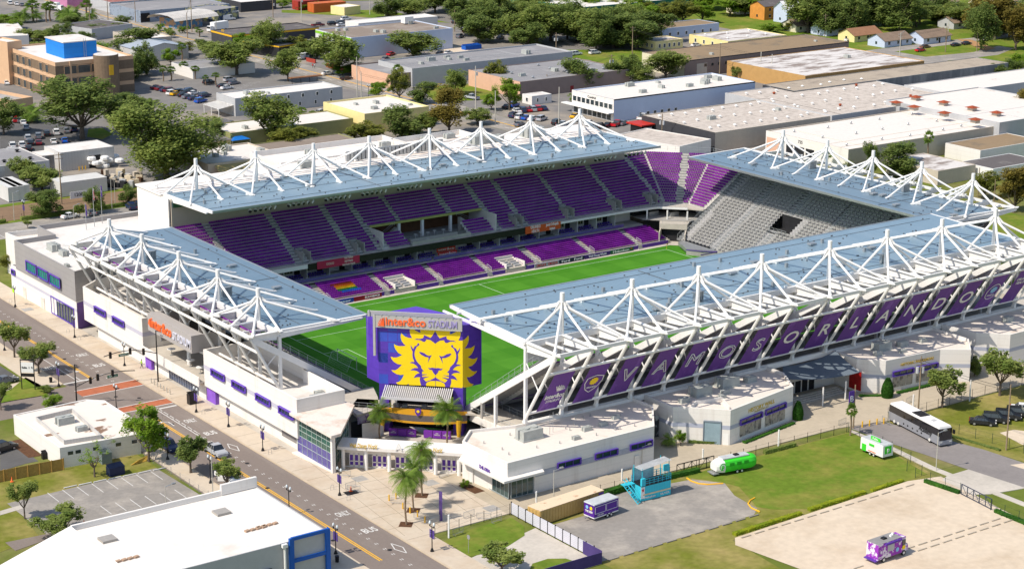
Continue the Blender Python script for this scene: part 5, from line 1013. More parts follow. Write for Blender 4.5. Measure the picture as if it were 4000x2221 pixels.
class Bl:
    def __init__(s, lab, A, B, C, h, wm, rm, name='building', par=.5, cat='building', snap=True, z0=GZ, group=None):
        a, b, c = g(*A, h), g(*B, h), g(*C, h); u = c-b; u.z = 0
        L = u.length; u.normalize()
        if snap and abs(u.y) < .2: u = V(1, 0, 0); L = c.x-b.x
        n = V(-u.y, u.x, 0); W_ = (a-b).dot(n); b.z = 0
        s.o, s.u, s.n, s.L, s.W, s.h, s.z0 = b, u, n, L, W_, h, z0
        s.root = thing(name, lab, cat, (b.x, b.y, z0), group); s.P = [b, b+u*L, b+u*L+n*W_, b+n*W_]; s.zr = shell(s.root, s.P, h, wm, rm, par=par, z0=z0)
        s.r = random.Random(lab)
    def p(s, a, b, z=0): return s.o+s.u*a+s.n*b+V(0, 0, s.z0+z)
    def win(s, face, k, z0, z1, w=1.2, a=.06, b=.94, fm=None, gm=None, nm='window', dep=.06):
        Lf = s.L if face == 'f' else s.W
        for i in range(k):
            t = (a+(b-a)*(i+.5)/k)*Lf; m = MB()
            if face == 'f': q0, q1, o = s.p(t-w/2, 0), s.p(t+w/2, 0), -s.n
            else: q0, q1, o = s.p(0, t+w/2), s.p(0, t-w/2), -s.u
            Z = V(0, 0, 1)
            m.mi = 1; m.quad(q0+o*dep+Z*z0, q1+o*dep+Z*z0, q1+o*dep+Z*z1, q0+o*dep+Z*z1); m.mi = 0
            for za, zb in ((z0-.08, z0), (z1, z1+.08)): m.beam(q0+o*dep+Z*(za+zb)/2, q1+o*dep+Z*(za+zb)/2, .14, .1)
            for q in (q0, q1): m.beam(q+o*dep+Z*z0, q+o*dep+Z*z1, .12, .1, upv=o)
            m.build(nm, [fm or WHT, gm or WIN], s.root)
        return s
    def bandz(s, z0, z1, mt, nm='trim_band', out=.03):
        P = inset(s.P, -out); m = MB(); m.prism([(q.x, q.y) for q in P], s.z0+z0, s.z0+z1, cap=False); m.build(nm, mt, s.root); return s
    def acs(s, k, sc_=1.0, col=None):
        for i in range(k):
            q = s.p(s.L*s.r.uniform(.08, .92), s.W*s.r.uniform(.15, .85)); ac(q.x, q.y, s.zr, sc_*s.r.uniform(.5, .95), parent=s.root, ang=s.r.choice([0, pi/2]), col=col)
        return s
    def vents(s, k, rows=3, mt=None, sz=.45, nm='roof_vent'):
        for j in range(rows):
            for i in range(k//rows):
                q = s.p(s.L*(i+.5+s.r.uniform(-.15, .15))/(k//rows), s.W*(j+.5+s.r.uniform(-.1, .1))/rows); m = MB(); m.tube(V(q.x, q.y, s.zr), V(q.x, q.y, s.zr+.5), sz*.7, n=8); m.tube(V(q.x, q.y, s.zr+.5), V(q.x, q.y, s.zr+.8), sz*1.3, sz*.5, n=8); m.build(nm, mt or WHT, s.root)
        return s
    def seams(s, k, mt=None):
        m = MB()
        for i in range(k): t = s.r.uniform(.05, .95); m.beam(s.p(.6, s.W*t, s.zr-s.z0+.03), s.p(s.L-.6, s.W*t, s.zr-s.z0+.03), .14, .05)
        for i in range(k): t = s.r.uniform(.05, .95); m.beam(s.p(s.L*t, .6, s.zr-s.z0+.03), s.p(s.L*t, s.W-.6, s.zr-s.z0+.03), .14, .05)
        m.build('roof_seam', mt or GRYW, s.root); return s
    def fbox(s, face, a, b, z0, z1, mt, nm='door', o=.05):
        m = MB()
        if face == 'f': m.add([s.p(a, -o, z0), s.p(b, -o, z0), s.p(b, -o, z1), s.p(a, -o, z1)], [(0, 1, 2, 3)])
        else: m.add([s.p(-o, b, z0), s.p(-o, a, z0), s.p(-o, a, z1), s.p(-o, b, z1)], [(0, 1, 2, 3)])
        m.build(nm, mt, s.root); return s
# brick office with the blue penthouse
B = Bl('peach and brown brick office block with a bright blue rooftop box', (25, 181), (215, 245), (505, 212), 12.6, PEACH, WROOF, par=.6)
B.bandz(8.3, 11.3, BROWNB, 'brick_band', .05); B.bandz(4.2, 7.1, BROWNB, 'brick_band', .05); B.bandz(.2, 2.9, BROWNB, 'brick_band', .05)
for z_ in (8.4, 4.3, .4):
    for k, (a, b) in enumerate(((.36, .52), (.08, .26))): pass
    B.win('l', 4, z_, z_+2.6, 2.6, .44, .93, PEACH, WIN, dep=.16); B.win('l', 2, z_, z_+2.6, 2.6, .10, .34, PEACH, WIN, dep=.16); B.win('f', 3, z_, z_+2.6, 4.4, .10, .62, PEACH, WIN, dep=.16); B.win('f', 1, z_, z_+2.6, 1.4, .72, .80, PEACH, WIN, dep=.16)
m = MB(); m.tube(B.p(B.L*.63, -1.0), B.p(B.L*.63, -1.0, 14), 4.2, n=28); m.build('stair_drum', BROWNB, B.root); m = MB(); m.tube(B.p(B.L*.63, -1.0, 14), B.p(B.L*.63, -1.0, 14.1), 4.0, n=28); m.build('drum_roof', WROOF, B.root)
m = MB(); m.box(B.p(B.L*.19-.3, -.3, 0), B.p(B.L*.19+.3, 0, 12.7)); m.build('drain_pipe', PEACH, B.root); m = MB(); q = B.p(B.L*.60, -5.25, 7.5); m.box(q, q+V(1.6, .1, 3.4)); m.build('yellow_banner', YEL, B.root)
a, b_, c_ = g(167, 146, 17.5), g(248, 167, 17.5), g(367, 153, 17.5)
m = MB(); m.box((b_.x, b_.y, B.zr), (c_.x, a.y, GZ+17.3)); m.build('penthouse', mat('blue membrane', (.01, .20, .62), .6, .08, .3, stripe=(2, 2, .08)), B.root); m = MB(); m.box((b_.x-.2, b_.y-.2, GZ+17.3), (c_.x+.2, a.y+.2, GZ+17.6)); m.build('penthouse_roof', WROOF, B.root)
m = MB(); q = V(b_.x+(c_.x-b_.x)*.62, b_.y-.5, B.zr); [m.beam(q+V(dx, 0, 0), q+V(dx, 0, 6.5), .08, .08) for dx in (-.4, .4)]; [m.beam(q+V(-.4, 0, .5*k), q+V(.4, 0, .5*k), .05, .05) for k in range(1, 13)]; m.build('ladder', STEEL, B.root)
B2 = Bl('small peach brick annex left of the brick office with a roof terrace', (-60, 360), (38, 392), (128, 378), 4.2, PEACH, CONCD, par=1.0)
B3 = Bl('peach stair block behind the left end of the brick office', (-40, 150), (28, 165), (84, 158), 15, PEACH, WROOF); B3b = Bl('peach building cut by the left photo edge beside the brick office', (-120, 175), (-30, 210), (30, 200), 10, PEACH, WROOF)
# left side warehouses
B = Bl('grey ribbed metal warehouse with a tall open roller door and white sacks beside', (159, 572), (235, 597), (436, 568), 5.4, MET, WROOF, par=.1); B.fbox('f', B.L*.52, B.L*.74, 0, 3.6, DARK, 'open_doorway'); B.fbox('f', B.L*.52, B.L*.74, 3.6, 4.6, GRYW, 'roller_door')
m = MB(); [m.tube(B.p(B.L*t, -1.2), B.p(B.L*t, -1.2, 1.2), .12, n=6) for t in (.3, .36, .42, .78)]; m.build('bollard', YEL, B.root)
B = Bl('low warehouse with a dark patched roof at the left photo edge', (-60, 590), (-90, 660), (204, 630), 4.6, WALL, GREYR, par=.1); B.vents(6, 2, DARK, .6)
m = MB(); q0 = g(130, 595, 4.2); m.box((q0.x, q0.y-6, GZ+4.0), (q0.x+14, q0.y+1, GZ+4.2)); m.build('canopy_roof_panel', WROOF, B.root)
B = Bl('white roofed workshop with tan awning behind the stadium roof', (775, 580), (812, 642), (1110, 604), 5.0, BEIGE, WR2, par=.4); B.acs(4, 1.3)
m = MB(); m.add([B.p(2, -3.5, 2.6), B.p(B.L, -3.5, 2.6), B.p(B.L, 0, 4.4), B.p(2, 0, 4.4)], [(0, 1, 2, 3)]); m.build('awning', mat('tan ribbed awning', (.38, .30, .12), .6, .05, .5, stripe=(0, .6, .15)), B.root)
B = Bl('yellow house with blue base and a dark hipped roof under the oak', (690, 470), (775, 560), (905, 545), 3.6, LYEL, DARKR, par=.05)
B.win('f', 3, 1.2, 2.6, 1.3); B.bandz(0, .9, mat('blue base', (.25, .35, .5), .8), 'blue_base')
m = MB(); c = B.p(B.L/2, B.W/2, 6.0); P4 = [B.p(-.6, -.6, 3.6), B.p(B.L+.6, -.6, 3.6), B.p(B.L+.6, B.W+.6, 3.6), B.p(-.6, B.W+.6, 3.6)]; m.add(P4+[c], [(0, 1, 4), (1, 2, 4), (2, 3, 4), (3, 0, 4)]); m.build('hipped_roof', DARKR, B.root)
B = Bl('olive walled flat building right behind the far stadium roof', (1010, 560), (1065, 600), (1400, 545), 4.5, OLIV, TARR, par=.2)
B = Bl('long low olive building with a stained roof left of the yellow hall', (870, 480), (900, 520), (1395, 466), 4.4, OLIV, WR2, par=.3); B.acs(1, 1.2)
B = Bl('pale yellow hall with a white flat roof and cluster of roof units', (1264, 398), (1424, 445), (1678, 415), 6.2, LYEL, WR2, par=.5); B.acs(6, .9)
B = Bl('grey two storey building with shuttered windows and an outside stair', (847, 362), (918, 385), (1318, 333), 5.8, GRYW, WROOF, par=.4); B.acs(4, 1.0); B.win('f', 4, 3.9, 5.0, .9, .42, .96); B.win('f', 3, 1.2, 2.4, .9, .52, .96)
m = MB(); m.box(B.p(B.L*.30, -1.3, 2.7), B.p(B.L*.44, 0, 2.85)); stair_rail(m, [B.p(B.L*.30, -1.3, 2.85), B.p(B.L*.44, -1.3, 2.85)]); m.beam(B.p(B.L*.30, -.7, 2.7), B.p(B.L*.22, -.7, 0), 1.0, .15); m.build('outside_stair', BLACK, B.root)
m = MB(); m.add([B.p(-5.5, 1, 2.7), B.p(-5.5, B.W-1, 2.7), B.p(0, B.W-1, 3.5), B.p(0, 1, 3.5)], [(0, 1, 2, 3), (3, 2, 1, 0)]); [m.tube(B.p(-5.2, t, 0), B.p(-5.2, t, 2.7), .12, n=6) for t in (1.4, B.W/2, B.W-1.4)]; m.build('porch', WHT, B.root)
# big pale block, top centre
B = Bl('big pale grey windowless block with a green and white street front', (1215, 117), (1372, 148), (1743, 105), 7.9, LBLU, TARR, par=.3); B.acs(6, 1.3)
B.fbox('l', 0, B.W, 0, 7.9, mat('white mural front', (.7, .7, .66), .7), 'street_front', .06); B.fbox('l', 0, B.W, 6.6, 7.6, mat('lime stripe', (.25, .55, .03), .6), 'lime_band', .1)
for k in range(4): B.fbox('l', B.W*(.1+k*.22), B.W*(.16+k*.22), 0, 6.6, MATS['lime stripe'], 'lime_panel', .1)
B.win('l', 6, 4.6, 6.0, 1.6, .05, .95, WHT, WIN, dep=.14)
m = MB(); q = B.p(B.L*.8, B.W*.75, 8); m.box(q, q+V(4, 3, 2.6)); m.build('lift_house', WHT, B.root)
B = Bl('white curved roof hall behind the big pale block', (1378, 78), (1400, 92), (1700, 62), 6, WALL, WROOF, par=.2)
B = Bl('wide white roofed hall with green wall at the top of the photo', (2010, -15), (2250, 32), (2620, -20), 7, mat('green wall', (.03, .16, .10), .8), WROOF, par=.3)
B = Bl('low grey strip building with pale rooftop units behind the salmon wall', (1510, 232), (1610, 268), (2205, 194), 6.4, GRYW, GREYR, par=.5); B.acs(7, 1.3).seams(3)
B = Bl('salmon and taupe strip building with a stepped grey roof', (1397, 250), (1525, 291), (2160, 232), 5.0, BRN, GREYR, par=.4); B.fbox('l', 0, B.W, 0, 5.0, SALM, 'salmon_wall', .06); B.acs(4, 1.1)
B = Bl('taupe warehouse with many duct hoods on a grey roof', (1870, 268), (2032, 320), (2420, 262), 5.6, BRN, GREYR, par=.2); B.fbox('l', 0, B.W, 0, 5.6, SALM, 'salmon_wall', .06); B.acs(3, 1.3).vents(9, 3, STEEL, .5).seams(2); B.fbox('f', B.L*.45, B.L*.48, 0, 2.2, mat('maroon door', (.25, .02, .02), .6))
# white office hall with window bands
B = Bl('long white hall with two bands of dark windows and black trim', (2232, 351), (2399, 389), (2984, 326), 7.2, LBLU, WR2, par=.35); B.acs(9, 1.2)
B.fbox('l', 0, B.W, 0, 7.2, WALL, 'white_front', .08); B.bandz(6.85, 7.25, BLACK, 'black_trim'); B.win('l', 9, 3.9, 5.5, 1.9, .02, .98, WHT, WIN, dep=.15); B.win('l', 8, .3, 2.4, 2.2, .05, .95, WHT, WIN, dep=.15); B.win('f', 6, .9, 2.0, 1.2, .16, .45); B.win('f', 4, .9, 2.0, 1.0, .82, .98)
text('Comfrid', B.p(-.15, B.W*.52, 6.2), -B.n, (0, 0, 1), 1.1, BLACK, parent=B.root, width=4.2)
m = MB(); m.box(B.p(-2.2, 0, 2.7), B.p(0, B.W+3, 3.0)); m.build('entrance_canopy', WHT, B.root)
# gravel roofs, right of it
B = Bl('wide gravel roofed warehouse with rows of white mushroom vents', (2520, 448), (2794, 518), (3330, 455), 6.0, BEIGE, GRAVR, par=.25); B.vents(30, 3).acs(2, 1.3); B.fbox('l', 0, B.W, 0, 6.0, CHAR, 'charcoal_wall', .06)
m = MB(); m.box(B.p(-.5, B.W*.82, 0), B.p(-5, B.W*.98, 4)); m.build('shop_kiosk', BLACK, B.root); m = MB(); m.box(B.p(-.3, B.W*.8, 4), B.p(-5.6, B.W*1.02, 4.4)); m.build('red_kiosk_roof', mat('red kiosk paint', (.5, .03, .015), .5), B.root); m = MB(); m.box(B.p(-1.2, B.W*.815, .2), B.p(-4.2, B.W*.82, 3.4)); m.build('white_shutter', WHT, B.root)
B = Bl('rear gravel roofed hall with small white vents beside the stained wall', (2868, 358), (3250, 452), (3700, 368), 6.2, GRYW, GRAVR, par=.2); B.vents(36, 4, WHT).vents(4, 2, mat('rust cap', (.30, .06, .02), .8), .5)
B = Bl('low gravel roofed store touching the corner of the far stadium roof', (2431, 521), (2655, 572), (2778, 543), 4.4, WALL, GRAVR, par=.2)
B = Bl('broad cracked white roof with hook vents and a garage front numbered 725', (2977, 512), (3315, 584), (3902, 497), 6.1, BEIGE, WR2, par=.3); B.vents(16, 3, STEEL, .35).seams(2, mat('cream seam', (.66, .55, .4), .8)); B.fbox('l', 0, B.W, 0, 6.1, WALL, 'white_front', .06)
for a_, b_ in ((.40, .50), (.52, .64), (.66, .74)): B.fbox('l', B.W*a_, B.W*b_, 0, 3.6, DARK, 'garage_opening', .12)
text('725', B.p(-.12, B.W*.57, 5.0), -B.n, (0, 0, 1), 1.2, BLACK, parent=B.root, width=1.8); B.fbox('l', B.W*.82, B.W*.98, 0, 4.4, SALM, 'pink_canopy_wall', .3)
B = Bl('upper white roof with big rusty square ventilators at the right', (3480, 388), (3905, 479), (4250, 418), 7.6, GRYW, WR2, par=.3); B.seams(1)
for px in ((3577, 390), (3686, 410), (3797, 431), (3892, 451), (3500, 411), (3570, 428), (3688, 452), (3809, 478)):
    q = g(*px, 7.4); m = MB(); m.box(q-V(1.0, 1.0, .2), q+V(1.0, 1.0, .9)); k_ = m.build('ventilator', BEIGE, B.root); m = MB(); m.add([q+V(-1.7, -1.7, .9), q+V(1.7, -1.7, .9), q+V(1.7, 1.7, .9), q+V(-1.7, 1.7, .9), q+V(0, 0, 1.5)], [(0, 1, 4), (1, 2, 4), (2, 3, 4), (3, 0, 4), (3, 2, 1, 0)]); m.build('rust_cap', MATS['rust cap'], k_)
B = Bl('far white roof slab in front of the stained grey wall', (3545, 330), (3702, 364), (4200, 300), 6.8, GRYW, WR2, par=.2)
B = Bl('long brown roofed hall with a stained grey wall and charcoal end with white lettering', (2978, 331), (3103, 356), (3945, 246), 6.4, STAIN, mat('sandy roof', (.40, .33, .25), .9, .15, .2, c2=(.28, .23, .18), c2at=.6, c2w=.1), par=.15); B.fbox('l', 0, B.W, 0, 6.4, CHAR, 'charcoal_end_wall', .06)
text('GLASS\nSYSTEMS', B.p(-.15, B.W*.46, 4.2), -B.n, (0, 0, 1), 1.5, WHT, parent=B.root, width=5.6)
B = Bl('ochre walled warehouse with a peeling white and brown roof', (2854, 236), (3146, 297), (3640, 243), 5.6, TANW, MOTTR, par=.15); B.acs(1, 1.0)
B = Bl('long mauve grey hall with a row of small square windows and a brown roof', (2489, 207), (2675, 238), (3341, 168), 6.2, BRN, BROWNR, par=.15); B.bandz(5.9, 6.25, CHAR, 'dark_eave'); B.win('f', 22, 3.3, 4.3, 1.2, .10, .98, BRN, WIN); B.fbox('l', 0, B.W, 0, 6.2, CREAM, 'cream_wall', .06); B.fbox('f', B.L*.07, B.L*.13, 0, 4.6, BEIGE, 'roller_door'); B.acs(2, .9)
B = Bl('small yellow flat roofed cottage with a timber deck', (2495, 151), (2561, 163), (2676, 153), 3.6, LYEL, MOTTR, par=.2); B.win('f', 5, 1.0, 2.4, 1.0); B.win('l', 3, 1.0, 2.4, 1.0)
B = Bl('long low yellow building with ivy and grey patched roof', (2714, 132), (2844, 162), (3080, 138), 3.6, LYEL, MOTTR, par=.2); B.win('l', 4, 1.0, 2.4, 1.1); B.vents(6, 2, WHT, .4)
B = Bl('grey motel wing with a brown flat roof behind the trees', (2480, 100), (2518, 120), (2832, 94), 4.2, LBLU, BROWNR, par=.1); B.win('f', 8, 1.0, 2.3, 1.1)
# top left
B = Bl('white roofed shed at the left photo edge behind the palms', (-60, 95), (-40, 145), (112, 138), 4, GRYW, WR2, par=.2); B = Bl('grey roofed low shop with a pale wall among the oaks', (258, 93), (358, 114), (517, 92), 4.6, GRYW, DARKR, par=.2)
B = Bl('white and grey roofed shop with a boxed parapet', (505, 118), (545, 153), (668, 141), 4.4, BEIGE, WROOF, par=.5)
B = Bl('low wide building of white panels beside the car park', (600, 251), (753, 269), (1000, 246), 3.7, WALL, GREYR, par=.3); B.acs(3, 1.2)
wh = thing('metal_warehouse', 'grey metal warehouse with a shallow gabled roof between the oaks', 'building', g(600, 240)); a, b_, c_ = g(545, 190, 4.5), g(545, 190, 4.5)+V(0, -16, 0), g(772, 186, 4.5)
x0, x1, y0, y1 = g(520, 240).x, g(760, 235).x, g(640, 238).y, g(640, 238).y+20
m = MB(); m.add([V(x0, y0, GZ), V(x1, y0, GZ), V(x1, y0, GZ+4.6), V((x0+x1)/2, y0, GZ+6.6), V(x0, y0, GZ+4.6), V(x0, y1, GZ), V(x1, y1, GZ), V(x1, y1, GZ+4.6), V((x0+x1)/2, y1, GZ+6.6), V(x0, y1, GZ+4.6)], [(0, 1, 2, 3, 4), (0, 4, 9, 5), (1, 6, 7, 2), (5, 9, 8, 7, 6)]); m.build('wall', MET, wh); m = MB(); m.add([V(x0-.3, y0-.3, GZ+4.65), V((x0+x1)/2, y0-.3, GZ+6.75), V(x1+.3, y0-.3, GZ+4.65), V(x0-.3, y1, GZ+4.65), V((x0+x1)/2, y1, GZ+6.75), V(x1+.3, y1, GZ+4.65)], [(0, 1, 4, 3), (1, 2, 5, 4)]); m.build('roof', mat('blue grey metal roof', (.36, .40, .45), .5, .06, .2, stripe=(1, 1, .1)), wh)
B = Bl('long painted street building with black and white murals on grey walls', (440, 12), (548, 44), (915, 20), 5, mat('grey mural wall', (.28, .33, .40), .8, .35, .35, c2=(.10, .11, .14), c2at=.6, c2w=.05), GREYR, par=.3)
m = MB(); q = B.p(-.1, B.W*.5, 0); m.box(B.p(B.L*.0, -.12, .3), B.p(B.L*.10, -.02, 4)); m.build('black_cross_mural', BLACK, B.root)
B = Bl('low mural painted shop in pink green and blue with an arched white roof', (632, 66), (700, 78), (790, 66), 4, mat('bright mural', (.10, .22, .35), .8, .4, .4, c2=(.50, .30, .16), c2at=.5, c2w=.03), WROOF, par=.1)
m = MB(); n = 6
for i in range(n): a0, a1 = pi*i/n, pi*(i+1)/n; q = lambda t, e: B.p(-4+e*24, B.W*.55-9*cos(t), 3.8+2.2*sin(t)); m.quad(q(a0, 0), q(a0, 1), q(a1, 1), q(a1, 0))
m.build('arched_roof', mat('streaked arched roof', (.6, .56, .5), .6, .15, .3, stripe=(0, 1.2, .2)), B.root)
B = Bl('corner hall with a sunburst mural of green yellow and dark blue', (780, 22), (836, 42), (932, 27), 5, mat('sunburst mural', (.04, .07, .13), .8, .3, .3, c2=(.50, .47, .20), c2at=.52, c2w=.05), GREYR, par=.2)
text('Parramore', B.p(B.L*.75, -.12, 3.4), (1, 0, 0), (0, 0, 1), 1.8, WHT, parent=B.root, width=6)
B = Bl('red ribbed roof shed at the top left', (380, -12), (430, 10), (640, -8), 4.6, GRYW, mat('red ribbed roof', (.34, .12, .09), .6, .2, .4, stripe=(0, 1.4, .35), c2=(.5, .42, .38), c2at=.6, c2w=.05), par=.1); B = Bl('pink walled building at the top left edge of the photo', (230, -20), (262, 0), (345, -8), 4, mat('pink wall', (.5, .2, .34), .8), GREYR)
B = Bl('black roofed petrol station with a yellow fascia', (842, 116), (905, 138), (1215, 100), 4.4, CHAR, DARKR, par=.3); B.bandz(3.6, 4.3, YEL, 'yellow_fascia', .1); text('PIT', B.p(-.2, B.W*.4, 5.2), -B.n, (0, 0, 1), 1.6, YEL, parent=B.root, width=2.4)
B = Bl('second black canopy of the petrol station with a yellow edge stripe', (1010, 150), (1090, 180), (1222, 160), 4.6, DARK, DARKR, par=.2); B.bandz(4.0, 4.5, YEL, 'yellow_fascia', .1)
B = Bl('dark shop front at the top beside the orange containers', (900, -10), (940, 10), (1065, -4), 4.4, CHAR, WROOF, par=.2); B = Bl('yellow cottage with a white porch among palms at the top', (1330, 18), (1345, 30), (1408, 22), 3.6, LYEL, WROOF, par=.1)
B = Bl('tiny white gatehouse with dark windows by the parking lot', (2046, 366), (2078, 376), (2152, 366), 3.0, WALL, WROOF, par=.1); B.win('f', 2, .9, 2.1, .7); B.win('l', 1, .9, 2.1, 1.2)
B = Bl('dark brown roofed shed with white wall above the right canopy', (3684, 560), (3830, 588), (4060, 545), 4.2, WALL, BROWNR, par=.1); B = Bl('grey roofed shed with a peeling skylit roof by the oak behind the right canopy', (3590, 600), (3665, 668), (3800, 640), 4.0, BEIGE, MOTTR, par=.1)
text('KING', V(B.p(0, 0).x-.12, B.p(0, 2).y+3, GZ+2.0), (0, -1, 0), (0, 0, 1), 1.2, YEL, parent=B.root, width=3.4)
B = Bl('dark shingle roofed house touching the right photo edge behind the right canopy', (3790, 625), (3880, 660), (4080, 628), 3.6, WHT, DARKR, par=.05)
# gabled houses
def house(lab, px, L, W_, h, wm, rm, ang=0, gab=1.6, wins=3, porch=False, group='bungalows along the far right street'):
    P = g(*px); t = thing('bungalow', lab, 'house', P, group); u = V(cos(ang), sin(ang), 0); n = V(-u.y, u.x, 0); P.z = GZ
    def q(a, b, z=0): return P+u*a+n*b+V(0, 0, z)
    m = MB(); m.add([q(0, 0), q(L, 0), q(L, W_), q(0, W_), q(0, 0, h), q(L, 0, h), q(L, W_, h), q(0, W_, h), q(0, W_/2, h+gab), q(L, W_/2, h+gab)], [(0, 1, 5, 4), (1, 2, 6, 9, 5), (2, 3, 7, 6), (3, 0, 4, 8, 7)]); m.build('wall', wm, t)
    m = MB(); e = .5; k = gab/(W_/2)*e
    m.add([q(-e, -e, h-k+.05), q(L+e, -e, h-k+.05), q(L+e, W_/2, h+gab+.1), q(-e, W_/2, h+gab+.1), q(-e, W_+e, h-k+.05), q(L+e, W_+e, h-k+.05)], [(0, 1, 2, 3), (3, 2, 5, 4)]); m.add([q(-e, -e, h-k-.1), q(L+e, -e, h-k-.1), q(L+e, -e, h-k+.05), q(-e, -e, h-k+.05)], [(0, 1, 2, 3)]); m.build('roof', rm, t)
    for i in range(wins):
        a = L*(i+.5)/wins; m = MB(); m.mi = 1; m.quad(q(a-.6, -.05, 1.0), q(a+.6, -.05, 1.0), q(a+.6, -.05, 2.2), q(a-.6, -.05, 2.2)); m.mi = 0; m.beam(q(a-.65, -.06, .95), q(a+.65, -.06, .95), .1, .1); m.beam(q(a-.65, -.06, 2.25), q(a+.65, -.06, 2.25), .1, .1); m.build('window', [WHT, WIN], t)
        if h > 4: m = MB(); m.quad(q(a-.5, -.05, 3.8), q(a+.5, -.05, 3.8), q(a+.5, -.05, 5.0), q(a-.5, -.05, 5.0)); m.build('window', WIN, t)
    a = L*.5+.9; m = MB(); m.quad(q(a, -.06, 0), q(a+.9, -.06, 0), q(a+.9, -.06, 2.1), q(a, -.06, 2.1)); m.build('door', DARK, t)
    m = MB(); m.quad(q(-.05, W_*.5+.5, 1), q(-.05, W_*.5-.5, 1), q(-.05, W_*.5-.5, 2.1), q(-.05, W_*.5+.5, 2.1)); m.build('window', WIN, t)
    return t
SH = mat('brown shingle', (.24, .17, .12), .9, .12, .5); SH2 = mat('rust shingle', (.30, .15, .08), .9, .12, .5); SH3 = mat('grey shingle', (.26, .29, .29), .9, .1, .5)
house('cream bungalow with a tan roof, leftmost of the row below the dark oaks', (3110, 128), 15, 9, 2.8, CREAM, SH, .02, 2.2); house('white bungalow with a blue grey roof, second of the row', (3228, 143), 15, 9, 2.8, LBLU, SH3, .02, 2.2)
house('yellow bungalow with a rust brown roof in the middle of the row', (3337, 167), 15.5, 9, 2.8, LYEL, SH2, .02, 2.2); house('light blue bungalow with a brown roof and red car beside it', (3455, 188), 15.5, 9, 2.8, LBLU, SH, .02, 2.2)
house('white and blue bungalow with clutter in the yard, rightmost of the row', (3607, 176), 16, 9, 2.8, LBLU, SH, .02, 2.2)
house('orange two storey house with a dark roof behind the row', (2985, 80), 13, 9, 6.0, mat('orange wall', (.62, .26, .05), .8), DARKR, .02, 1.8, 2); house('narrow pale blue two storey house beside the orange one', (3072, 92), 9, 8, 6.0, LBLU, WHT, .02, 3, 2)
house('cream gabled house with a grey roof near the top', (2890, 58), 16, 9, 3, CREAM, SH3, .0, 2, 3); house('long house with white porch gable near the top right', (3612, 44), 22, 9, 3, LBLU, SH, .0, 2.2, 4); house('house with grey roof at the very top right', (3525, 20), 14, 9, 3, CREAM, SH3, 0, 2, 3)
house('grey bungalow in shade between the big oaks at right', (3725, 116), 14, 9, 2.8, GRYW, SH, 0, 2, 2); house('long tan roofed apartment row at the top right corner', (3860, 40), 55, 12, 3.2, CREAM, mat('tan shingle', (.38, .27, .19), .9, .08, .4), 0, 2.4, 8)
house('pale house with white roof behind the two bungalows', (3275, 118), 10, 8, 3.0, WHT, WROOF, 0, 1.8, 2)
# foreground left
fl1 = thing('building', 'low white shop with a patchy stained roof and a sunken unit well', 'building', g(253, 1826)); PF = [g(233, 1748, 3.6), g(548, 1692, 3.6), g(518, 1632, 3.6), g(408, 1562, 3.6), g(334, 1558, 3.6), g(52, 1618, 3.6)]
PF = [V(q.x, q.y, 0) for q in PF]; zr_ = shell(fl1, PF, 3.6, WALL, mat('patchy roof', (.74, .66, .58), .85, .05, .14, c2=(.24, .15, .10), c2at=.62, c2w=.02, detail=6, streak=(1, 2.0, 1)), par=.15)
a, b_ = PF[0], PF[1]; u = (b_-a).normalized(); o = V(u.y, -u.x, 0)
for s_ in (1.3, 2.6, 5.6, 9.5, 12.3, 13.6): m = MB(); q = a+u*s_+o*.05; m.quad(q+V(0, 0, GZ+2.1), q+u*.9+V(0, 0, GZ+2.1), q+u*.9+V(0, 0, GZ+2.7), q+V(0, 0, GZ+2.7)); m.build('window', WIN, fl1)
m = MB(); w0_, w1_, w2_, w3_ = g(142, 1640, 3.6), g(252, 1727, 3.8), g(395, 1705, 3.8), g(282, 1605, 3.7)
for p_, q_ in ((w0_, w1_), (w1_, w2_), (w2_, w3_), (w3_, w0_)): m.beam(V(p_.x, p_.y, GZ+3.8), V(q_.x, q_.y, GZ+3.8), .18, .8)
m.build('plant_screen', mat('ribbed screen', (.5, .48, .45), .6, .05, .5, stripe=(0, .5, .15)), fl1); q = g(253, 1640, 4); ac(q.x, q.y, GZ+3.4, 1.1, parent=fl1); q = g(318, 1668, 4); ac(q.x, q.y, GZ+3.4, .7, parent=fl1)
m = MB(); [m.box((q.x-.1, q.y-.4, GZ+1.2), (q.x+.25, q.y+.4, GZ+1.9)) for q in (g(95, 1700), g(140, 1735), g(150, 1745))]; m.build('wall_unit', GRYW, fl1)
fl2 = thing('building', 'large white roofed building in the left foreground with a blue framed corner', 'building', g(1280, 2300)); h = 6.4
ne, se = g(985, 1893, h), g(1288, 2073, h); nw = g(283, 2072, h); y1 = (ne.y+nw.y)/2
x1 = (ne.x+se.x)/2; PFl = [V(nw.x, se.y, 0), V(x1, se.y, 0), V(x1, y1, 0), V(nw.x, y1, 0)]
shell(fl2, PFl, h, GRYW, mat('bright white roof', (.75, .70, .64), .8, .05, .08, c2=(.64, .55, .47), c2at=.66, c2w=.06, detail=9), par=.12, th=.2)
m = MB(); m.box((nw.x, y1-.4, GZ+h-.1), (x1, y1, GZ+h+.7)); m.box((x1-6, y1-.5, GZ+h), (x1, y1, GZ+h+1.6)); m.build('parapet', WALL, fl2)
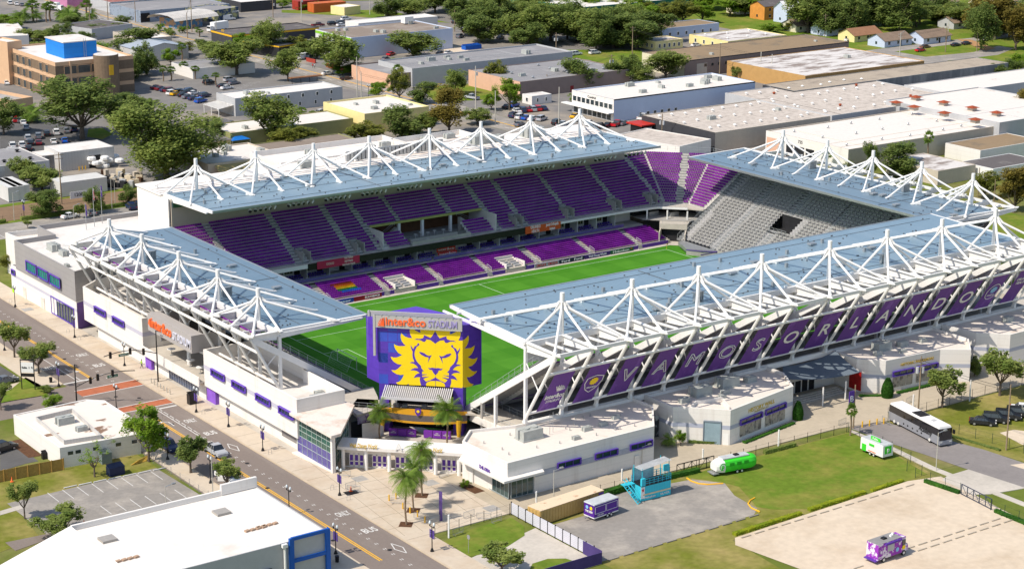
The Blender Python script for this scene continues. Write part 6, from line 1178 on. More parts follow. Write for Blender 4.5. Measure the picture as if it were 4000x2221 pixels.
m = MB(); q = V(nw.x, 0, 0); m.prism([(nw.x-12.5, se.y-3), (nw.x, se.y-3), (nw.x, y1), (nw.x-12.5, y1-2)], GZ, GZ+h-2.2, cap=True); m.add([V(nw.x-12.5, y1-2, GZ+h-2.2), V(nw.x, y1, GZ+h+.6), V(nw.x, se.y-3, GZ+h+.6), V(nw.x-12.5, se.y-3, GZ+h-2.2)], [(3, 2, 1, 0)]); m.add([V(nw.x-12.5, y1-2, GZ+h-2.2), V(nw.x, y1, GZ+h-2.2), V(nw.x, y1, GZ+h+.6)], [(0, 1, 2)]); m.build('west_wing', WALL, fl2)
for px in ((865, 2000), (420, 2105)): q = g(*px, h); m = MB(); m.box((q.x-1.1, q.y-1.0, GZ+h-.1), (q.x+1.1, q.y+1.0, GZ+h+.25)); m.build('skylight', mat('skylight', (.36, .33, .29), .4, .1), fl2)
for k, px in enumerate(((965, 2072), (462, 2190), (1010, 2058))): q = g(*px, h); m = MB(); [m.obox((q.x+i*.9, q.y, 0), (1, .2, 0), .7, .5, GZ+h-.1, GZ+h+.15) for i in range(4)]; m.build('roof_patch', mat('rust roof patch', (.45, .30, .20), .9), fl2)
BLF = mat('cobalt frame', (.01, .10, .42), .6, .05); m = MB(); yf = se.y-.15
for x in (x1-.3, x1-6.2): m.box((x-.35, yf-.4, GZ), (x+.35, yf, GZ+h+.6))
for z_ in (h+.2, h-3.2): m.box((x1-6.2, yf-.35, GZ+z_), (x1, yf, GZ+z_+.5))
m.box((x1-.02, yf, GZ), (x1+.12, yf+.5, GZ+h+.6)); m.build('blue_frame', BLF, fl2)
m = MB(); m.tube((x1-7.3, yf-.25, GZ), (x1-7.3, yf-.25, GZ+h-.4), .18, n=8); m.box((x1-7.7, yf-.5, GZ+h-.5), (x1-6.9, yf, GZ+h)); m.build('drain_pipe', WHT, fl2); m = MB(); m.box((x1-10.6, yf-.3, GZ+2), (x1-9.4, yf, GZ+3.2)); m.build('wall_unit', BLACK, fl2)
# vehicles' trailers, containers
def container(lab, P, u, L, W_, H_, mt, nm='shipping_container', grp=None, ribs=True, top=None):
    P = V(P[0], P[1], GZ); u = V(u[0], u[1], 0).normalized(); n = V(-u.y, u.x, 0); t = thing(nm, lab, 'container' if nm == 'shipping_container' else 'trailer', P+V(0, 0, .1), grp)
    c = P+u*L/2+n*W_/2; m = MB(); m.obox(c, u, L, W_, GZ+.15, GZ+H_); 
    if ribs:
        k = int(L/.6)
        for i in range(k): q = P+u*(i+.5)*L/k; m.obox(q-n*.03, u, L/k*.55, .06, GZ+.3, GZ+H_-.15); q2 = q+n*(W_+.03); m.obox(q2, u, L/k*.55, .06, GZ+.3, GZ+H_-.15)
        for i in range(4): m.obox(P+n*(i+.5)*W_/4-u*.03, n, .3, .06, GZ+.3, GZ+H_-.15)
    m.build('body', mt, t); m = MB(); m.obox(c, u, L+.05, W_+.05, GZ+H_, GZ+H_+.05); m.build('roof', top or mt, t); return t, P, u, n
TANC = mat('tan container paint', (.55, .36, .12), .55, .06, .4); t, P, u, n = container('long tan shipping container with a rusty pale roof beside the purple trailer', (-20.5, -92.0), (1, .1), 13.4, 2.9, 2.5, TANC, top=mat('rusty pale roof', (.72, .56, .38), .7, .1, .5, c2=(.40, .2, .1), c2at=.66, c2w=.04))
m = MB(); q = P+u*12.2-n*.08; m.add([q+V(0, 0, 2.0), q+u*1.1+V(0, 0, 2.0), q+u*1.1+V(0, 0, 2.35), q+V(0, 0, 2.35)], [(0, 1, 2, 3)]); m.build('plate', PURP, t)
for lab, px, mt in (('dark red shipping container at the top of the photo', (1165, 42), mat('dark red container', (.36, .04, .025), .6, .1, .4)), ('orange shipping container right of the dark red one', (1226, 52), mat('orange container', (.55, .13, .03), .6, .1, .4))): q = g(*px); container(lab, (q.x, q.y), (1, -.05), 16, 6, 4.0, mt)
WT = mat('trailer white', (.62, .60, .56), .5, .06, .3)
for i, (px, L) in enumerate((((75, 786), 12), ((98, 782), 12), ((118, 778), 12), ((0, 735), 13), ((240, 772), 13))):
    q = g(*px); container('white box trailer parked in the yard, %s' % ('first of the three dark gapped ones', 'middle one of three', 'third of three', 'leftmost by the photo edge', 'widest one beside the number sign')[i], (q.x, q.y), (0, 1) if i < 4 else (1, .0), L if i < 4 else 13, 2.8 if i < 4 else 7, 3.9, WT, 'box_trailer', 'white box trailers in the yard', False)
q = g(395, 650); r = random.Random(4)
for i in range(26):
    m = MB(); c = q+V(r.uniform(-5, 6), r.uniform(-3, 4), 0); z_ = GZ+r.choice([0, 1.1, 2.2]); m.lathe((c.x, c.y, z_), [(1.0, 0), (1.35, .3), (1.3, .9), (.9, 1.2)], 8); m.build('bulk_sack', WHT, label='white bulk sack in the heap beside the warehouse door', cat='sack', group='white bulk sacks by the warehouse')
for i in range(34):
    c = g(r.uniform(385, 560), r.uniform(683, 735)); m = MB(); m.obox(c, (r.uniform(-1, 1), 1, 0), r.uniform(.8, 2.4), r.uniform(.5, 1.4), GZ, GZ+r.uniform(.8, 2.2)); m.build('discarded_furniture', r.choice([DARK, BEIGE, mat('cream board', (.6, .5, .35), .8), GRYW, mat('dark wood', (.08, .04, .02), .7)]), label='scrap piece of furniture in the heap of junk by the yard fence', cat='junk', group='junk heap by the yard fence')
# ================================================================ rear block of the far stand, outer ground
fbk = thing('rear_block', 'white flat roofed block running behind the mast line of the far stand', 'building', (55, 72, GZ))
P_ = [V(-6.6, 66.75, 0), V(116.8, 66.75, 0), V(116.8, 79.3, 0), V(-6.6, 79.3, 0)]
m = MB(); m.prism(P_, GZ, 22.3); m.prism([(-6.7, 63.4), (-6.4, 63.4), (-6.4, 66.75), (-6.7, 66.75)], 10, 22.2); m.build('wall', WALL, fbk)
m = MB(); m.prism([(-6.9, 66.7), (117, 66.7), (117, 79.6), (-6.9, 79.6)], 22.3, 22.62); m.build('roof', mat('streaked white roof', (.78, .72, .66), .8, .06, .12, c2=(.66, .55, .46), c2at=.62, c2w=.05, streak=(.3, 2, 1)), fbk)
m = MB(); [m.box((-6.5, y, 22.64), (116.5, y+.08, 22.72)) for y in (68, 69.6, 72)]; [m.box((c_-.5, 66.9, 22.6), (c_+.5, 78.5, 22.8)) for c_ in (20, 49, 79)]; m.build('roof_rail', GRYW, fbk)
def zat(px, z): q = at(px[0], px[1], z); return V(q.x, q.y, 0)
for (xa, xb, yb, zt, lab) in ((zat((1027, 612), 23).x, zat((1505, 530), 23).x, zat((1270, 556), 23).y, 23.0, 'left'), (zat((1508, 540), 23).x, zat((1775, 500), 23).x, zat((1730, 514), 23).y, 23.0, 'middle')):
    t = thing('plant_enclosure', 'white walled roof enclosure behind the far canopy masts, %s one' % lab, 'roof enclosure', ((xa+xb)/2, 85, GZ), 'roof enclosures behind the far stand')
    P2_ = [V(xa, 79.4, 0), V(xb, 79.4, 0), V(xb, yb, 0), V(xa, yb, 0)]; shell(t, P2_, zt-GZ, WALL, MATS['streaked white roof'], par=1.3)
    r = random.Random(lab); [ac(r.uniform(xa+3, xb-3), r.uniform(81, yb-2), zt-1.3, 1.0, parent=t) for _ in range(3)]
t = thing('louvre_row', 'long grey louvred screen row on the far roof behind the masts', 'screen', (60, 73, 22.6)); m = MB(); [m.box((44+i*1.05, 73.2, 22.7), (44.8+i*1.05, 73.6, 25.0)) for i in range(26)]; m.box((44, 73.7, 22.7), (71.3, 73.8, 24.8)); m.build('louvre', STEEL, t)
for x, s_ in ((82, 1.8), (87, 1.3), (98, 2.0), (33, 1.2)): ac(x, 73.5, 22.6, s_, parent=fbk)
cityA = mat('town asphalt', (.20, .185, .17), .9, .18, .03, c2=(.33, .28, .22), c2at=.58, c2w=.08, detail=7)
sheet('town_lots', [(-120, 160.5), (156.8, 160.5), (156.8, 900), (-120, 900)], .01, cityA); sheet('town_lots', [(170.2, 86), (362, 86), (362, 430), (240, 480), (170.2, 480)], .01, cityA)
sheet('grass_strip', [(-200, 158.4), (40, 158.4), (40, 161), (-200, 161)], .03, GRASSG); sheet('parking_lot', [(-34, 126), (40, 126), (40, 140.5), (-34, 140.5)], .02, ASPHG); sheet('grass_strip', [(-60, 140.6), (50, 140.6), (50, 142.8), (-60, 142.8)], .035, GRASSG)
sheet('parking_lot', pp(0, (0, 440), (240, 480), (420, 500), (430, 540), (300, 600), (0, 660)), .03, ASPHD); sheet('lawn', pp(0, (345, 505), (400, 500), (440, 525), (400, 545), (340, 535)), .05, GRASSG)
sheet('lawn', pp(0, (1640, 340), (1900, 325), (1990, 350), (1900, 390), (1700, 400)), .03, GRASSG); sheet('lawn', pp(0, (2200, 195), (2500, 195), (2560, 250), (2480, 290), (2300, 235), (2200, 222)), .03, GRASSG)
sheet('lawn', pp(0, (1100, 40), (1500, 40), (1760, 90), (1560, 80), (1340, 62), (1100, 50)), .03, GRASSG); sheet('sand_heap_ground', pp(0, (1730, 190), (1780, 182), (1840, 190), (1820, 205), (1740, 205)), .03, GRAV)
sheet('town_street', [(362, 120), (374, 120), (374, 214), (520, 214), (520, 222), (362, 222)], .03, ASPHG); sheet('side_road', pp(0, (3520, 232), (3800, 205), (3900, 180), (3960, 190), (3900, 215), (3760, 232), (3560, 248)), .04, ASPHG); sheet('dirt_drive', pp(0, (3740, 155), (3790, 155), (3890, 190), (3850, 200)), .05, mat('orange dirt', (.40, .22, .10), .9, .1))
sheet('town_grass', [(362.2, 222.2), (900, 222.2), (900, 700), (362.2, 700)], .012, GRASSG); sheet('town_grass', [(374.2, 60), (900, 60), (900, 213.8), (374.2, 213.8)], .012, GRASSG)
sheet('lawn', [(146.2, -40), (200, -20), (200, 86), (146.2, 86)], .02, GRASSG); sheet('rear_lot', [(146.3, -110), (190, -110), (190, -42), (146.3, -42)], .03, ASPHG)
m = MB()
for dx in (-.3, .1): m.sheet([(163.4+dx, 150), (163.65+dx, 150), (163.65+dx, 700), (163.4+dx, 700)], GZ+.03)
m.build('far_centre_line', PYEL, kind='structure'); m = MB()
for k in range(60): y = 165+k*6; m.sheet([(159.9, y), (160.15, y), (160.15, y+2.5), (159.9, y+2.5)], GZ+.031)
for k in range(14): m.sheet([(-30+k*5, 127), (-29.85+k*5, 127), (-29.85+k*5, 132.5), (-30+k*5, 132.5)], GZ+.03)
for (x, y, n_, dx, dy, L) in ((172, 176, 12, 0, 2.8, 6), (95, 262, 14, 2.9, 2.2, 5)):
    for k in range(n_): m.sheet([(x+dx*k, y+dy*k), (x+dx*k+L, y+dy*k), (x+dx*k+L, y+dy*k+.15), (x+dx*k, y+dy*k+.15)], GZ+.03)
m.build('far_markings', PGREY, kind='structure')
# ================================================================ vegetation
def leafm(nm, a, b_):
    m_ = mat(nm, a, .7, .3, .35, spec=.12, c2=b_, c2at=.52, c2w=.14, detail=3); t = m_.node_tree; pb = t.nodes['Principled BSDF']; o_ = t.nodes['Material Output']
    tr_ = t.nodes.new('ShaderNodeBsdfTranslucent'); mx_ = t.nodes.new('ShaderNodeMixShader'); mx_.inputs[0].default_value = .45; src = pb.inputs['Base Color'].links[0].from_socket
    t.links.new(src, tr_.inputs[0]); t.links.new(pb.outputs[0], mx_.inputs[1]); t.links.new(tr_.outputs[0], mx_.inputs[2]); t.links.new(mx_.outputs[0], o_.inputs[0]); return m_
LF = {'oak': leafm('oak leaves', (.17, .24, .05), (.36, .41, .11)), 'dark': leafm('dark oak leaves', (.125, .19, .045), (.28, .34, .09)), 'bright': leafm('bright leaves', (.15, .28, .02), (.32, .44, .05)), 'olive': leafm('olive leaves', (.16, .19, .035), (.33, .33, .06)), 'rust': leafm('rusty cypress needles', (.19, .16, .035), (.34, .27, .06)), 'palm': leafm('palm fronds', (.12, .21, .03), (.30, .42, .08)), 'topi': leafm('clipped leaves', (.04, .13, .02), (.09, .24, .03)), 'yel': leafm('yellow hedge leaves', (.24, .34, .02), (.46, .48, .03))}
BARK = mat('bark', (.13, .10, .075), .95, .25, 1.2); PBARK = mat('palm bark', (.24, .17, .11), .95, .35, 2.5)
def leafquad(mb, c, s, r):
    a = r.uniform(0, 2*pi); t_ = r.uniform(-.9, .9); u = V(cos(a), sin(a), t_*.5).normalized(); w_ = V(-sin(a)*cos(t_), cos(a)*cos(t_), sin(t_)+r.uniform(-.4, .4)).normalized()
    mb.add([c-u*s-w_*s*.7, c+u*s-w_*s*.6, c+u*s*.9+w_*s*.7, c-u*s*.8+w_*s*.6], [(0, 1, 2, 3)])
def tree_proto(kind, seed, leaf, n=8600, clumps=80, flat=1.0, trunk=.12, spread=1.0, ls=.0175, open_=0.0):
    r = random.Random(seed); root = thing(kind, 'x', 'tree'); tb = MB(); cb = MB()
    # unit tree: height 1, crown radius .5
    cz = .5+.5*trunk; rz = (1-trunk)*.5; C_ = []; LB = []
    for i in range(8):
        a = i*2.4+r.uniform(-.5, .5); e = r.uniform(-1.1, .9); LB.append((V(cos(a)*cos(e), sin(a)*cos(e), sin(e))*r.uniform(.42, .66), r.uniform(.30, .46)))
    LB.append((V(0, 0, .15), .5))
    for i in range(clumps):
        c, lr = LB[i % 9]; p = c+V(r.gauss(0, 1), r.gauss(0, 1), r.gauss(0, 1)).normalized()*lr*(.55+.45*r.random())
        C_.append((V(p.x*.50*spread, p.y*.50*spread, cz+max(-1, p.z*1.25)*rz*.9*flat), r.uniform(.075, .145)*(1-open_*.3)))
    top = V(0, 0, max(trunk, .16)*.95); tb.tube((0, 0, 0), top, .028, .020, n=7)
    for i in range(7 if open_ < .3 else 10):
        e = C_[i*4 % len(C_)][0]; mid = top.lerp(e, .5)+V(r.uniform(-.04, .04), r.uniform(-.04, .04), -.03); tb.tube(top-V(0, 0, .02), mid, .014, .010, n=5); tb.tube(mid, e, .010, .003, n=4)
        e2 = C_[(i*4+1) % len(C_)][0]; tb.tube(mid, e2, .007, .002, n=4)
    per = n//len(C_)
    for q, rad in C_:
        for j in range(per):
            d = V(r.gauss(0, 1), r.gauss(0, 1), r.gauss(0, 1)).normalized()*rad*(r.random()**.4); d.z *= .95
            leafquad(cb, q+d, ls*r.uniform(.6, 1.25), r)
    tb.build('trunk', BARK, root); cb.build('crown', leaf, root); return root
def palm_proto(name, seed, fr=30, ht=.78, fl=.36, droop=1.0, fan=False):
    r = random.Random(seed); root = thing(name, 'x', 'palm'); tb = MB(); cb = MB()
    pts = [V(.012*sin(k), .01*cos(k*1.3), ht*k/6) for k in range(7)]
    for k in range(6): tb.tube(pts[k], pts[k+1], .019 if not fan else .03, .018 if not fan else .032, n=8)
    if not fan: tb.tube(pts[6]-V(0, 0, .05), pts[6]+V(0, 0, .02), .02, .04, n=8)
    T = pts[-1]
    for i in range(fr):
        a = 2*pi*i/fr*2.4+r.uniform(-.2, .2); el = r.uniform(-.5, 1.25) if not fan else r.uniform(-.9, 1.4); L = fl*r.uniform(.85, 1.1); d = V(cos(a), sin(a), 0); P = T.copy(); v = V(d.x*cos(el), d.y*cos(el), sin(el)); n = 7; sd_ = V(-d.y, d.x, 0)
        if fan:
            c = T+v*L*.5
            for k in range(9):
                b_ = (k-4)*.28; w_ = (v*cos(b_)+sd_*sin(b_)).normalized(); e = c+w_*L*.55-V(0, 0, .06*droop*abs(b_)); cb.add([c, c+w_*L*.3+w_.cross(v if abs(b_) > .01 else sd_).normalized()*.012, e], [(0, 1, 2)]); cb.add([c-sd_*.012, c+sd_*.012, e], [(0, 1, 2)])
        else:
            for k in range(n):
                Q_ = P+v*(L/n); v = (v-V(0, 0, .17*droop)).normalized(); wd = L*.34*sin(pi*(k+.8)/(n+1.2))
                for s_ in (-1, 1):
                    for j in range(2):
                        b0 = P.lerp(Q_, j*.5); b1 = P.lerp(Q_, j*.5+.34); tip = b1+sd_*s_*wd+v*wd*.35-V(0, 0, wd*.45); cb.add([b0, b1, tip], [(0, 1, 2)])
                cb.add([P-V(0, 0, .004), P+sd_*.006, Q_+sd_*.004], [(0, 1, 2)]); P = Q_
    tb.build('trunk', PBARK, root); cb.build('crown', LF['palm'], root); return root
TP = {'oak': [tree_proto('oak_tree', 11+i, LF['oak']) for i in range(3)]+[tree_proto('oak_tree', 15, LF['dark'])], 'dark': [tree_proto('oak_tree', 21+i, LF['dark'], flat=1.05) for i in range(3)], 'big': [tree_proto('oak_tree', 31, LF['oak'], n=20000, clumps=150, ls=.0125, trunk=.08)],
      'live': [tree_proto('live_oak', 41, LF['dark'], n=8000, clumps=80, open_=.5, ls=.016, trunk=.2, spread=1.05)], 'small': [tree_proto('street_oak', 51+i, LF['dark'] if i else LF['oak'], n=4200, clumps=56, ls=.023, trunk=.30, open_=.35) for i in range(2)],
      'bright': [tree_proto('broadleaf_tree', 61, LF['bright'], n=7000, clumps=60, trunk=.2)], 'olive': [tree_proto('broadleaf_tree', 66, LF['olive'], n=7000, clumps=60, trunk=.2)], 'rust': [tree_proto('cypress_tree', 71, LF['rust'], n=8000, clumps=60, ls=.016, spread=.8, trunk=.15)],
      'bush': [tree_proto('shrub', 81, LF['bright'], n=5000, clumps=40, trunk=.05), tree_proto('shrub', 82, LF['oak'], n=5000, clumps=40, trunk=.05)], 'sparse': [tree_proto('sapling', 91, LF['bright'], n=500, clumps=14, open_=.6, trunk=.3)],
      'sabal': [palm_proto('sabal_palm', 5, fr=42, ht=.78, fl=.24, fan=True)], 'date': [palm_proto('date_palm', 6, fr=46, ht=.76, fl=.34, droop=1.0), palm_proto('date_palm', 8, fr=44, ht=.77, fl=.33, droop=1.15)], 'areca': [palm_proto('areca_palm', 9, fr=40, ht=.5, fl=.5, droop=.9)]}
for L_ in TP.values(): kids(*L_)
used = set()
def plant(px, ty, hw, kind, lab, grp=None, wr=None):
    r = random.Random(hash((px[0]*7, px[1]*13)) % 99991); P = g(*px); H_ = max(.6, htp(px, ty)); scl = FPX/(P-CC).dot(fw); R_ = hw/scl
    if kind in ('sabal', 'date', 'areca'): sx_ = R_/({'sabal': .30, 'date': .31, 'areca': .42}[kind]); 
    else: sx_ = R_/.42
    pr = TP[kind][r.randrange(len(TP[kind]))]; rz_ = r.uniform(0, 6.28); s3 = (sx_, sx_, H_)
    if pr.name in used: return dup(pr, P, rz_, lab, grp, s3)
    used.add(pr.name); pr.location = P; pr.rotation_euler = (0, 0, rz_); pr.scale = s3; pr['label'] = lab
    if grp: pr['group'] = grp
    return pr
TR = [((650, 705), 352, 195, 'big', 'huge round oak crown between the warehouse and the far stand'), ((322, 543), 268, 172, 'live', 'open limbed live oak in front of the brick office'), ((15, 525), 385, 72, 'dark', 'dark oak cut by the left photo edge below the brick office'), ((125, 478), 410, 48, 'areca', 'palm clump below the brick office terrace'), ((520, 215), 102, 98, 'oak', 'dark leaning oak right behind the brick office'), ((575, 295), 160, 48, 'dark', 'narrow dark oak by the metal warehouse'), ((540, 300), 200, 40, 'dark', 'shaded oak at the right end of the brick office'), ((712, 235), 166, 26, 'sabal', 'tall sabal palm in front of the metal warehouse'),
 ((925, 292), 150, 108, 'oak', 'wide oak standing at the right of the low white panel building'), ((830, 235), 155, 70, 'oak', 'oak behind the low white panel building'), ((1050, 215), 68, 68, 'oak', 'round oak beside the petrol station'), ((1125, 318), 183, 66, 'oak', 'rounded oak with drooping skirt by the bus shelter on the far street'), ((1322, 288), 128, 100, 'oak', 'wide oak hiding the lime green street front'), ((1385, 297), 195, 30, 'sabal', 'tall sabal palm on the far street corner'), ((1240, 230), 140, 45, 'oak', 'oak left of the lime green street front'), ((1615, 228), 120, 100, 'oak', 'dark green oak alone before the big pale block'),
 ((1060, 560), 358, 108, 'oak', 'tall grey green oak left of the yellow hall'), ((1140, 592), 490, 95, 'olive', 'olive shrubby tree just behind the left masts of the far stand'), ((1178, 478), 418, 32, 'sabal', 'left sabal palm beside the white pickup'), ((1222, 478), 432, 28, 'sabal', 'right sabal palm beside the white pickup'), ((1480, 385), 318, 46, 'bright', 'bright tree by the far street below the salmon wall'), ((1560, 400), 262, 46, 'olive', 'tall yellowish tree before the salmon wall'), ((1555, 330), 250, 28, 'sabal', 'sabal palm rising above the yellowish tree'), ((1650, 405), 312, 60, 'oak', 'grey green oak before the taupe wall'), ((1780, 370), 262, 50, 'oak', 'pointed grey oak before the taupe wall'), ((1755, 525), 335, 92, 'rust', 'large rusty bald cypress behind the far roof'), ((1570, 540), 412, 98, 'oak', 'broad oak behind the far stand roof'), ((1430, 562), 478, 82, 'olive', 'yellow green tree at the left of the broad oak'), ((1680, 525), 430, 60, 'oak', 'oak between the broad oak and the rusty cypress'), ((1865, 485), 418, 55, 'oak', 'low oak right of the rusty cypress'), ((1940, 345), 235, 48, 'olive', 'thin yellowish pine like tree by the lawn'), ((1990, 432), 305, 55, 'bright', 'bright green tree by the tiny gatehouse'), ((1920, 430), 365, 38, 'bright', 'small bright tree with power pole beside the lawn'),
 ((2270, 345), 222, 82, 'oak', 'spreading oak at the left of the white hall rear'), ((2430, 325), 212, 75, 'dark', 'oak behind the middle of the white hall'), ((2600, 312), 192, 92, 'oak', 'feathery oak at the corner of the mauve hall'), ((2500, 330), 250, 60, 'oak', 'low oak behind the white hall roof edge'), ((2240, 400), 360, 24, 'bush', 'shrub at the white hall corner'), ((2880, 305), 255, 28, 'oak', 'small grey tree beside the ochre wall'), ((3097, 312), 262, 30, 'sabal', 'sabal palm against the ochre wall'), ((3170, 316), 284, 27, 'sabal', 'low sabal palm in front of the ochre wall'),
 ((3515, 690), 555, 98, 'oak', 'oak tree on the lawn behind the right canopy'), ((3622, 640), 508, 28, 'sabal', 'sabal palm by the skylit shed'), ((3230, 660), 588, 30, 'sabal', 'sabal palm behind the second right mast'), ((3400, 690), 540, 36, 'oak', 'thin tree left of the oak on the lawn'), ((3845, 775), 660, 62, 'olive', 'shrubby tree right of the last canopy mast'), ((3960, 830), 640, 95, 'rust', 'broad autumn toned tree at the right photo edge'), ((3985, 470), 338, 52, 'rust', 'orange tinted tree cut by the right photo edge'), ((3770, 372), 308, 48, 'sparse', 'sapling growing on the upper white roof'), ((3680, 560), 520, 30, 'sparse', 'creeper shoots at the edge of the brown roof'),
 ((95, 715), 612, 58, 'oak', 'thin cypress like tree over the trailers'), ((165, 742), 650, 86, 'oak', 'tree in front of the box trailers'), ((182, 842), 735, 72, 'dark', 'street oak before the trailers on the grass strip'), ((374, 832), 722, 42, 'dark', 'street oak beside the number sign'), ((502, 800), 722, 38, 'dark', 'street oak near the junk heap'), ((312, 852), 795, 22, 'small', 'slim young tree in the parking strip'), ((108, 892), 858, 18, 'small', 'tiny young tree in the empty bays'),
 ((57, 1397), 1253, 64, 'small', 'first street oak on the left pavement'), ((152, 1460), 1333, 66, 'small', 'second street oak on the left pavement near the tall sign'), ((4, 1600), 1488, 42, 'small', 'street oak cut by the left photo edge below the tall sign'), ((205, 1592), 1533, 45, 'bush', 'round shrub at the intersection corner'), ((180, 1535), 1500, 28, 'bush', 'low leafy bed at the foot of the tall sign'), ((582, 1802), 1588, 88, 'bright', 'bright yellow green tree by the street corner shop'), ((745, 1848), 1690, 78, 'small', 'dark street oak beside the silver car'), ((888, 1920), 1790, 56, 'small', 'dark street oak over the white pickup'), ((370, 1862), 1730, 62, 'sparse', 'small leaning tree behind the dumpster'), ((400, 1790), 1692, 60, 'sparse', 'bare twigged tree against the shop wall'), ((97, 2025), 1868, 52, 'small', 'thin street tree at the left of the car park'), ((240, 2095), 1968, 98, 'bush', 'round bright bush behind the big white roof'), ((1960, 2245), 2128, 86, 'small', 'grey green tree at the bottom edge by the slatted fence'), ((1030, 2245), 2172, 52, 'bush', 'yellowish bush at the bottom edge under the white roof'),
 ((1647, 1937), 1702, 62, 'date', 'right date palm of the plaza trio'), ((1615, 1995), 1778, 58, 'date', 'middle date palm of the plaza trio'), ((1586, 2050), 1812, 66, 'date', 'nearest date palm of the plaza trio'), ((1484, 1722), 1565, 56, 'date', 'date palm left of the yellow arch bar'), ((1748, 1739), 1556, 64, 'date', 'date palm right of the yellow arch bar'), ((3322, 1700), 1570, 32, 'sabal', 'sabal palm beside the purple B sign'), ((3680, 1592), 1432, 76, 'small', 'oak in front of the gold lettered right podium'), ((3905, 1545), 1368, 90, 'small', 'oak at the right photo edge before the plain podium'), ((2658, 1742), 1678, 23, 'bright', 'small bright bush beside the roller door'), ((2612, 1742), 1686, 32, 'areca', 'spiky palm bush by the mural gate'), ((3805, 1470), 1380, 34, 'dark', 'dark hedge tree between the two right podiums'), ((1818, 1905), 1868, 22, 'bush', 'dark shrub in the mulch bed by the shop'), ((40, 1060), 985, 45, 'olive', 'shrubs in the bed at the left of the office block')]
for t_ in TR: plant(*t_)
def grove(n, x0, x1, y0, y1, h, hw, kinds, lab, grp, seed):
    r = random.Random(seed)
    for i in range(n):
        x = x0+(x1-x0)*(i+r.uniform(.1, .9))/n; y = r.uniform(y0, y1); plant((x, y), y-h*r.uniform(.75, 1.2), hw*r.uniform(.75, 1.2), r.choice(kinds), lab, grp)
grove(11, 1500, 2100, 40, 78, 85, 70, ['oak', 'dark'], 'oak in the tree belt behind the white curved roof', 'tree belt behind the curved roof', 1)
grove(16, 2030, 2540, 120, 200, 140, 88, ['dark', 'dark', 'oak'], 'mossy dark oak in the grove left of the yellow cottage', 'mossy oak grove at top centre', 2)
grove(8, 1830, 2080, 95, 172, 120, 78, ['dark', 'oak'], 'shade oak over the parked cars behind the big pale block', 'shade oaks over the far car park', 3)
grove(24, 2120, 2960, 12, 100, 78, 74, ['oak', 'bright', 'olive', 'dark'], 'leafy tree in the mixed wood at the top centre right', 'mixed wood at the top', 4)
grove(9, 3130, 3520, 90, 140, 150, 80, ['dark', 'dark', 'oak'], 'big dark oak behind the bungalow row', 'big oaks behind the bungalow row', 5); grove(9, 3560, 3800, 60, 118, 95, 62, ['oak', 'dark'], 'oak around the top right houses', 'oaks around the top right houses', 6)
grove(9, 3800, 4040, 130, 245, 170, 88, ['dark', 'oak', 'rust'], 'tall oak in the wood at the top right edge', 'wood at the top right edge', 7); grove(5, 3900, 4040, 270, 320, 90, 45, ['dark', 'bright'], 'shrubby tree beyond the end of the long brown roof', 'trees beyond the long brown roof', 8)
grove(12, 60, 370, 78, 105, 72, 34, ['areca', 'sabal'], 'palm in the row at the top left', 'palm row at the top left', 9); grove(7, 610, 800, 100, 150, 32, 22, ['sabal', 'bush'], 'small palm by the mural street', 'small palms by the mural street', 10); grove(6, 620, 860, 285, 345, 55, 24, ['sabal'], 'sabal palm at the car park behind the oak', 'sabal palms of the middle car park', 11)
grove(8, 1090, 1330, 14, 40, 30, 34, ['bright', 'oak', 'sabal'], 'tree behind the orange containers', 'trees behind the orange containers', 12); grove(7, 0, 60, 70, 130, 45, 40, ['bright', 'oak'], 'leafy tree at the top left corner', 'trees at the top left corner', 13); grove(4, 3000, 3140, 112, 138, 40, 36, ['olive', 'bush'], 'yellowish shrub left of the cream bungalow', 'shrubs by the cream bungalow', 14); grove(5, 2990, 3060, 8, 40, 50, 60, ['dark'], 'tree behind the orange house', 'trees behind the orange house', 15)
grove(6, 90, 330, 150, 180, 60, 50, ['dark', 'oak'], 'oak behind the left end of the brick office', 'oaks behind the brick office', 16); grove(6, 250, 500, 105, 150, 50, 48, ['oak', 'dark'], 'oak beside the grey shop roof', 'oaks beside the grey shop', 17); grove(9, 170, 560, 195, 330, 85, 62, ['oak', 'dark', 'bright'], 'oak in the tree cover around the brick office', 'tree cover around the brick office', 22); grove(8, 600, 1250, 190, 260, 60, 48, ['oak', 'olive', 'bright'], 'small oak along the middle streets', 'small oaks of the middle streets', 23); grove(6, 1280, 1800, 260, 300, 45, 34, ['bright', 'oak'], 'street tree before the strip buildings', 'street trees before the strip buildings', 24); grove(5, 700, 860, 540, 600, 90, 50, ['oak', 'olive'], 'oak around the yellow house', 'oaks around the yellow house', 19); grove(6, 20, 300, 420, 480, 60, 50, ['dark', 'areca', 'bush'], 'shrubby tree at the foot of the brick office', 'planting at the foot of the brick office', 20); grove(5, 3300, 3480, 620, 680, 50, 34, ['bush', 'oak'], 'bush on the lawn behind the right canopy', 'bushes behind the right canopy', 21); grove(6, 440, 560, 420, 505, 90, 60, ['dark', 'dark', 'oak'], 'shaded oak between the brick office and the huge oak', 'shaded oaks by the brick office', 18)
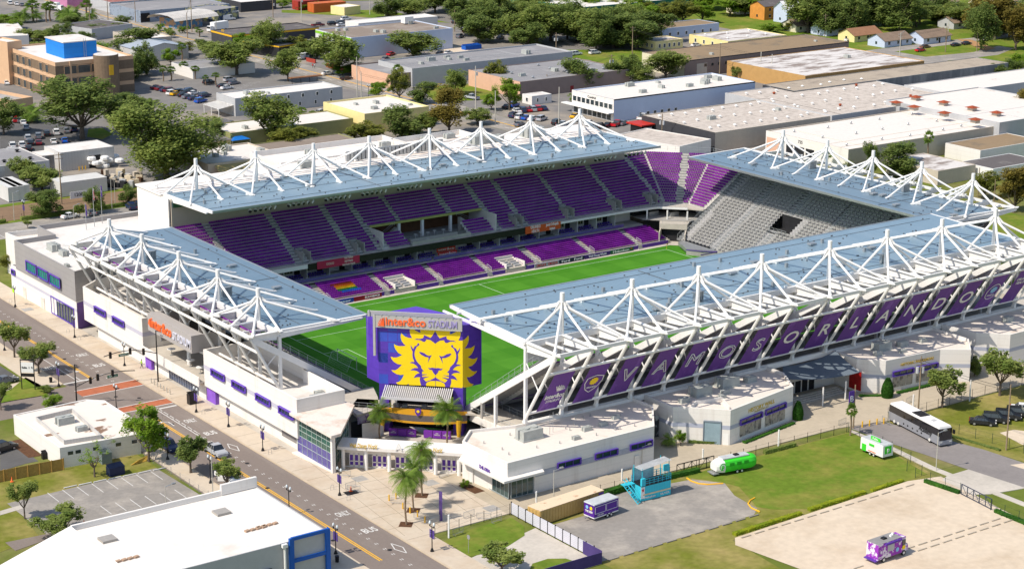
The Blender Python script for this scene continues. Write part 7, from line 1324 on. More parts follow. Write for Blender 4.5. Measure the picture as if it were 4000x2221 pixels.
def leafbox(name, a, b, w_, h, leaf, lab, dens=26, grp=None, cat='hedge', ls=.11, z=0):
    a = V(a[0], a[1], 0); b = V(b[0], b[1], 0); L = (b-a).length; u = (b-a).normalized(); n = V(-u.y, u.x, 0); r = random.Random(int(a.x*10)); m = MB()
    for i in range(int(L*dens*(w_+h)/1.6)):
        s_ = r.random(); f = r.random(); hh = h*(.82+.3*sin(s_*L*1.7+1)*.4)
        o, zz = (r.choice([-1, 1])*w_/2*r.uniform(.8, 1.05), r.uniform(0, hh)) if f < .55 else (r.uniform(-w_/2, w_/2), hh*r.uniform(.85, 1.05)); leafquad(m, a+u*s_*L+n*o+V(0, 0, GZ+z+zz), ls*r.uniform(.7, 1.3), r)
    m.beam(a+V(0, 0, GZ+z+h*.42), b+V(0, 0, GZ+z+h*.42), w_*.8, h*.8); return m.build(name, leaf, label=lab, cat=cat, group=grp)
for i, (a, b, w_, h, lf, lab) in enumerate((((-5.2, -88.0), (3.4, -87.2), 1.3, 1.2, 'topi', 'clipped hedge between the tan container and the cyan bar'), ((5.2, -87.6), (14.5, -88.2), 1.1, .9, 'topi', 'clipped hedge between the cyan bar and the black gate'), ((1.4, -111.6), (15.5, -111.2), .9, .6, 'yel', 'yellow green hedge along the left part of the shell lot'), ((17.5, -111.0), (30, -110.6), .9, .6, 'yel', 'yellow green hedge in the middle of the shell lot edge'), ((31.5, -110.7), (38.8, -110.4), .8, .5, 'yel', 'low yellow green hedge near the fence corner of the shell lot'), ((41.5, -112.8), (42.2, -119.5), .9, .7, 'topi', 'green hedge left of the sliding gate'), ((41.0, -128), (40.6, -150), .9, .7, 'topi', 'green hedge right of the sliding gate'), ((-.2, -128), (4, -136), .8, .5, 'topi', 'short hedge tuft at the lower left of the shell lot'), ((-33, 141.8), (-14, 141.8), 1.2, 1.1, 'oak', 'dark hedge at the left of the parking strip'), ((-10, 141.8), (6, 141.8), 1.2, 1.1, 'oak', 'dark hedge in the middle of the parking strip'), ((10, 141.8), (26, 141.8), 1.2, 1.1, 'oak', 'dark hedge behind the blue parked cars'), ((29.5, -82.6), (43.5, -80.0), .9, .5, 'topi', 'planting strip under the history wall panels'), ((70.5, -78.9), (80.5, -79.3), .9, .6, 'topi', 'planting strip under the right podium panels'), ((63.5, -76), (68.2, -78.9), .8, .5, 'topi', 'planting at the chamfered corner of the right podium'), ((-19.6, -88.6), (-14, -88.3), .9, .9, 'topi', 'row of small clipped shrubs behind the tan container'), ((29, -88.2), (36, -88.3), .8, .8, 'oak', 'ragged shrubs on the fence line left of the white trailer'), ((60, -91), (62.8, -110), .6, .4, 'dark', 'low dark plants along the fence right of the bus'), ((22, -76.8), (26, -80.2), 1.0, .7, 'dark', 'dark low planting beside the roller door'))): leafbox('hedge', a, b, w_, h, LF[lf], lab)
def topiary(px, ty, hw, lab):
    P = g(*px); h = htp(px, ty); R_ = hw/(FPX/(P-CC).dot(fw)); r = random.Random(px[0]); m = MB(); m.lathe(P, [(R_*.8, 0), (R_*.93, h*.3), (R_*.78, h*.65), (R_*.4, h*.9), (.05, h*.98)], 14)
    for i in range(2600):
        t_ = r.random(); k = (.8+.5*t_ if t_ < .3 else .95-(t_-.3)**1.8*1.35); rr = R_*max(.06, k); a = r.uniform(0, 2*pi); leafquad(m, P+V(rr*cos(a), rr*sin(a), h*t_), .09, r)
    m.build('topiary', LF['topi'], label=lab, cat='topiary')
topiary((3465, 1553), 1475, 25, 'tall clipped cone bush at the corner of the right podium'); topiary((3116, 1640), 1566, 22, 'clipped cone bush at the right end of the history wall'); topiary((2885, 1708), 1630, 26, 'dark clipped cone bush at the left end of the history wall')
# ================================================================ vehicles
CG = mat('car glass', (.02, .025, .03), .08, .1, spec=.9); TYR = mat('tyre', (.02, .02, .02), .9); RIM = mat('alloy rim', (.45, .45, .46), .35, .05, metal=.6); LMP = mat('lamp glass', (.7, .68, .62), .2, .05); TAIL = mat('tail lamp', (.4, .02, .01), .3)
PAINT = {k: mat('car paint '+k, c_, .28, .02, spec=.6) for k, c_ in {'white': (.75, .74, .72), 'black': (.015, .016, .02), 'silver': (.42, .43, .45), 'grey': (.16, .17, .19), 'dark blue': (.015, .03, .09), 'blue': (.01, .10, .45), 'red': (.50, .01, .02), 'maroon': (.16, .012, .02), 'yellow': (.75, .42, .01), 'brown': (.14, .08, .05)}.items()}
def car_proto(kind):
    R_ = thing('parked_'+kind, 'x', kind); L, W_, H_ = {'sedan': (4.7, 1.82, 1.45), 'suv': (4.8, 1.95, 1.78), 'pickup': (5.7, 2.0, 1.85), 'van': (5.9, 2.05, 2.4)}[kind]
    bt = {'sedan': .92, 'suv': 1.08, 'pickup': 1.12, 'van': 1.25}[kind]; h = L/2
    prof = {'sedan': [(-h, .35), (-h, .8), (-h+.2, .95), (-h+.9, .97), (h-1.35, .95), (h-.25, .72), (h, .6), (h, .3)], 'suv': [(-h, .4), (-h, 1.0), (-h+.1, 1.1), (h-1.25, 1.08), (h-.2, .92), (h, .7), (h, .38)], 'pickup': [(-h, .5), (-h, 1.12), (h-1.4, 1.14), (h-.15, 1.0), (h, .8), (h, .45)], 'van': [(-h, .4), (-h, 1.3), (h-1.0, 1.25), (h-.1, .95), (h, .4)]}[kind]
    def loft(m, P, w0, w1, z0, z1):
        n = len(P); f = lambda z: w0+(w1-w0)*max(0, min(1, (z-z0)/(z1-z0)))
        for s_ in (-1, 1): m.add([V(x, s_*f(z)/2, z) for x, z in P], [tuple(range(n)) if s_ > 0 else tuple(range(n-1, -1, -1))])
        for i in range(n): (xa, za), (xb, zb) = P[i], P[(i+1) % n]; m.add([V(xa, f(za)/2, za), V(xb, f(zb)/2, zb), V(xb, -f(zb)/2, zb), V(xa, -f(za)/2, za)], [(0, 1, 2, 3)])
    b = MB(); loft(b, prof, W_, W_*.93, .3, bt)
    cab = {'sedan': [(-h+.75, .93), (-h+1.35, H_-.05), (h-2.0, H_-.04), (h-1.25, .93)], 'suv': [(-h+.08, 1.05), (-h+.3, H_-.05), (h-1.95, H_-.05), (h-1.2, 1.05)], 'pickup': [(-h+2.25, 1.1), (-h+2.4, H_-.05), (h-1.95, H_-.05), (h-1.3, 1.1)], 'van': [(-h+.02, 1.2), (-h+.05, H_-.06), (h-1.5, H_-.06), (h-.9, 1.2)]}[kind]
    g_ = MB(); loft(g_, cab, W_*.92, W_*.74, bt-.1, H_)
    x0, x1 = cab[1][0]+.08, cab[2][0]-.08; b.add([V(x, s_*y, z) for z in (H_-.08, H_) for x, s_, y in ((x0, -1, W_*.365), (x1, -1, W_*.365), (x1, 1, W_*.365), (x0, 1, W_*.365))], [(0, 1, 5, 4), (1, 2, 6, 5), (2, 3, 7, 6), (3, 0, 4, 7), (4, 5, 6, 7)])
    for s_ in (-1, 1):
        for xx in (x0, (x0+x1)/2, x1): b.beam((xx, s_*W_*.37, H_-.06), (xx+(xx-(x0+x1)/2)*.22, s_*W_*.455, bt-.06), .07, .05)
        b.box((h-1.5, s_*W_*.5, bt-.05), (h-1.3, s_*(W_*.5+.16), bt+.12))
    if kind == 'van': b.box((-h+.05, -W_*.46, bt-.1), (h-2.6, W_*.46, H_-.08))
    if kind == 'pickup':
        g2 = MB(); g2.box((-h+.12, -W_*.4, 1.1), (-h+2.1, W_*.4, 1.15)); g2.build('cargo_bed', TYR, R_)
    b.box((-h-.04, -W_*.44, .35), (-h+.05, W_*.44, .55)); b.box((h-.05, -W_*.44, .32), (h+.05, W_*.44, .5))
    bd_ = b.build('body', PAINT['white'], R_); g_.build('window_glass', CG, R_)
    for x in (-h+.95, h-.95):
        for s_ in (-1, 1):
            t = MB(); t.tube((x, s_*(W_/2-.2), .34), (x, s_*(W_/2+.02), .34), .34, n=14); wl = t.build('wheel', TYR, R_); t = MB(); t.tube((x, s_*(W_/2), .34), (x, s_*(W_/2+.035), .34), .2, n=8); t.build('rim', RIM, wl)
    for s_ in (-1, 1): t = MB(); t.box((h-.22, s_*W_*.32, .66), (h+.02, s_*W_*.47, .8)); t.build('headlight', LMP, R_); t = MB(); t.box((-h-.02, s_*W_*.34, .75), (-h+.1, s_*W_*.47, .95)); t.build('tail_light', TAIL, R_)
    for o in R_.children:
        if o.name.startswith('body'): o.material_slots[0].link = 'OBJECT'; o.material_slots[0].material = PAINT['white']
    return R_
CP = {k: car_proto(k) for k in ('sedan', 'suv', 'pickup', 'van')}; kids(*CP.values()); cused = set(); ORD = ['first', 'second', 'third', 'fourth', 'fifth', 'sixth', 'seventh', 'eighth', 'ninth', 'tenth', 'eleventh', 'twelfth', 'thirteenth', 'fourteenth', 'fifteenth', 'sixteenth', 'seventeenth', 'eighteenth', 'nineteenth', 'twentieth', 'twenty first', 'twenty second', 'twenty third', 'twenty fourth', 'twenty fifth']
def lot(lab, grp, items, face):
    items = sorted(items, key=lambda q: q[0])
    for i, (x, y, k, col, *hd) in enumerate(items):
        P = g(x, y, 0); P.z += .05; a = radians(hd[0] if hd else face); pr = CP[{'s': 'sedan', 'u': 'suv', 'p': 'pickup', 'v': 'van'}[k]]
        nm = {'s': 'sedan', 'u': 'suv', 'p': 'pickup', 'v': 'van'}[k]; L_ = '%s %s %s%s' % (col, nm, lab, ', %s car from the left' % ORD[i] if len(items) > 1 else '')
        if pr.name not in cused: cused.add(pr.name); o = pr; o.location = P; o.rotation_euler = (0, 0, a); o['label'] = L_; o['group'] = grp
        else: o = dup(pr, P, a, L_, grp)
        for ch in o.children if o.name == pr.name else [c for c in sc.objects if False]: pass
        PAINTED.append((o, col))
PAINTED = []
lot('parked below the brick office', 'cars parked below the brick office', [(110, 548, 'u', 'silver'), (150, 540, 'u', 'grey'), (184, 530, 'u', 'black'), (221, 525, 'u', 'white'), (262, 518, 's', 'grey'), (290, 512, 'u', 'dark blue'), (92, 486, 's', 'white'), (103, 505, 's', 'silver')], 70)
lot('parked in the shaded left lot', 'cars in the shaded lot at the left edge', [(210, 560, 's', 'white'), (253, 556, 's', 'blue'), (50, 577, 'u', 'white'), (86, 575, 'u', 'white'), (40, 594, 's', 'white'), (113, 586, 's', 'black'), (120, 566, 'u', 'black'), (152, 564, 's', 'maroon'), (28, 330, 's', 'white')], 70)
lot('in the middle car park between the palms', 'cars in the middle car park', [(612, 348, 's', 'maroon'), (628, 352, 's', 'maroon'), (646, 357, 's', 'dark blue'), (664, 360, 'u', 'maroon'), (674, 370, 'u', 'white'), (688, 372, 's', 'yellow'), (704, 366, 'u', 'black'), (728, 368, 'u', 'dark blue'), (742, 362, 'u', 'dark blue'), (757, 370, 's', 'white'), (800, 380, 'u', 'dark blue'), (733, 384, 's', 'grey'), (756, 390, 's', 'dark blue'), (784, 401, 'u', 'blue'), (715, 377, 's', 'black')], 20)
lot('parked near the grey two storey building', 'cars near the grey two storey building', [(818, 329, 'u', 'black'), (872, 342, 's', 'black'), (886, 349, 's', 'white'), (897, 318, 'u', 'silver'), (915, 330, 's', 'grey'), (903, 494, 'u', 'black'), (926, 500, 's', 'white'), (880, 488, 's', 'grey')], 10)
lot('on the far street with the yellow line', 'cars on the far street', [(1280, 293, 's', 'white', 5), (1353, 312, 's', 'black', 5), (1186, 232, 'v', 'white', 20), (1216, 232, 'u', 'black', 20)], 0)
lot('by the top centre fence', 'cars by the fence at the top centre', [(1365, 54, 'p', 'white'), (1352, 80, 'u', 'white'), (1333, 95, 'u', 'grey'), (1300, 99, 'u', 'black'), (1242, 104, 'p', 'maroon'), (1335, 103, 's', 'white')], 0)
lot('by the big pale block', 'cars around the big pale block', [(1527, 217, 's', 'red'), (1506, 236, 's', 'grey'), (1750, 212, 's', 'white'), (1720, 213, 's', 'black'), (1814, 115, 's', 'silver'), (1822, 127, 's', 'maroon'), (1862, 121, 's', 'white'), (1797, 148, 'u', 'grey'), (1905, 70, 's', 'white'), (1780, 92, 'u', 'black'), (1955, 152, 's', 'grey')], 30)
lot('by the yellow hall', 'cars by the yellow hall', [(1252, 450, 'p', 'white'), (1140, 471, 's', 'dark blue'), (1844, 388, 'p', 'silver')], 100)
lot('in the lot behind the far roof masts', 'cars in the lot behind the far roof', [(2008, 458, 'u', 'dark blue'), (2033, 464, 'u', 'white'), (2056, 467, 's', 'blue'), (2082, 470, 's', 'white'), (2116, 471, 'u', 'silver'), (2030, 492, 's', 'grey'), (2176, 486, 'u', 'black'), (2197, 496, 'p', 'silver'), (2247, 460, 's', 'yellow'), (2266, 473, 's', 'grey'), (2300, 490, 'u', 'white'), (2344, 500, 'u', 'black'), (2376, 495, 's', 'black'), (2410, 492, 'p', 'red'), (2435, 488, 's', 'grey'), (2512, 466, 'p', 'white'), (2008, 418, 'u', 'blue'), (1982, 423, 's', 'black')], 25)
lot('in front of the taupe warehouse wall', 'cars before the taupe warehouse', [(2097, 354, 'u', 'grey'), (2154, 354, 'u', 'silver'), (2186, 352, 'u', 'grey'), (2207, 348, 's', 'white'), (2236, 341, 's', 'silver'), (2290, 338, 's', 'white'), (2316, 335, 's', 'white'), (2362, 328, 'u', 'white')], 20)
lot('parked near the mossy oak grove', 'cars near the mossy grove', [(2250, 216, 'u', 'white'), (2323, 212, 'u', 'white'), (2720, 182, 's', 'white'), (2786, 284, 'v', 'white')], 0)
r = random.Random(8); K_ = ['white', 'silver', 'grey', 'black', 'dark blue', 'red', 'white']
for lab, x0, y0, dx, dy, n in (('in the far asphalt yard at the top', 1040, 128, 14, -2, 7), ('along the street at the top left', 40, 18, 24, 3, 5), ('in the lot by the gatehouse', 2020, 440, 20, -2, 6), ('by the office terrace', 8, 470, 17, 2, 5)): lot('parked '+lab, 'cars '+lab, [(x0+i*dx+r.randint(-2, 2), y0+i*dy, r.choice('sus'), r.choice(K_)) for i in range(n)], 75)
lot('by the bungalow row', 'cars by the bungalow row', [(3614, 188, 's', 'brown'), (3595, 202, 's', 'red'), (3733, 181, 's', 'black'), (3775, 175, 's', 'black'), (3322, 161, 'p', 'white')], 0)
lot('behind the flag poles', 'cars in the parking strip behind the flag poles', [(275, 852, 's', 'white', 10), (358, 838, 's', 'grey', 80), (512, 816, 'u', 'dark blue', 80), (540, 812, 'u', 'dark blue', 80)], 80)
lot('on the lawn right of the coach', 'dark cars on the lawn right of the coach', [(3838, 1658, 's', 'black', -50), (3888, 1648, 'u', 'black', -50), (3935, 1636, 'u', 'black', -50), (3978, 1626, 'u', 'black', -50), (3998, 1606, 's', 'white', -50)], -50)
lot('cut by the left edge beside the mulch bed', 'black car by the mulch bed', [(14, 1760, 'u', 'black', 15)], 0); lot('in shade by the tall sign', 'dark car by the tall sign', [(22, 1495, 's', 'grey', 10)], 0)
lot('under the bright yellow green tree by the kerb', 'navy pickup by the kerb', [(655, 1752, 'p', 'dark blue', -90)], 0); lot('driving in the turn pocket by the double white line', 'silver car in the turn pocket', [(842, 1772, 'p', 'silver', -90)], 0); lot('at the kerb under the street oak by the big white roof', 'white pickup at the kerb', [(890, 1880, 'p', 'white', -90)], 0)
bpy.context.view_layer.update()
for o, col in PAINTED:
    for ch in o.children:
        if ch.name.startswith('body'): ch.material_slots[0].link = 'OBJECT'; ch.material_slots[0].material = PAINT[col]
q = g(890, 1880); m = MB(); m.beam(q+V(-1.0, -.6, .9), q+V(-1.9, -1.2, .9), .06, .9); m.beam(q+V(1.0, -.6, .9), q+V(1.9, -1.2, .9), .06, .9)
pk = [o for o, c_ in PAINTED][-1]
for s_ in (-1, 1):
    m = MB(); m.beam((.9, s_*1.0, 1.0), (.2, s_*1.9, 1.0), .06, .9); me = bpy.data.meshes.new('open_door'); me.from_pydata(m.v, [], m.f); me.materials.append(PAINT['white']); o = bpy.data.objects.new('open_door', me); sc.collection.objects.link(o); o.parent = pk
def veh(lab, P, ang, name, cat):
    P = V(P[0], P[1], GZ+.06); t = thing(name, lab, cat, P); u = V(cos(ang), sin(ang), 0); n = V(-u.y, u.x, 0)
    def q(a, b, z): return P+u*a+n*b+V(0, 0, z)
    def bx(nm, a0, a1, b0, b1, z0, z1, mt, tp=0, parent=None):
        m = MB(); m.add([q(a0, b0, z0), q(a1, b0, z0), q(a1, b1, z0), q(a0, b1, z0), q(a0+tp, b0+tp*.6, z1), q(a1-tp, b0+tp*.6, z1), q(a1-tp, b1-tp*.6, z1), q(a0+tp, b1-tp*.6, z1)], [(0, 1, 5, 4), (1, 2, 6, 5), (2, 3, 7, 6), (3, 0, 4, 7), (4, 5, 6, 7), (3, 2, 1, 0)]); return m.build(nm, mt, parent or t)
    def wheels(xs_, w_, r=.36):
        for x in xs_:
            for s_ in (-1, 1): m = MB(); m.tube(q(x, s_*(w_-.25), r), q(x, s_*w_, r), r, n=14); o = m.build('wheel', TYR, t); m = MB(); m.tube(q(x, s_*w_, r), q(x, s_*(w_+.04), r), r*.55, n=10); m.build('rim', LMP, o)
    return t, q, bx, wheels, u, n
# coach
SIL = mat('coach silver', (.33, .34, .37), .3, .04, metal=.3); t, q, bx, wheels, u, n = veh('long silver coach with black window band and white roof ends', ((55.9+61.3)/2-.4, -95.9), radians(-101), 'coach_bus', 'bus')
bx('lower_body', -7.3, 7.3, -1.35, 1.35, .4, 1.9, SIL, .0); bx('window_band', -7.3, 7.25, -1.36, 1.36, 1.9, 3.15, mat('coach black glass', (.012, .012, .015), .1, spec=.9), .08); bx('roof', -7.2, 7.1, -1.27, 1.27, 3.15, 3.5, WHT, .15)
bx('front_fascia', 7.2, 7.4, -1.25, 1.25, .5, 3.2, mat('coach black glass', (0, 0, 0)), .03); bx('bumper', 7.2, 7.5, -1.3, 1.3, .35, 1.1, SIL); bx('roof_pod', -1.2, 1.4, -1.0, 1.0, 3.5, 3.62, BLACK, .1); bx('roof_hatch', 3.4, 4.2, -.4, .4, 3.5, 3.58, GRYW)
wheels((-5.6, -4.4, 4.7), 1.34, .5); text('Academy', q(3.4, -1.39, 1.75), u, (0, 0, 1), 1.35, BLACK, parent=t, width=3.8, shear=.3, off=.01); [bx('mirror', 7.4, 7.9, s_*1.3, s_*1.5, 2.2, 2.9, BLACK) for s_ in (-1, 1)]
for s_ in (-1, 1): bx('headlight', 7.48, 7.53, s_*1.15, s_*.75, .75, .95, LMP)
for x in (-3, -1.8, -.4, 1, 2.2): bx('luggage_hatch', x, x+.35, -1.37, -1.36, .8, 1.1, BLACK)
# green and white rounded caravan
t, q, bx, wheels, u, n = veh('green and white rounded caravan with a round p emblem', (19.4, -91.2), radians(-8), 'caravan', 'caravan'); GR = mat('vivid green', (.05, .60, .03), .4, .04)
prof = [(-1.15, .55), (-1.3, 1.0), (-1.3, 1.7), (-1.1, 2.25), (-.6, 2.6), (0, 2.72), (.6, 2.6), (1.1, 2.25), (1.3, 1.7), (1.3, 1.0), (1.15, .55)]
def tubebody(x0, x1, sc0, sc1, mt, nm, k=4):
    m = MB(); N = len(prof)
    rings = []
    for i in range(k+1): f = i/k; x = x0+(x1-x0)*f; s_ = sc0+(sc1-sc0)*(1-(1-f)**2 if sc0 < sc1 else f**2); rings.append([q(x, b*s_, 1.5+(z-1.5)*s_) for b, z in prof])
    for a, b in zip(rings, rings[1:]):
        for j in range(N): m.quad(a[j], a[(j+1) % N], b[(j+1) % N], b[j])
    m.add(rings[0], [tuple(range(N-1, -1, -1))]); m.add(rings[-1], [tuple(range(N))]); m.build(nm, mt, t, smooth=True)
tubebody(-3.9, -2.4, .72, 1, WHT, 'white_nose', 5); tubebody(-2.4, 2.6, 1, 1, GR, 'green_body', 2); tubebody(2.6, 3.9, 1, .72, GR, 'green_tail', 5); bx('roof_panel', -2.6, 2.6, -.75, .75, 2.6, 2.76, mat('silver roof', (.5, .52, .52), .4), .05); bx('roof_fan', 0, .9, -.4, .4, 2.76, 2.95, BLACK, .1); bx('hitch_plate', -4.5, -3.3, -.9, .9, .35, .5, STEEL, .05); wheels((0, .9), 1.2, .34)
for nm, r0, mt, o in (('round_emblem', .62, GR, -1.36), ('emblem_centre', .48, WHT, -1.38)): m = MB(); m.add([q(-2.9+r0*cos(a*pi/9), o+.08, 1.6+r0*sin(a*pi/9)) for a in range(18)], [tuple(range(18))]); m.build(nm, mt, t)
text('p', q(-2.9, -1.33, 1.65), u, (0, 0, 1), 1.0, GR, parent=t, off=.04)
for x in (-1.6, -.2, 1.2): bx('window', x, x+.9, -1.34, -1.31, 1.5, 2.05, mat('green tint', (.03, .35, .03), .2))
# white trailer with green sign
t, q, bx, wheels, u, n = veh('small white trailer with green signs parked at the lawn edge', (44.3, -99.2), radians(-92), 'kiosk_trailer', 'trailer'); bx('body', -2.7, 2.7, -1.15, 1.15, .5, 2.5, WHT, .03); bx('roof', -2.6, 2.6, -1.05, 1.05, 2.5, 2.58, mat('silver roof', (0, 0, 0))); bx('roof_sign', -.9, 1.3, -.55, -.45, 2.6, 3.2, GR); text('Publix', q(.2, -.58, 2.9), u, (0, 0, 1), .5, WHT, parent=t, width=1.3)
bx('green_panel', -2.3, -1.3, -1.2, -1.16, .4, 1.6, GR); bx('green_sign', -.6, .6, -1.2, -1.16, 1.7, 2.1, GR); bx('rear_panel', 2.70, 2.73, -.75, .75, 1.0, 2.3, GR); text('p', q(2.76, 0, 1.7), n, (0, 0, 1), 1.0, WHT, parent=t, off=.03); bx('wheel_trim', -.8, 1.0, -1.22, -1.16, .75, .85, ORNG); wheels((-.3, .6), 1.2, .3)
# purple food trailer
t, q, bx, wheels, u, n = veh('purple food trailer with white lettering beside the tan container', (-10.2, -93.9), radians(6), 'food_trailer', 'trailer'); PT = mat('trailer purple', (.085, .02, .26), .4, .04); bx('body', -2.6, 2.6, -1.15, 1.15, .5, 2.6, PT, .02); bx('roof', -2.65, 2.65, -1.2, 1.2, 2.6, 2.75, mat('silver roof', (0, 0, 0)), .06); bx('skirt', -2.6, 2.6, -1.17, 1.17, .45, .62, WHT)
for a, b in ((-2.4, -.2), (0, 2.3)):
    m = MB(); [m.beam(q(x0, -1.17, z0), q(x1, -1.17, z1), .05, .05) for x0, z0, x1, z1 in ((a, 1.2, b, 1.2), (a, 2.3, b, 2.3), (a, 1.2, a, 2.3), (b, 1.2, b, 2.3))]; m.build('hatch_frame', WHT, t)
wheels((.2, 1.0), 1.2, .32); text('THE DEN', q(-2.64, 0, 1.35), -n, (0, 0, 1), .45, WHT, parent=t, width=1.6, off=.01); text('THE DEN', q(-1.3, -1.2, .9), u, (0, 0, 1), .28, WHT, parent=t, width=1.3); bx('draw_bar', -3.6, -2.6, -.1, .1, .45, .55, STEEL)
for k, c_ in ((-.45, 'lion yellow'), (.45, 'pale blue crest')): m = MB(); m.add([q(-2.64, k+.3*cos(a*pi/6), 2.0+.3*sin(a*pi/6)) for a in range(12)], [tuple(range(12))]); m.build('round_badge', mat(c_, (1, 1, 1)), t)
# food truck
t, q, bx, wheels, u, n = veh('white and magenta painted food truck with a purple awning on the shell lot', (14.4, -130.6), radians(2), 'food_truck', 'truck'); GM = mat('magenta graffiti', (.70, .66, .72), .5, .05, .9, c2=(.28, .03, .40), c2at=.49, c2w=.02, detail=7); bx('body', -3.2, 1.9, -1.15, 1.15, .6, 3.0, GM, .02); bx('cab', 1.9, 2.9, -1.1, 1.1, .6, 2.9, GM, .12); bx('nose', 2.8, 3.5, -1.0, 1.0, .6, 1.6, GM, .1); bx('windscreen', 2.80, 2.95, -.95, .95, 1.6, 2.6, CG, .04); bx('roof', -3.2, 1.9, -1.1, 1.1, 3.0, 3.06, mat('grey truck roof', (.26, .25, .24), .7)); bx('awning', -1.9, 1.6, -1.45, -1.15, 2.7, 2.95, PURP, .04); bx('serving_hatch', -1.2, .2, -1.19, -1.14, 1.5, 2.5, GRYW); bx('side_window', 2.0, 2.7, -1.14, -1.08, 1.7, 2.5, CG); bx('rear_bumper', -3.7, -3.2, -1.15, 1.15, .45, .6, PURP); bx('roof_vent', -1.2, -.4, -.3, .4, 3.06, 3.3, BLACK, .1); bx('roof_fan', .5, .8, -.2, .2, 3.06, 3.35, WHT, .05); bx('roof_fan', 1.2, 1.5, .1, .5, 3.06, 3.35, WHT, .05); wheels((-1.9, 2.4), 1.15, .42)
for k, c_ in ((.9, 'pale blue crest'), (2.3, 'lion yellow')): m = MB(); m.add([q(k+.35*cos(a*pi/6), -1.19, 1.35+.35*sin(a*pi/6)) for a in range(12)], [tuple(range(12))]); m.build('round_badge', mat(c_, (1, 1, 1)), t)
# cyan two level container bar
t, q, bx, wheels, u, n = veh('cyan two level container bar with stair and pale roof panel', (1.3, -91.9), radians(-2), 'container_bar', 'bar'); CY = mat('cyan paint', (.04, .50, .62), .45, .05, .4, stripe=(0, .5, .12)); bx('container', -2.9, 3.0, -1.3, 1.3, .05, 2.5, CY); bx('cream_band', -2.6, 3.03, -1.36, -1.31, .95, 1.2, mat('cream band', (.65, .55, .35), .6)); bx('white_panel', -2.93, -2.2, -1.34, -1.31, .5, 2.4, WHT); bx('upper_deck', -2.9, 3.0, -1.35, 1.35, 2.5, 2.62, BLACK)
def rail(nm, P_, mt, r=.045):
    m = MB(); [m.tube(a, b, r, n=5) for a, b in P_]; m.build(nm, mt, t)
R_ = []
for z in (2.9, 3.25, 3.65): R_ += [(q(-2.9, -1.3, z), q(3, -1.3, z)), (q(3, -1.3, z), q(3, 1.3, z)), (q(3, 1.3, z), q(-2.9, 1.3, z))]
for k in range(8): R_ += [(q(-2.9+k*.84, -1.3, 2.6), q(-2.9+k*.84, -1.3, 3.65)), (q(-2.9+k*.84, 1.3, 2.6), q(-2.9+k*.84, 1.3, 3.65))]
rail('deck_rail', R_, CY); rail('roof_post', [(q(x, y, 2.6), q(x, y, 5.4+(.5 if x > 0 else 0))) for x in (-2.6, 2.7) for y in (-1.1, 1.1)], CY, .07); m = MB(); m.add([q(-3, -1.4, 5.3), q(3, -1.4, 5.9), q(3, .6, 5.9), q(-3, .6, 5.3)], [(0, 1, 2, 3), (3, 2, 1, 0)]); m.build('roof_panel', mat('translucent roof', (.65, .66, .66), .5), t); bx('rear_screen', -2.8, 1.5, 1.25, 1.3, 2.6, 4.9, mat('pale cyan screen', (.30, .55, .62), .5, .2, 1))
rail('outside_stair', [(q(-3.2, -1.6, 0), q(-4.3, .9, 2.6)), (q(-3.9, -1.9, 0), q(-5.0, .6, 2.6)), (q(-3.2, -1.6, 1), q(-4.3, .9, 3.6)), (q(-3.9, -1.9, 1), q(-5.0, .6, 3.6))]+[(q(-3.2-k*.13, -1.6+k*.3, .2+k*.3), q(-3.9-k*.13, -1.9+k*.3, .2+k*.3)) for k in range(9)], CY, .07); bx('landing', -5.0, -2.9, .3, 1.3, 2.5, 2.62, CY); bx('side_planter', -3.0, -2.3, -1.6, -1.2, 2.7, 3.9, CY); bx('side_planter', 3.0, 3.9, .2, .8, 3.4, 4.4, CY)
text('Heineken', q(-1.2, -1.36, .55), u, (0, 0, 1), .5, WHT, parent=t, width=2.2); text('SILVER', q(1.8, -1.36, .55), u, (0, 0, 1), .45, WHT, parent=t, width=1.8); m = MB(); m.add([q(-2.56+(.32 if k % 2 == 0 else .13)*sin(k*pi/5), -1.38, 1.9+(.4 if k % 2 == 0 else .16)*cos(k*pi/5)) for k in range(10)], [tuple(range(10))]); m.build('red_star', mat('star red', (.6, .01, .02), .5), t)
# box trucks and van far off
for px, L, hh, lab in (((213, 42), 9, 3.6, 'white box truck on the street at the top left'), ((850, 122), 10, 3.8, 'white box truck left of the petrol station')):
    P = g(*px); t, q, bx, wheels, u, n = veh(lab, (P.x, P.y), radians(-60 if px[0] < 300 else 195), 'box_truck', 'truck'); bx('cargo_box', -L/2, L/2-2.2, -1.3, 1.3, .9, hh, WHT); bx('cab', L/2-2.1, L/2, -1.15, 1.15, .5, 2.5, WHT, .2); bx('windscreen', L/2-.5, L/2-.02, -1.0, 1.0, 1.5, 2.3, CG, .1); wheels((-L/2+1.5, L/2-1.2), 1.25, .5)
lot('standing before the sunburst mural', 'van before the sunburst mural', [(893, 80, 'v', 'white', 0)], 0)
for o, col in PAINTED[-1:]:
    bpy.context.view_layer.update()
    for ch in o.children:
        if ch.name.startswith('body'): ch.material_slots[0].link = 'OBJECT'; ch.material_slots[0].material = PAINT[col]
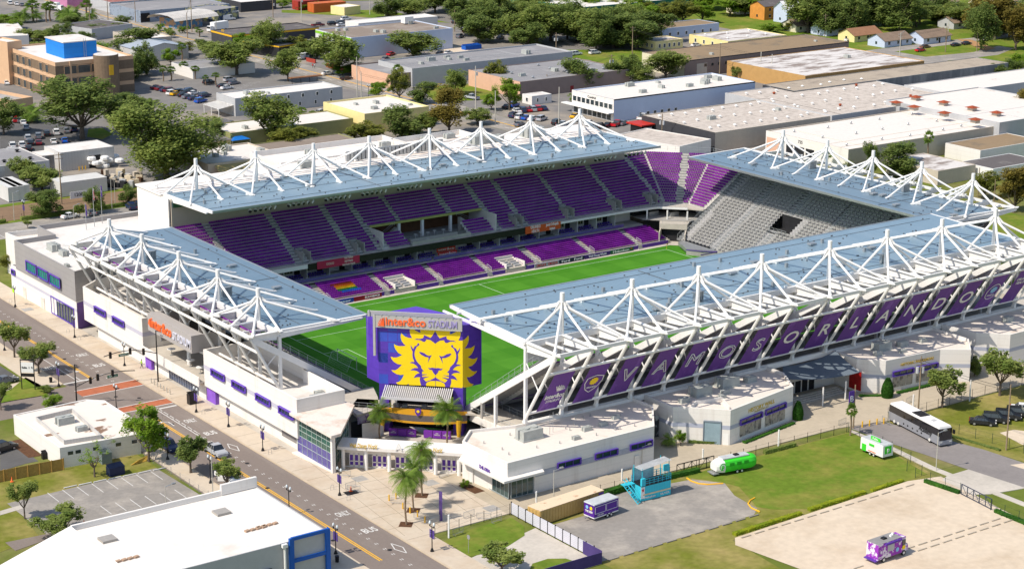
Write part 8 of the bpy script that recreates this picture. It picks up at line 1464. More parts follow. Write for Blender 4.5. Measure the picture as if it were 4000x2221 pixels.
# ================================================================ street furniture, poles, fences, people
def lamp_proto():
    t = thing('street_lamp', 'x', 'street lamp'); m = MB(); m.lathe((0, 0, 0), [(.30, 0), (.28, .12), (.16, .45), (.08, .6), (.07, 3.7), (.09, 3.75)], 10); m.tube((0, -.55, 3.85), (0, .55, 3.85), .05, n=6); m.tube((0, 0, 3.7), (0, 0, 4.1), .06, n=6); m.build('post', BLACK, t)
    for s_ in (-1, 1):
        m = MB(); m.lathe((0, s_*.55, 3.85), [(.06, 0), (.12, .12), (.12, .3)], 8); m.build('lamp_holder', BLACK, t); m = MB(); m.lathe((0, s_*.55, 4.15), [(.13, 0), (.2, .18), (.15, .42), (.03, .58)], 10); m.build('globe', mat('frosted globe', (.62, .66, .66), .3, .03), t, smooth=True)
    return t
def ban(t):
    for s_ in (-1, 1): m = MB(); m.box((-.03, s_*.14, 2.1), (.03, s_*.62, 3.4)); m.build('pole_banner', mat('street banner', (.09, .05, .24), .6, .3, 3, c2=(.4, .38, .5), c2at=.63, c2w=.03), t)
la, lb = lamp_proto(), lamp_proto(); ban(la); kids(la, lb); fl_ = {id(la): 0, id(lb): 0}
for px, pr, lab in (((1327, 1936), la, 'beside the barricades on the plaza'), ((1688, 2155), la, 'nearest the green lawn corner'), ((1312, 2164), la, 'at the blue framed building corner'), ((1027, 1762), la, 'below the glass corner'), ((893, 1668), la, 'below the right slot window'), ((767, 1611), la, 'beside the black utility cabinet'), ((487, 1430), lb, 'in front of the long white podium by the worker'), ((292, 1320), la, 'by the stair beside the purple end wall'), ((60, 1200), lb, 'with the lime school sign'), ((230, 1510), la, 'by the tall two post sign'), ((18, 1370), lb, 'between the left street oaks'), ((455, 1600), lb, 'behind the shop with the patchy roof'), ((655, 1795), la, 'beside the navy pickup'), ((823, 1888), lb, 'beside the tall green utility pole'), ((1130, 2010), lb, 'rising behind the big white roof'), ((95, 855), la, 'on the brown street by the trailers'), ((2012, 480), lb, 'in the lot behind the far masts'), ((1440, 385), lb, 'on the far street by the fence'), ((1522, 315), lb, 'before the salmon wall')):
    P = g(*px)+V(0, 0, .14); L_ = 'black twin globe street lamp '+lab
    if not fl_[id(pr)]: fl_[id(pr)] = 1; pr.location = P; pr['label'] = L_; pr['group'] = 'twin globe street lamps'
    else: dup(pr, P, 0, L_, 'twin globe street lamps')
m = MB(); q = g(57, 1195)+V(-.1, 0, 3.0); m.add([q+V(0, -.5, 0), q+V(0, .5, 0), q+V(0, .5, .7), q+V(0, 0, 1.1), q+V(0, -.5, .7)], [(0, 1, 2, 3, 4)]); m.build('school_sign', mat('lime sign', (.45, .85, .02), .5), label='lime green pentagon sign on the lamp at the far left', cat='sign')
WOOD = mat('weathered pole wood', (.27, .20, .13), .9, .2, 2); CONP = mat('concrete pole', (.50, .47, .40), .8, .08)
def upole(px, ty, lab, mt=None, r_=.17, arm=0, can=0, lamp=0):
    P = g(*px); h = htp(px, ty); t = thing('utility_pole', lab, 'pole', P); m = MB(); m.tube(P, P+V(0, 0, h), r_, r_*.65, n=7); m.build('pole', mt or WOOD, t)
    if arm: m = MB(); m.beam(P+V(-1.2, .2, h-.6), P+V(1.2, -.2, h-.6), .12, .14); m.beam(P+V(-1.0, .2, h-1.6), P+V(1.0, -.2, h-1.6), .1, .12); m.build('crossarm', mt or WOOD, t)
    for i in range(can): m = MB(); a = i*2.4; c = P+V(.55*cos(a), .55*sin(a), h-3.2); m.tube(c, c+V(0, 0, 1.1), .3, n=10); m.build('transformer', GRYW, t)
    if lamp: m = MB(); m.tube(P+V(0, 0, h-.1), P+V(1.4*lamp, -.3, h+.25), .06, n=5); m.box(P+V(1.3*lamp-.3, -.5, h+.15), P+V(1.3*lamp+.3, -.1, h+.35)); m.build('lamp_arm', STEEL, t)
    return P+V(0, 0, h)
UP = [((241, 797), 596, 'wooden pole in front of the box trailers', 0, 1, 0), ((56, 862), 753, 'steel light pole at the left end of the brown street', 1, 0, 0), ((438, 815), 697, 'slim steel light pole with curved arm by the junk heap', 1, 0, 0), ((451, 806), 690, 'leaning light pole right of the slim one', 1, 0, 0), ((289, 855), 802, 'short parking light beside the white sedan', 1, 0, 0), ((422, 78), -20, 'tall pole at the red ribbed roof', 0, 1, 0), ((353, 114), 22, 'pole among the palms at the top left', 0, 1, 1), ((750, 126), -10, 'tall pole before the bright mural shop', 0, 1, 0), ((733, 150), 50, 'pole left of the petrol station', 0, 0, 0), ((530, 88), 5, 'pole beside the grey mural wall', 0, 0, 0), ((846, 150), 78, 'thin pole at the petrol station corner', 1, 0, 0), ((1067, 70), -5, 'pole at the asphalt yard top centre', 0, 1, 1), ((1178, 86), -20, 'pole with red flag sign by the orange containers', 1, 1, 1), ((1445, 58), -10, 'tall pole at the yellow cottage', 1, 0, 0), ((1504, 62), 0, 'street light pole at the tree belt', 1, 0, 0), ((1776, 125), 38, 'pole in the shade oaks car park', 0, 0, 0), ((1396, 378), 223, 'thick pale pole on the far street corner', 1, 0, 0), ((1412, 385), 280, 'shorter pole with blue pennant on the far street', 1, 0, 0), ((1858, 430), 258, 'pale pole with a top box by the lawn', 1, 0, 1), ((1935, 487), 355, 'pale pole behind the far roof masts', 1, 0, 0), ((2172, 218), 128, 'wooden pole with transformers before the mossy grove', 0, 0, 2), ((2388, 330), 212, 'wooden pole with transformers at the oak behind the white hall', 0, 1, 2), ((2136, 360), 290, 'brown pole at the taupe wall', 0, 0, 0), ((2183, 493), 340, 'pale pole in the lot left of the white hall', 1, 0, 0), ((2470, 212), 103, 'wooden pole left of the yellow cottage', 0, 1, 0), ((2587, 147), 92, 'wooden pole above the yellow cottage', 0, 0, 0), ((2810, 308), 173, 'grey pole before the mauve hall', 0, 0, 0), ((2970, 298), 203, 'slim pole against the ochre wall', 1, 0, 0), ((3013, 308), 212, 'slim pole at the ochre wall end', 1, 0, 0), ((2585, 560), 445, 'wooden pole with a bank of transformers by the red kiosk', 0, 0, 3), ((2713, 560), 488, 'thin pole before the gravel roof', 0, 0, 0), ((2833, 560), 487, 'thin pole beside the beige wall', 0, 0, 0), ((3222, 142), 55, 'pole at the orange house', 0, 1, 0), ((3283, 98), 36, 'pole in the big oaks', 0, 0, 0), ((3514, 222), 128, 'white topped pole before the light blue bungalow', 1, 1, 0), ((3693, 204), 102, 'leftmost of three poles by the clutter yard', 0, 0, 0), ((3703, 138), 75, 'street light pole behind the clutter yard', 1, 0, 0), ((3815, 202), 124, 'pole at the dirt drive', 0, 0, 0), ((3992, 295), 240, 'pole with a white box at the right edge', 0, 0, 1), ((3586, 1614), 1390, 'dark wooden pole with red transformers in front of the right podium', 0, 1, 2), ((3930, 1757), 1500, 'wooden pole beside the sand patch right of the coach', 0, 0, 0), ((3656, 1837), 1688, 'thin grey light pole left of the coach', 1, 0, 0), ((3333, 1672), 1502, 'brown pole carrying the purple B sign', 0, 0, 0), ((832, 1940), 1743, 'tall greenish pole behind the big white roof', 1, 0, 0), ((649, 1980), 1897, 'slim curved light pole in the foreground car park', 1, 0, 0), ((2163, 1950), 1835, 'square headed light pole by the shop wall', 1, 0, 0), ((2507, 1820), 1742, 'square headed light pole beside the cyan bar', 1, 0, 0), ((3820, 760), 655, 'black pole behind the last canopy mast', 0, 0, 0), ((3882, 800), 700, 'brown leaning pole in the trees behind the right canopy', 0, 0, 0)]
TOPS = []
for px, ty, lab, st, arm, can in UP: big = ty < 600; TOPS.append(upole(px, ty, lab, CONP if st else WOOD, (.20 if big else .15) if not (st and not big) else .08, arm, can, 1 if ('light' in lab and not 'lights' in lab) else 0))
WIRE = mat('cable black', (.03, .03, .03), .6)
for i, (a, b_) in enumerate(((5, 7), (6, 9), (7, 8), (16, 17), (17, 19), (20, 21), (22, 21), (24, 26), (26, 28), (29, 30), (30, 31), (34, 35), (35, 37), (39, 40), (11, 12), (12, 13))):
    m = MB(); A, B_ = TOPS[a]-V(0, 0, .7), TOPS[b_]-V(0, 0, .7)
    for o in (0, .5): m.path([A.lerp(B_, k/8)+V(0, o, -3.0*(k/8)*(1-k/8)*min(1.5, (B_-A).length/40)-o) for k in range(9)], .035, 4)
    m.build('overhead_cable', WIRE, label='black overhead cables from the '+' '.join(UP[a][2].split()[:9]), cat='cable')
# B sign, totem, tall sign, number sign, stop sign
def panel(nm, lab, px, h0, h1, w_, mt, dirv=(1, 0, 0), off=0, txt=None, tm=None, sz=.8, cat='sign'):
    P = g(*px); u = V(*dirv).normalized(); t = thing(nm, lab, cat, P); m = MB(); m.obox(P+u*off, u, w_, .12, GZ+h0, GZ+h1); m.build('panel', mt, t); n = V(u.y, -u.x, 0)
    if txt: text(txt, P+u*off+n*.08+V(0, 0, (h0+h1)/2), u, (0, 0, 1), sz, tm or WHT, parent=t, off=.01)
    return t, P, u
panel('letter_sign', 'purple hanging sign with a white letter B on a brown pole', (3333, 1672), 4.2, 7.0, 1.2, PURP, (1, 0, 0), -.8, 'B', WHT, 1.5)
panel('totem', 'tall narrow purple totem with a yellow edge on the plaza', (1722, 2035), 0, 4.9, .5, mat('totem violet', (.12, .07, .25), .5, .3, 1), (.7, -.7, 0), 0)
t, P, u = panel('pylon_sign', 'tall two post sign with white boards on the grass corner', (112, 1522), 3.4, 5.3, 2.3, WHT, (.75, -.66, 0), 0, 'Suite  1  9', BLACK, .5); m = MB(); [m.obox(P+u*s_*1.25, u, .14, .14, GZ, GZ+5.9) for s_ in (-1, 1)]; m.obox(P, u, 2.5, .14, GZ+5.7, GZ+5.9); m.build('post', BLACK, t); m = MB(); m.obox(P, u, 2.3, .16, GZ+2.6, GZ+3.2); m.build('lower_panel', BLACK, t)
t, P, u = panel('number_sign', 'white sign board reading 1200 in front of the box trailers', (308, 785), .8, 2.6, 4.6, WHT, (1, 0, 0), 0, '1200', BLACK, 1.3)
m = MB(); P = g(1830, 2160); m.tube(P, P+V(0, 0, 2.4), .04, n=5); m.tube(P+V(-.03, 0, 2.6), P+V(.03, 0, 2.6), .38, n=8); m.build('round_sign', STEEL, label='small sign seen from behind on the green lawn corner', cat='sign')
# traffic signals
for px, ty, e, sg_, lab in (((618, 1492), 1290, (405, 1392), (.28, .62, .93), 'black signal mast with a curved arm and three heads over the bus lane'), ((300, 1575), 1422, (527, 1446), (.33, .42, .74), 'black signal mast with an arm reaching over the brick crossing')):
    P = g(*px); h = htp(px, ty); t = thing('traffic_signal', lab, 'traffic light', P); m = MB(); m.tube(P, P+V(0, 0, h), .16, .10, n=8); A = P+V(0, 0, h*.56 if px[0] > 500 else h*.42)
    Bx = onx(e[0], e[1], P.x-9) if px[0] > 500 else onx(e[0], e[1], P.x+8.5); pts = [A.lerp(Bx, k/8)+V(0, 0, .9*sin(pi*k/8)) for k in range(9)]; m.path(pts, .09, 6); m.beam(P+V(0, 0, h), P+V(.0, -1.2, h+.1), .12, .1); m.build('mast', BLACK, t)
    for f in sg_:
        c = pts[int(f*8)]; m = MB(); m.box(c-V(.2, .2, .75), c+V(.2, .2, .45)); hd = m.build('signal_head', BLACK, t); m = MB(); [m.tube(c+V(-.25, 0, z), c+V(-.2, 0, z), .11, n=8) for z in (.25, -.12, -.5)]; m.build('signal_lens', mat('signal lens', (.10, .05, .02), .3), hd)
    c = pts[5]; m = MB(); m.beam(c+V(-1, 0, -.7), c+V(1, 0, -.7), .05, .5); m.build('street_name_plate', mat('street sign green', (.01, .14, .07), .5), t); text('Parramore', c+V(0, -.06, -.7), (1, 0, 0), (0, 0, 1), .35, WHT, parent=t)
# flag poles
for px, ty, c_, lab in (((340, 940), 800, PURP, 'left flag pole with a furled purple flag'), ((372, 928), 738, mat('flag red white', (.6, .1, .1), .7, .1, 2, c2=(.7, .7, .7), c2at=.5, c2w=.02), 'middle flag pole with a striped flag'), ((402, 915), 762, mat('purple white flag', (.12, .04, .35), .7, .1, 1, c2=(.6, .55, .7), c2at=.6, c2w=.02), 'right flag pole with a purple flag')):
    P = at(px[0], px[1], 11); t = thing('flag_pole', lab, 'flag pole', P); q0 = P+V(0, 0, .1); h = 11.5 if ty < 790 else 8.5; m = MB(); m.tube(q0, q0+V(0, 0, h), .09, .05, n=6); m.build('pole', STEEL, t); m = MB(); z0 = h-.3; m.add([q0+V(0, 0, z0), q0+V(.35, .1, z0-.3), q0+V(.3, -.1, z0-2.8), q0+V(.5, .1, z0-3.1), q0+V(0, 0, z0-2.4)], [(0, 1, 2, 4), (2, 3, 4)]); m.build('flag', c_, t)
# fences
def fence(lab, pts, h, step, mt, mesh=3, rp=.045, grp=None, nm='fence'):
    t = thing(nm, lab, 'fence', V(pts[0][0], pts[0][1], GZ)); P_ = []
    for a, b in zip(pts, pts[1:]):
        a, b = V(a[0], a[1], GZ), V(b[0], b[1], GZ); n = max(1, round((b-a).length/step)); P_ += [a.lerp(b, i/n) for i in range(n)]
    P_.append(V(pts[-1][0], pts[-1][1], GZ)); P_ = P_[:100]
    for q in P_: m = MB(); m.tube(q, q+V(0, 0, h), rp, n=5); m.build('post', mt, t)
    m = MB()
    for a, b in zip(P_, P_[1:]):
        for k in range(mesh): m.tube(a+V(0, 0, h*(.12+.8*k/max(1, mesh-1))), b+V(0, 0, h*(.12+.8*k/max(1, mesh-1))), .012, n=3)
    m.build('wire', mt, t); return t
GP = mat('dark green post', (.015, .05, .03), .5, .1)
fence('black post and wire fence from the plaza corner to the slatted fence', [(-36.4, -87.0), (-29, -85.7), (-21.6, -85.5)], 1.9, 2.9, BLACK); fence('black post and wire fence along the walkway behind the lawn', [(-18, -87.3), (-5, -87), (14.8, -87.3), (22, -87.6), (33, -87.9), (48.2, -88.3)], 1.8, 3.0, BLACK)
fence('dark green fence between the big lawn and the right pavement', [(48.3, -88.6), (48, -97), (46.4, -105), (42.8, -107.6)], 1.9, 3.1, GP); fence('dark green fence from the lawn corner to the sliding gate', [(43.3, -110.4), (41.6, -110.6), (42.4, -119.5)], 1.9, 3.1, GP); fence('dark green fence right of the sliding gate', [(41.0, -127), (40.4, -150)], 1.9, 3.0, GP); fence('dark fence along the right side of the coach road', [(58.0, -88.6), (62.8, -97), (65, -110), (66, -140)], 1.9, 3.0, GP); fence('dark fence in front of the right podiums', [(58.5, -88.8), (80, -88.4), (110, -88.8)], 1.8, 3.2, BLACK); fence('chain link fence at the right of the foreground car park', [(-57.0, -30), (-56.7, -56)], 1.4, 3.2, STEEL); fence('low fence on the brown street by the parking strip', [(-34, 142.6), (30, 142.6)], 1.6, 5, BLACK)
t = thing('slatted_fence', 'white slatted fence with dark posts ending in purple mesh at the bottom', 'fence', (-21.3, -90, GZ))
for i in range(12): y = -85.6-i*1.9; m = MB(); m.box((-21.42, y-.08, GZ), (-21.28, y+.08, GZ+2.2)); m.build('post', BLACK, t)
for i in range(11): y = -85.6-i*1.9; m = MB(); m.box((-21.4, y-1.8, GZ+.25), (-21.3, y-.1, GZ+2.05)); m.build('slat_panel', mat('white slats', (.58, .57, .62), .6, .05, .5, stripe=(2, .3, .25)), t)
m = MB(); m.box((-21.5, -108.5, GZ+.1), (-21.44, -104, GZ+2.1)); m.box((-34, -108.6, GZ+.1), (-21.5, -108.5, GZ+1.9)); m.build('purple_mesh', mat('purple mesh', (.07, .045, .17), .8), t)
t = thing('timber_fence', 'yellow brown timber board fence beside the shop with the patchy roof', 'fence', g(250, 1835)); a, b_ = g(-30, 1888), g(249, 1834); m = MB(); n = 60
for i in range(n): q0, q1 = a.lerp(b_, i/n), a.lerp(b_, (i+.93)/n); m.beam(q0+V(0, 0, 1.0), q1+V(0, 0, 1.0), .05, 2.0)
m.build('board', mat('new timber', (.42, .26, .07), .8, .15, 1.5), t)
for i in range(7): q = a.lerp(b_, i/6); m = MB(); m.box(q-V(.08, .14, 0), q+V(.08, -.0, 2.1)); m.build('post', MATS['new timber'], t)
def gate(lab, a, b, h, mt): 
    t = thing('sliding_gate', lab, 'gate', V(a[0], a[1], GZ)); a, b = V(a[0], a[1], GZ), V(b[0], b[1], GZ); m = MB(); n = 5
    for z in (.15, h): m.beam(a+V(0, 0, z), b+V(0, 0, z), .1, .12)
    for i in range(n+1): q = a.lerp(b, i/n); m.beam(q, q+V(0, 0, h), .1, .1)
    for i in range(n): m.tube(a.lerp(b, i/n)+V(0, 0, .15 if i % 2 else h), a.lerp(b, (i+1)/n)+V(0, 0, h if i % 2 else .15), .04, n=4)
    m.build('gate_frame', mt, t)
gate('dark grey cantilever sliding gate on the shell lot edge', (42.3, -119.8), (41.2, -127), 1.8, mat('dark blue grey steel', (.04, .05, .08), .5)); gate('black cantilever gate behind the green caravan', (10.5, -87.4), (18.2, -87.7), 1.9, BLACK)
# barricades
def barr():
    t = thing('crowd_barrier', 'x', 'barrier'); m = MB(); [m.tube((-1.1, 0, z), (1.1, 0, z), .03, n=5) for z in (.2, 1.05)]; [m.tube((x, 0, .2), (x, 0, 1.05), .03, n=5) for x in (-1.1, 1.1)]; m.build('frame', STEEL, t); m = MB(); [m.tube((-1.0+k*.18, 0, .2), (-1.0+k*.18, 0, 1.05), .014, n=3) for k in range(12)]; m.build('bar', STEEL, t); m = MB(); [m.tube((x, -.3, .03), (x, .3, .03), .03, n=4) for x in (-.8, .8)]; m.build('foot', STEEL, t); return t
bp_ = barr(); kids(bp_)
for i, (px, a, lab) in enumerate((((1345, 1862), -50, 'leaning between the lamp and the glass corner'), ((1370, 1908), 10, 'around the pit with a cone'), ((1382, 1922), -50, 'fallen beside the pit with a cone'), ((1735, 1865), 10, 'before the right gate doors'), ((1554, 1970), -42, 'between the two left yellow posts'), ((1644, 2030), -45, 'between the two right yellow posts'), ((1700, 2045), 15, 'at the foot of the purple totem'), ((1832, 2022), 8, 'near the paver square'), ((1890, 2030), -40, 'right of the paver square one'), ((1790, 2088), 10, 'on the fence line by the white post'), ((1940, 2040), 10, 'near the slatted fence end'), ((3480, 1610), 15, 'left end of the row before the right podium'), ((3515, 1592), 15, 'middle of the row before the right podium'), ((3550, 1575), 15, 'right end of the row before the right podium'), ((3460, 1655), 80, 'behind the coach road gate'), ((3290, 1660), 10, 'by the sabal palm'))):
    P = g(*px)+V(0, 0, .15); L_ = 'grey steel crowd barrier '+lab
    if i == 0: bp_.location = P; bp_.rotation_euler = (0, 0, radians(a)); bp_['label'] = L_; bp_['group'] = 'crowd barriers'
    else: dup(bp_, P, radians(a), L_, 'crowd barriers')
for k, (px, ty, mt, lab) in enumerate([((1520, 1957), 1928, YEL, 'leftmost on the plaza'), ((1547, 1950), 1943, YEL, 'behind the first plaza barrier'), ((1574, 1989), 1960, YEL, 'left of the nearest palm'), ((1602, 2006), 1976, YEL, 'right of the nearest palm'), ((1631, 2020), 1993, YEL, 'fourth along the plaza line'), ((1660, 2042), 2012, YEL, 'rightmost on the plaza'), ((3368, 1668), 1648, YEL, 'first by the coach road'), ((3396, 1664), 1640, YEL, 'second by the coach road'), ((3425, 1658), 1634, YEL, 'third by the coach road'), ((3452, 1655), 1630, YEL, 'fourth by the coach road'), ((3482, 1643), 1619, YEL, 'nearest the coach roof')]):
    P = g(*px); h = 1.1; m = MB(); m.lathe(P, [(.12, 0), (.12, h), (.06, h+.08)], 8); m.build('bollard', mt, label='yellow steel bollard, '+lab, cat='bollard', group='yellow bollards')
for k, (px, ty, lab) in enumerate([((1753, 2099), 2009, 'at the plaza fence end'), ((2095, 1970), 1918, 'behind the tan container'), ((2429, 1879), 1830, 'left of the cyan bar'), ((2745, 1797), 1752, 'by the black gate'), ((3040, 1751), 1677, 'behind the lawn hedge'), ((3213, 1586), 1512, 'left one before the recessed gate'), ((3301, 1563), 1488, 'right one before the recessed gate'), ((3565, 1606), 1540, 'before the pole with transformers'), ((3787, 1566), 1483, 'on the right podium fence')]):
    P = g(*px); h = htp(px, ty); m = MB(); m.tube(P, P+V(0, 0, h), .14, n=8); m.build('white_post', WHT, label='tall white post, '+lab, cat='post', group='tall white posts')
def cone(px, lab): P = g(*px); t = thing('traffic_cone', lab, 'cone', P); m = MB(); m.lathe(P+V(0, 0, .15), [(.30, 0), (.30, .05), (.17, .08), (.04, .85)], 10); m.build('cone_body', ORNG, t); m = MB(); m.lathe(P+V(0, 0, .5), [(.125, 0), (.085, .2)], 10); m.build('white_stripe', WHT, t)
for px, lab in (((47, 1883), 'orange cone before the timber fence'), ((329, 2053), 'orange cone at the corner of the white roof'), ((1371, 1920), 'orange and white cone in the pit on the plaza'), ((190, 1785), 'orange cone at the shop side door')): cone(px, lab)
m = MB(); q = g(1372, 1922, .16); m.add([q+V(-1.2, -.9, 0), q+V(1, -.9, 0), q+V(1.2, .8, 0), q+V(-1, .9, 0)], [(0, 1, 2, 3)]); m.build('pit_cover', BLACK, label='black mat under the cone on the plaza', cat='mat')
def box_(nm, px, sx_, sy_, h, mt, lab, cat, lid=None): 
    P = g(*px); t = thing(nm, lab, cat, P); m = MB(); m.box(P-V(sx_/2, sy_/2, 0), P+V(sx_/2, sy_/2, h)); m.build('body', mt, t); m = MB(); m.add([P+V(-sx_/2-.05, -sy_/2-.05, h), P+V(sx_/2+.05, -sy_/2-.05, h), P+V(sx_/2+.05, sy_/2+.05, h+.3), P+V(-sx_/2-.05, sy_/2+.05, h+.3)], [(0, 1, 2, 3), (3, 2, 1, 0)]); m.build('lid', lid or mt, t); return t
box_('dumpster', (452, 1852), 2.6, 1.6, 1.5, mat('navy dumpster', (.012, .02, .06), .5), 'navy dumpster on the grass edge of the car park', 'dumpster'); box_('utility_cabinet', (750, 1578), 1.4, 1.2, 2.0, BLACK, 'tall black utility cabinet on the street pavement', 'cabinet'); box_('trash_bin', (174, 1790), .8, .8, 1.1, BLACK, 'black wheelie bin by the timber fence', 'bin'); box_('generator', (412, 1805), 1.8, 1.5, 1.9, mat('grey green cabinet', (.18, .22, .22), .6), 'grey generator cabinet against the shop wall', 'cabinet'); box_('roll_off_dumpster', (1842, 192), 7.5, 3, 1.6, mat('blue skip', (.01, .10, .45), .5), 'blue skip beside the sand heap', 'dumpster')
for px, lab in (((199, 1495), 'round black litter bin by the left lamp'), ((1317, 2196), 'round black litter bin by the blue framed corner')): P = g(*px); t = thing('litter_bin', lab, 'bin', P); m = MB(); m.lathe(P+V(0, 0, .14), [(.26, 0), (.32, .9), (.34, .95)], 12); m.build('body', BLACK, t)
def bikerack(i): pass
for i in range(7): P = g(591+i*12.2, 1497+i*7.4); m = MB(); m.lathe(P+V(0, 0, .14), [(.1, 0), (.1, .95), (.04, 1.0)], 7); m.build('metal_bollard', CONP, label='pale metal bollard in the slanted row at the crossing', cat='bollard', group='row of pale bollards at the crossing')
for i, px in enumerate(((42, 1185), (266, 1302), (310, 1330), (480, 1365), (630, 1640), (795, 1620), (1055, 1775), (1298, 1915), (1362, 1955))): 
    P = g(*px)+V(0, 0, .14); m = MB(); m.path([P+V(-.3, 0, 0), P+V(-.3, 0, .6), P+V(-.15, 0, .85), P+V(.15, 0, .85), P+V(.3, 0, .6), P+V(.3, 0, 0)], .03, 5); m.build('bike_rack', STEEL, label='small steel hoop bike rack on the street pavement', cat='bike rack', group='hoop bike racks on the pavement')
CST = mat('wheel stop concrete', (.42, .36, .28), .9, .1)
def stops(pts, grp, lab, mt=CST, L=1.9):
    for (x, y, a) in pts: m = MB(); m.obox((x, y, 0), (cos(a), sin(a), 0), L, .2, GZ+.06, GZ+.2); m.build('wheel_stop', mt, label=lab, cat='wheel stop', group=grp)
stops([(2.5+i*2.75, -113.1+.04*i, 0) for i in range(14)], 'wheel stops along the shell lot hedge', 'concrete wheel stop in the row along the shell lot hedge'); stops([(19.6+i*2.7, -130.3, 0) for i in range(8)], 'upper middle row of wheel stops', 'concrete wheel stop in the upper row across the shell lot'); stops([(20.6+i*2.7, -131.8, 0) for i in range(8)], 'lower middle row of wheel stops', 'concrete wheel stop in the lower row across the shell lot'); stops([(8.2, -131, 0), (7.0, -132.2, 0)], 'wheel stops left of the food truck', 'concrete wheel stop left of the food truck')
stops([(-19+i*2.8, -108.2+.05*i, 0) for i in range(11)], 'wheel stops on the grey pad edge', 'weathered wheel stop on the lower edge of the grey pad', mat('grey stop', (.28, .25, .22), .9)); stops([(g(275+i*58, 1902-i*11.5).x, g(275+i*58, 1902-i*11.5).y, .0) for i in range(7)], 'wheel stops of the foreground car park', 'white wheel stop at the grass edge of the foreground car park', PGREY, 2.2)
m = MB(); m.path([g(*q)+V(0, 0, .12) for q in ((2683, 1868), (2700, 1880), (2730, 1890), (2765, 1893), (2825, 1889))], .13, 5); m.build('yellow_kerb', PYEL, label='yellow painted kerb curving at the top of the grey pad', cat='kerb'); m = MB(); m.path([g(*q)+V(0, 0, .12) for q in ((2948, 1945), (2930, 1955), (2922, 1968), (2935, 1985), (2968, 2000))], .13, 5); m.build('yellow_kerb', PYEL, label='yellow painted kerb curving at the right of the grey pad', cat='kerb')
for i, px in enumerate(((1647, 1937), (1615, 1995), (1586, 2050))): P = g(*px); m = MB(); m.obox((P.x, P.y, 0), (1, -.9, 0), 2.0, 2.0, GZ+.146, GZ+.17); m.build('tree_grate', MULCH, label='dark square tree pit under the %s plaza palm' % ('right', 'middle', 'nearest')[i], cat='tree pit')
sheet('planting_bed', pp(.145, (1790, 1896), (1812, 1880), (1895, 1916), (1855, 1927)), .16, MULCH)
m = MB(); r = random.Random(9)
for i in range(16): x, y = r.uniform(-52, -41), r.uniform(-110, 40); m.tube((x, y, GZ+.03), (x, y, GZ+.036), .38, n=14)
m.build('manhole_covers', DARK, kind='structure')
# stacked timber, tents
m = MB(); [m.tube(g(512+i*3, 1815-i*2, .1+i*.06), g(572+i*1.5, 1798-i*3, .1+i*.06), .07, n=5) for i in range(9)]; m.build('lumber_pile', mat('yellow lumber', (.65, .42, .08), .7), label='pile of yellow planks on the grass by the shop', cat='lumber')
t = thing('canopy_tent', 'small blue pop up tent beside the yellow house', 'tent', g(925, 555)); m = MB(); q = g(925, 540, 2.4); m.add([q+V(-3, -3, 0), q+V(3, -3, 0), q+V(3, 3, 0), q+V(-3, 3, 0), q+V(0, 0, 1.4)], [(0, 1, 4), (1, 2, 4), (2, 3, 4), (3, 0, 4)]); m.build('tent_roof', mat('tent blue', (.01, .16, .55), .6), t); m = MB(); [m.tube(q+V(a, b, 0), q+V(a, b, -2.4), .05, n=4) for a in (-2.9, 2.9) for b in (-2.9, 2.9)]; m.build('tent_leg', WHT, t)
for i, px in enumerate(((850, 480), (880, 500), (905, 520))): t = thing('solar_canopy', 'grey carport panel roof behind the huge oak, %s of three' % ('first', 'second', 'third')[i], 'carport', g(*px)); q = g(*px, 2.6); m = MB(); m.add([q+V(-4, -2.5, 0), q+V(4, -2.5, 0), q+V(4, 2.5, .6), q+V(-4, 2.5, .6)], [(0, 1, 2, 3), (3, 2, 1, 0)]); m.build('panel_roof', GREYR, t); m = MB(); [m.tube(q+V(a, 0, 0), q+V(a, 0, -2.6), .08, n=5) for a in (-3, 3)]; m.build('support', STEEL, t)
t = thing('bus_shelter', 'brown arched bus shelter on the far street', 'shelter', g(1190, 315)); q = g(1190, 300, 2.6); m = MB(); m.beam(q+V(-6, 0, 0), q+V(6, -1, .1), 2.2, .3); m.build('shelter_roof', mat('rust shelter', (.24, .11, .05), .8), t); m = MB(); [m.tube(q+V(a, 0, 0), q+V(a, 0, -2.6), .1, n=5) for a in (-5, -1.5, 2, 5)]; m.build('support', BLACK, t)
for a, b_, lab in (((1275, 262), (1386, 290), 'low red wall along the far street before the salmon wall'), ((1198, 240), (1233, 248), 'short red wall at the petrol station exit')): m = MB(); m.beam(g(*a)+V(0, 0, .7), g(*b_)+V(0, 0, .7), .4, 1.4); m.build('low_wall', mat('red wall', (.35, .05, .03), .8, .1), label=lab, cat='wall')
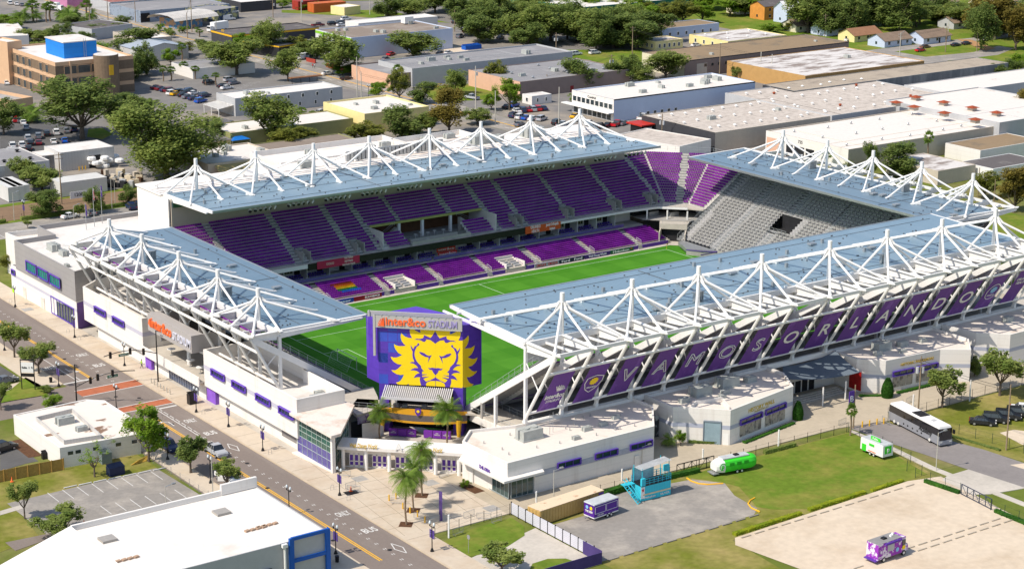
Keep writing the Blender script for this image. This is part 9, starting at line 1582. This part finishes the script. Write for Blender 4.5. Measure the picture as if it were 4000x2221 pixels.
# people
def person(px, lab, top, leg, face, pose=0, hi=1.75):
    P = g(*px)+V(0, 0, .15); t = thing('person', lab, 'person', P); u = V(cos(face), sin(face), 0); n = V(-u.y, u.x, 0); st = .22
    J = [V(0, 0, .95), V(0, 0, 1.2)+u*.03, V(0, 0, 1.45)+u*.05, V(0, 0, 1.54)+u*.06, V(0, 0, 1.66)+u*.08]
    L1 = [n*.1+V(0, 0, .9), n*.11+u*st*.9+V(0, 0, .5), n*.11+u*st+V(0, 0, .09), n*.11+u*(st+.2)+V(0, 0, .04)]; L2 = [n*-.1+V(0, 0, .9), n*-.11+u*.02+V(0, 0, .5), n*-.11-u*st*1.3+V(0, 0, .12), n*-.11-u*(st*1.3-.15)+V(0, 0, .04)]
    A1 = [n*.2+V(0, 0, 1.42), n*.27-u*.12+V(0, 0, 1.15), n*.27+u*.02+V(0, 0, .92), n*.27+u*.05+V(0, 0, .84)]; A2 = [n*-.2+V(0, 0, 1.42), n*-.27+u*.1+V(0, 0, 1.15), n*-.26+u*.28+V(0, 0, 1.0), n*-.26+u*.34+V(0, 0, .96)]
    vs_ = []; ed = []; rad = []; mi_ = []
    def chain(pts, rr, root_=None):
        prev = root_
        for p_, r_ in zip(pts, rr): vs_.append(p_); rad.append(r_); k = len(vs_)-1; ed.append((prev, k)) if prev is not None else None; prev = k
        return prev
    chain(J, (.15, .14, .17, .06, .11)); chain(L1, (.09, .065, .045, .04), 0); chain(L2, (.09, .065, .045, .04), 0); chain(A1, (.06, .045, .035, .03), 2); chain(A2, (.06, .045, .035, .03), 2)
    me = bpy.data.meshes.new('body'); me.from_pydata([tuple(q) for q in vs_], ed, []); o = bpy.data.objects.new('body', me); sc.collection.objects.link(o); o.parent = t
    sk = o.modifiers.new('skin', 'SKIN'); 
    for q, r_ in zip(me.skin_vertices[0].data, rad): q.radius = (r_, r_)
    me.skin_vertices[0].data[0].use_root = True; ss = o.modifiers.new('sub', 'SUBSURF'); ss.levels = 1; ss.render_levels = 1
    bpy.context.view_layer.update(); dg = bpy.context.evaluated_depsgraph_get(); me2 = bpy.data.meshes.new_from_object(o.evaluated_get(dg)); o.modifiers.clear(); o.data = me2; me2.materials.clear()
    for q in (top, leg, mat('skin', (.30, .16, .10), .6)): me2.materials.append(q)
    for f in me2.polygons:
        c = f.center; f.material_index = 1 if c.z < .93 else (2 if c.z > 1.5 or (c.z < 1.2 and abs(c.dot(n)) > .2) else 0); f.use_smooth = True
    m = MB(); m.lathe(P+u*.07+V(0, 0, 1.66), [(.11, 0), (.12, .06), (.07, .13), (.01, .15)], 10); m.build('hair', BLACK, t)
person((553, 1440), 'worker in a lime vest walking on the pavement before the violet panel', mat('lime vest', (.45, .80, .02), .6), mat('dark trousers', (.04, .045, .05), .8), radians(-20)); person((1222, 268), 'pedestrian in red walking by the low red wall on the far street', mat('red shirt', (.5, .03, .03), .7), mat('dark trousers', (0, 0, 0)), radians(30)); person((1229, 269), 'pedestrian in grey beside the one in red', GRYW, mat('dark trousers', (0, 0, 0)), radians(30))
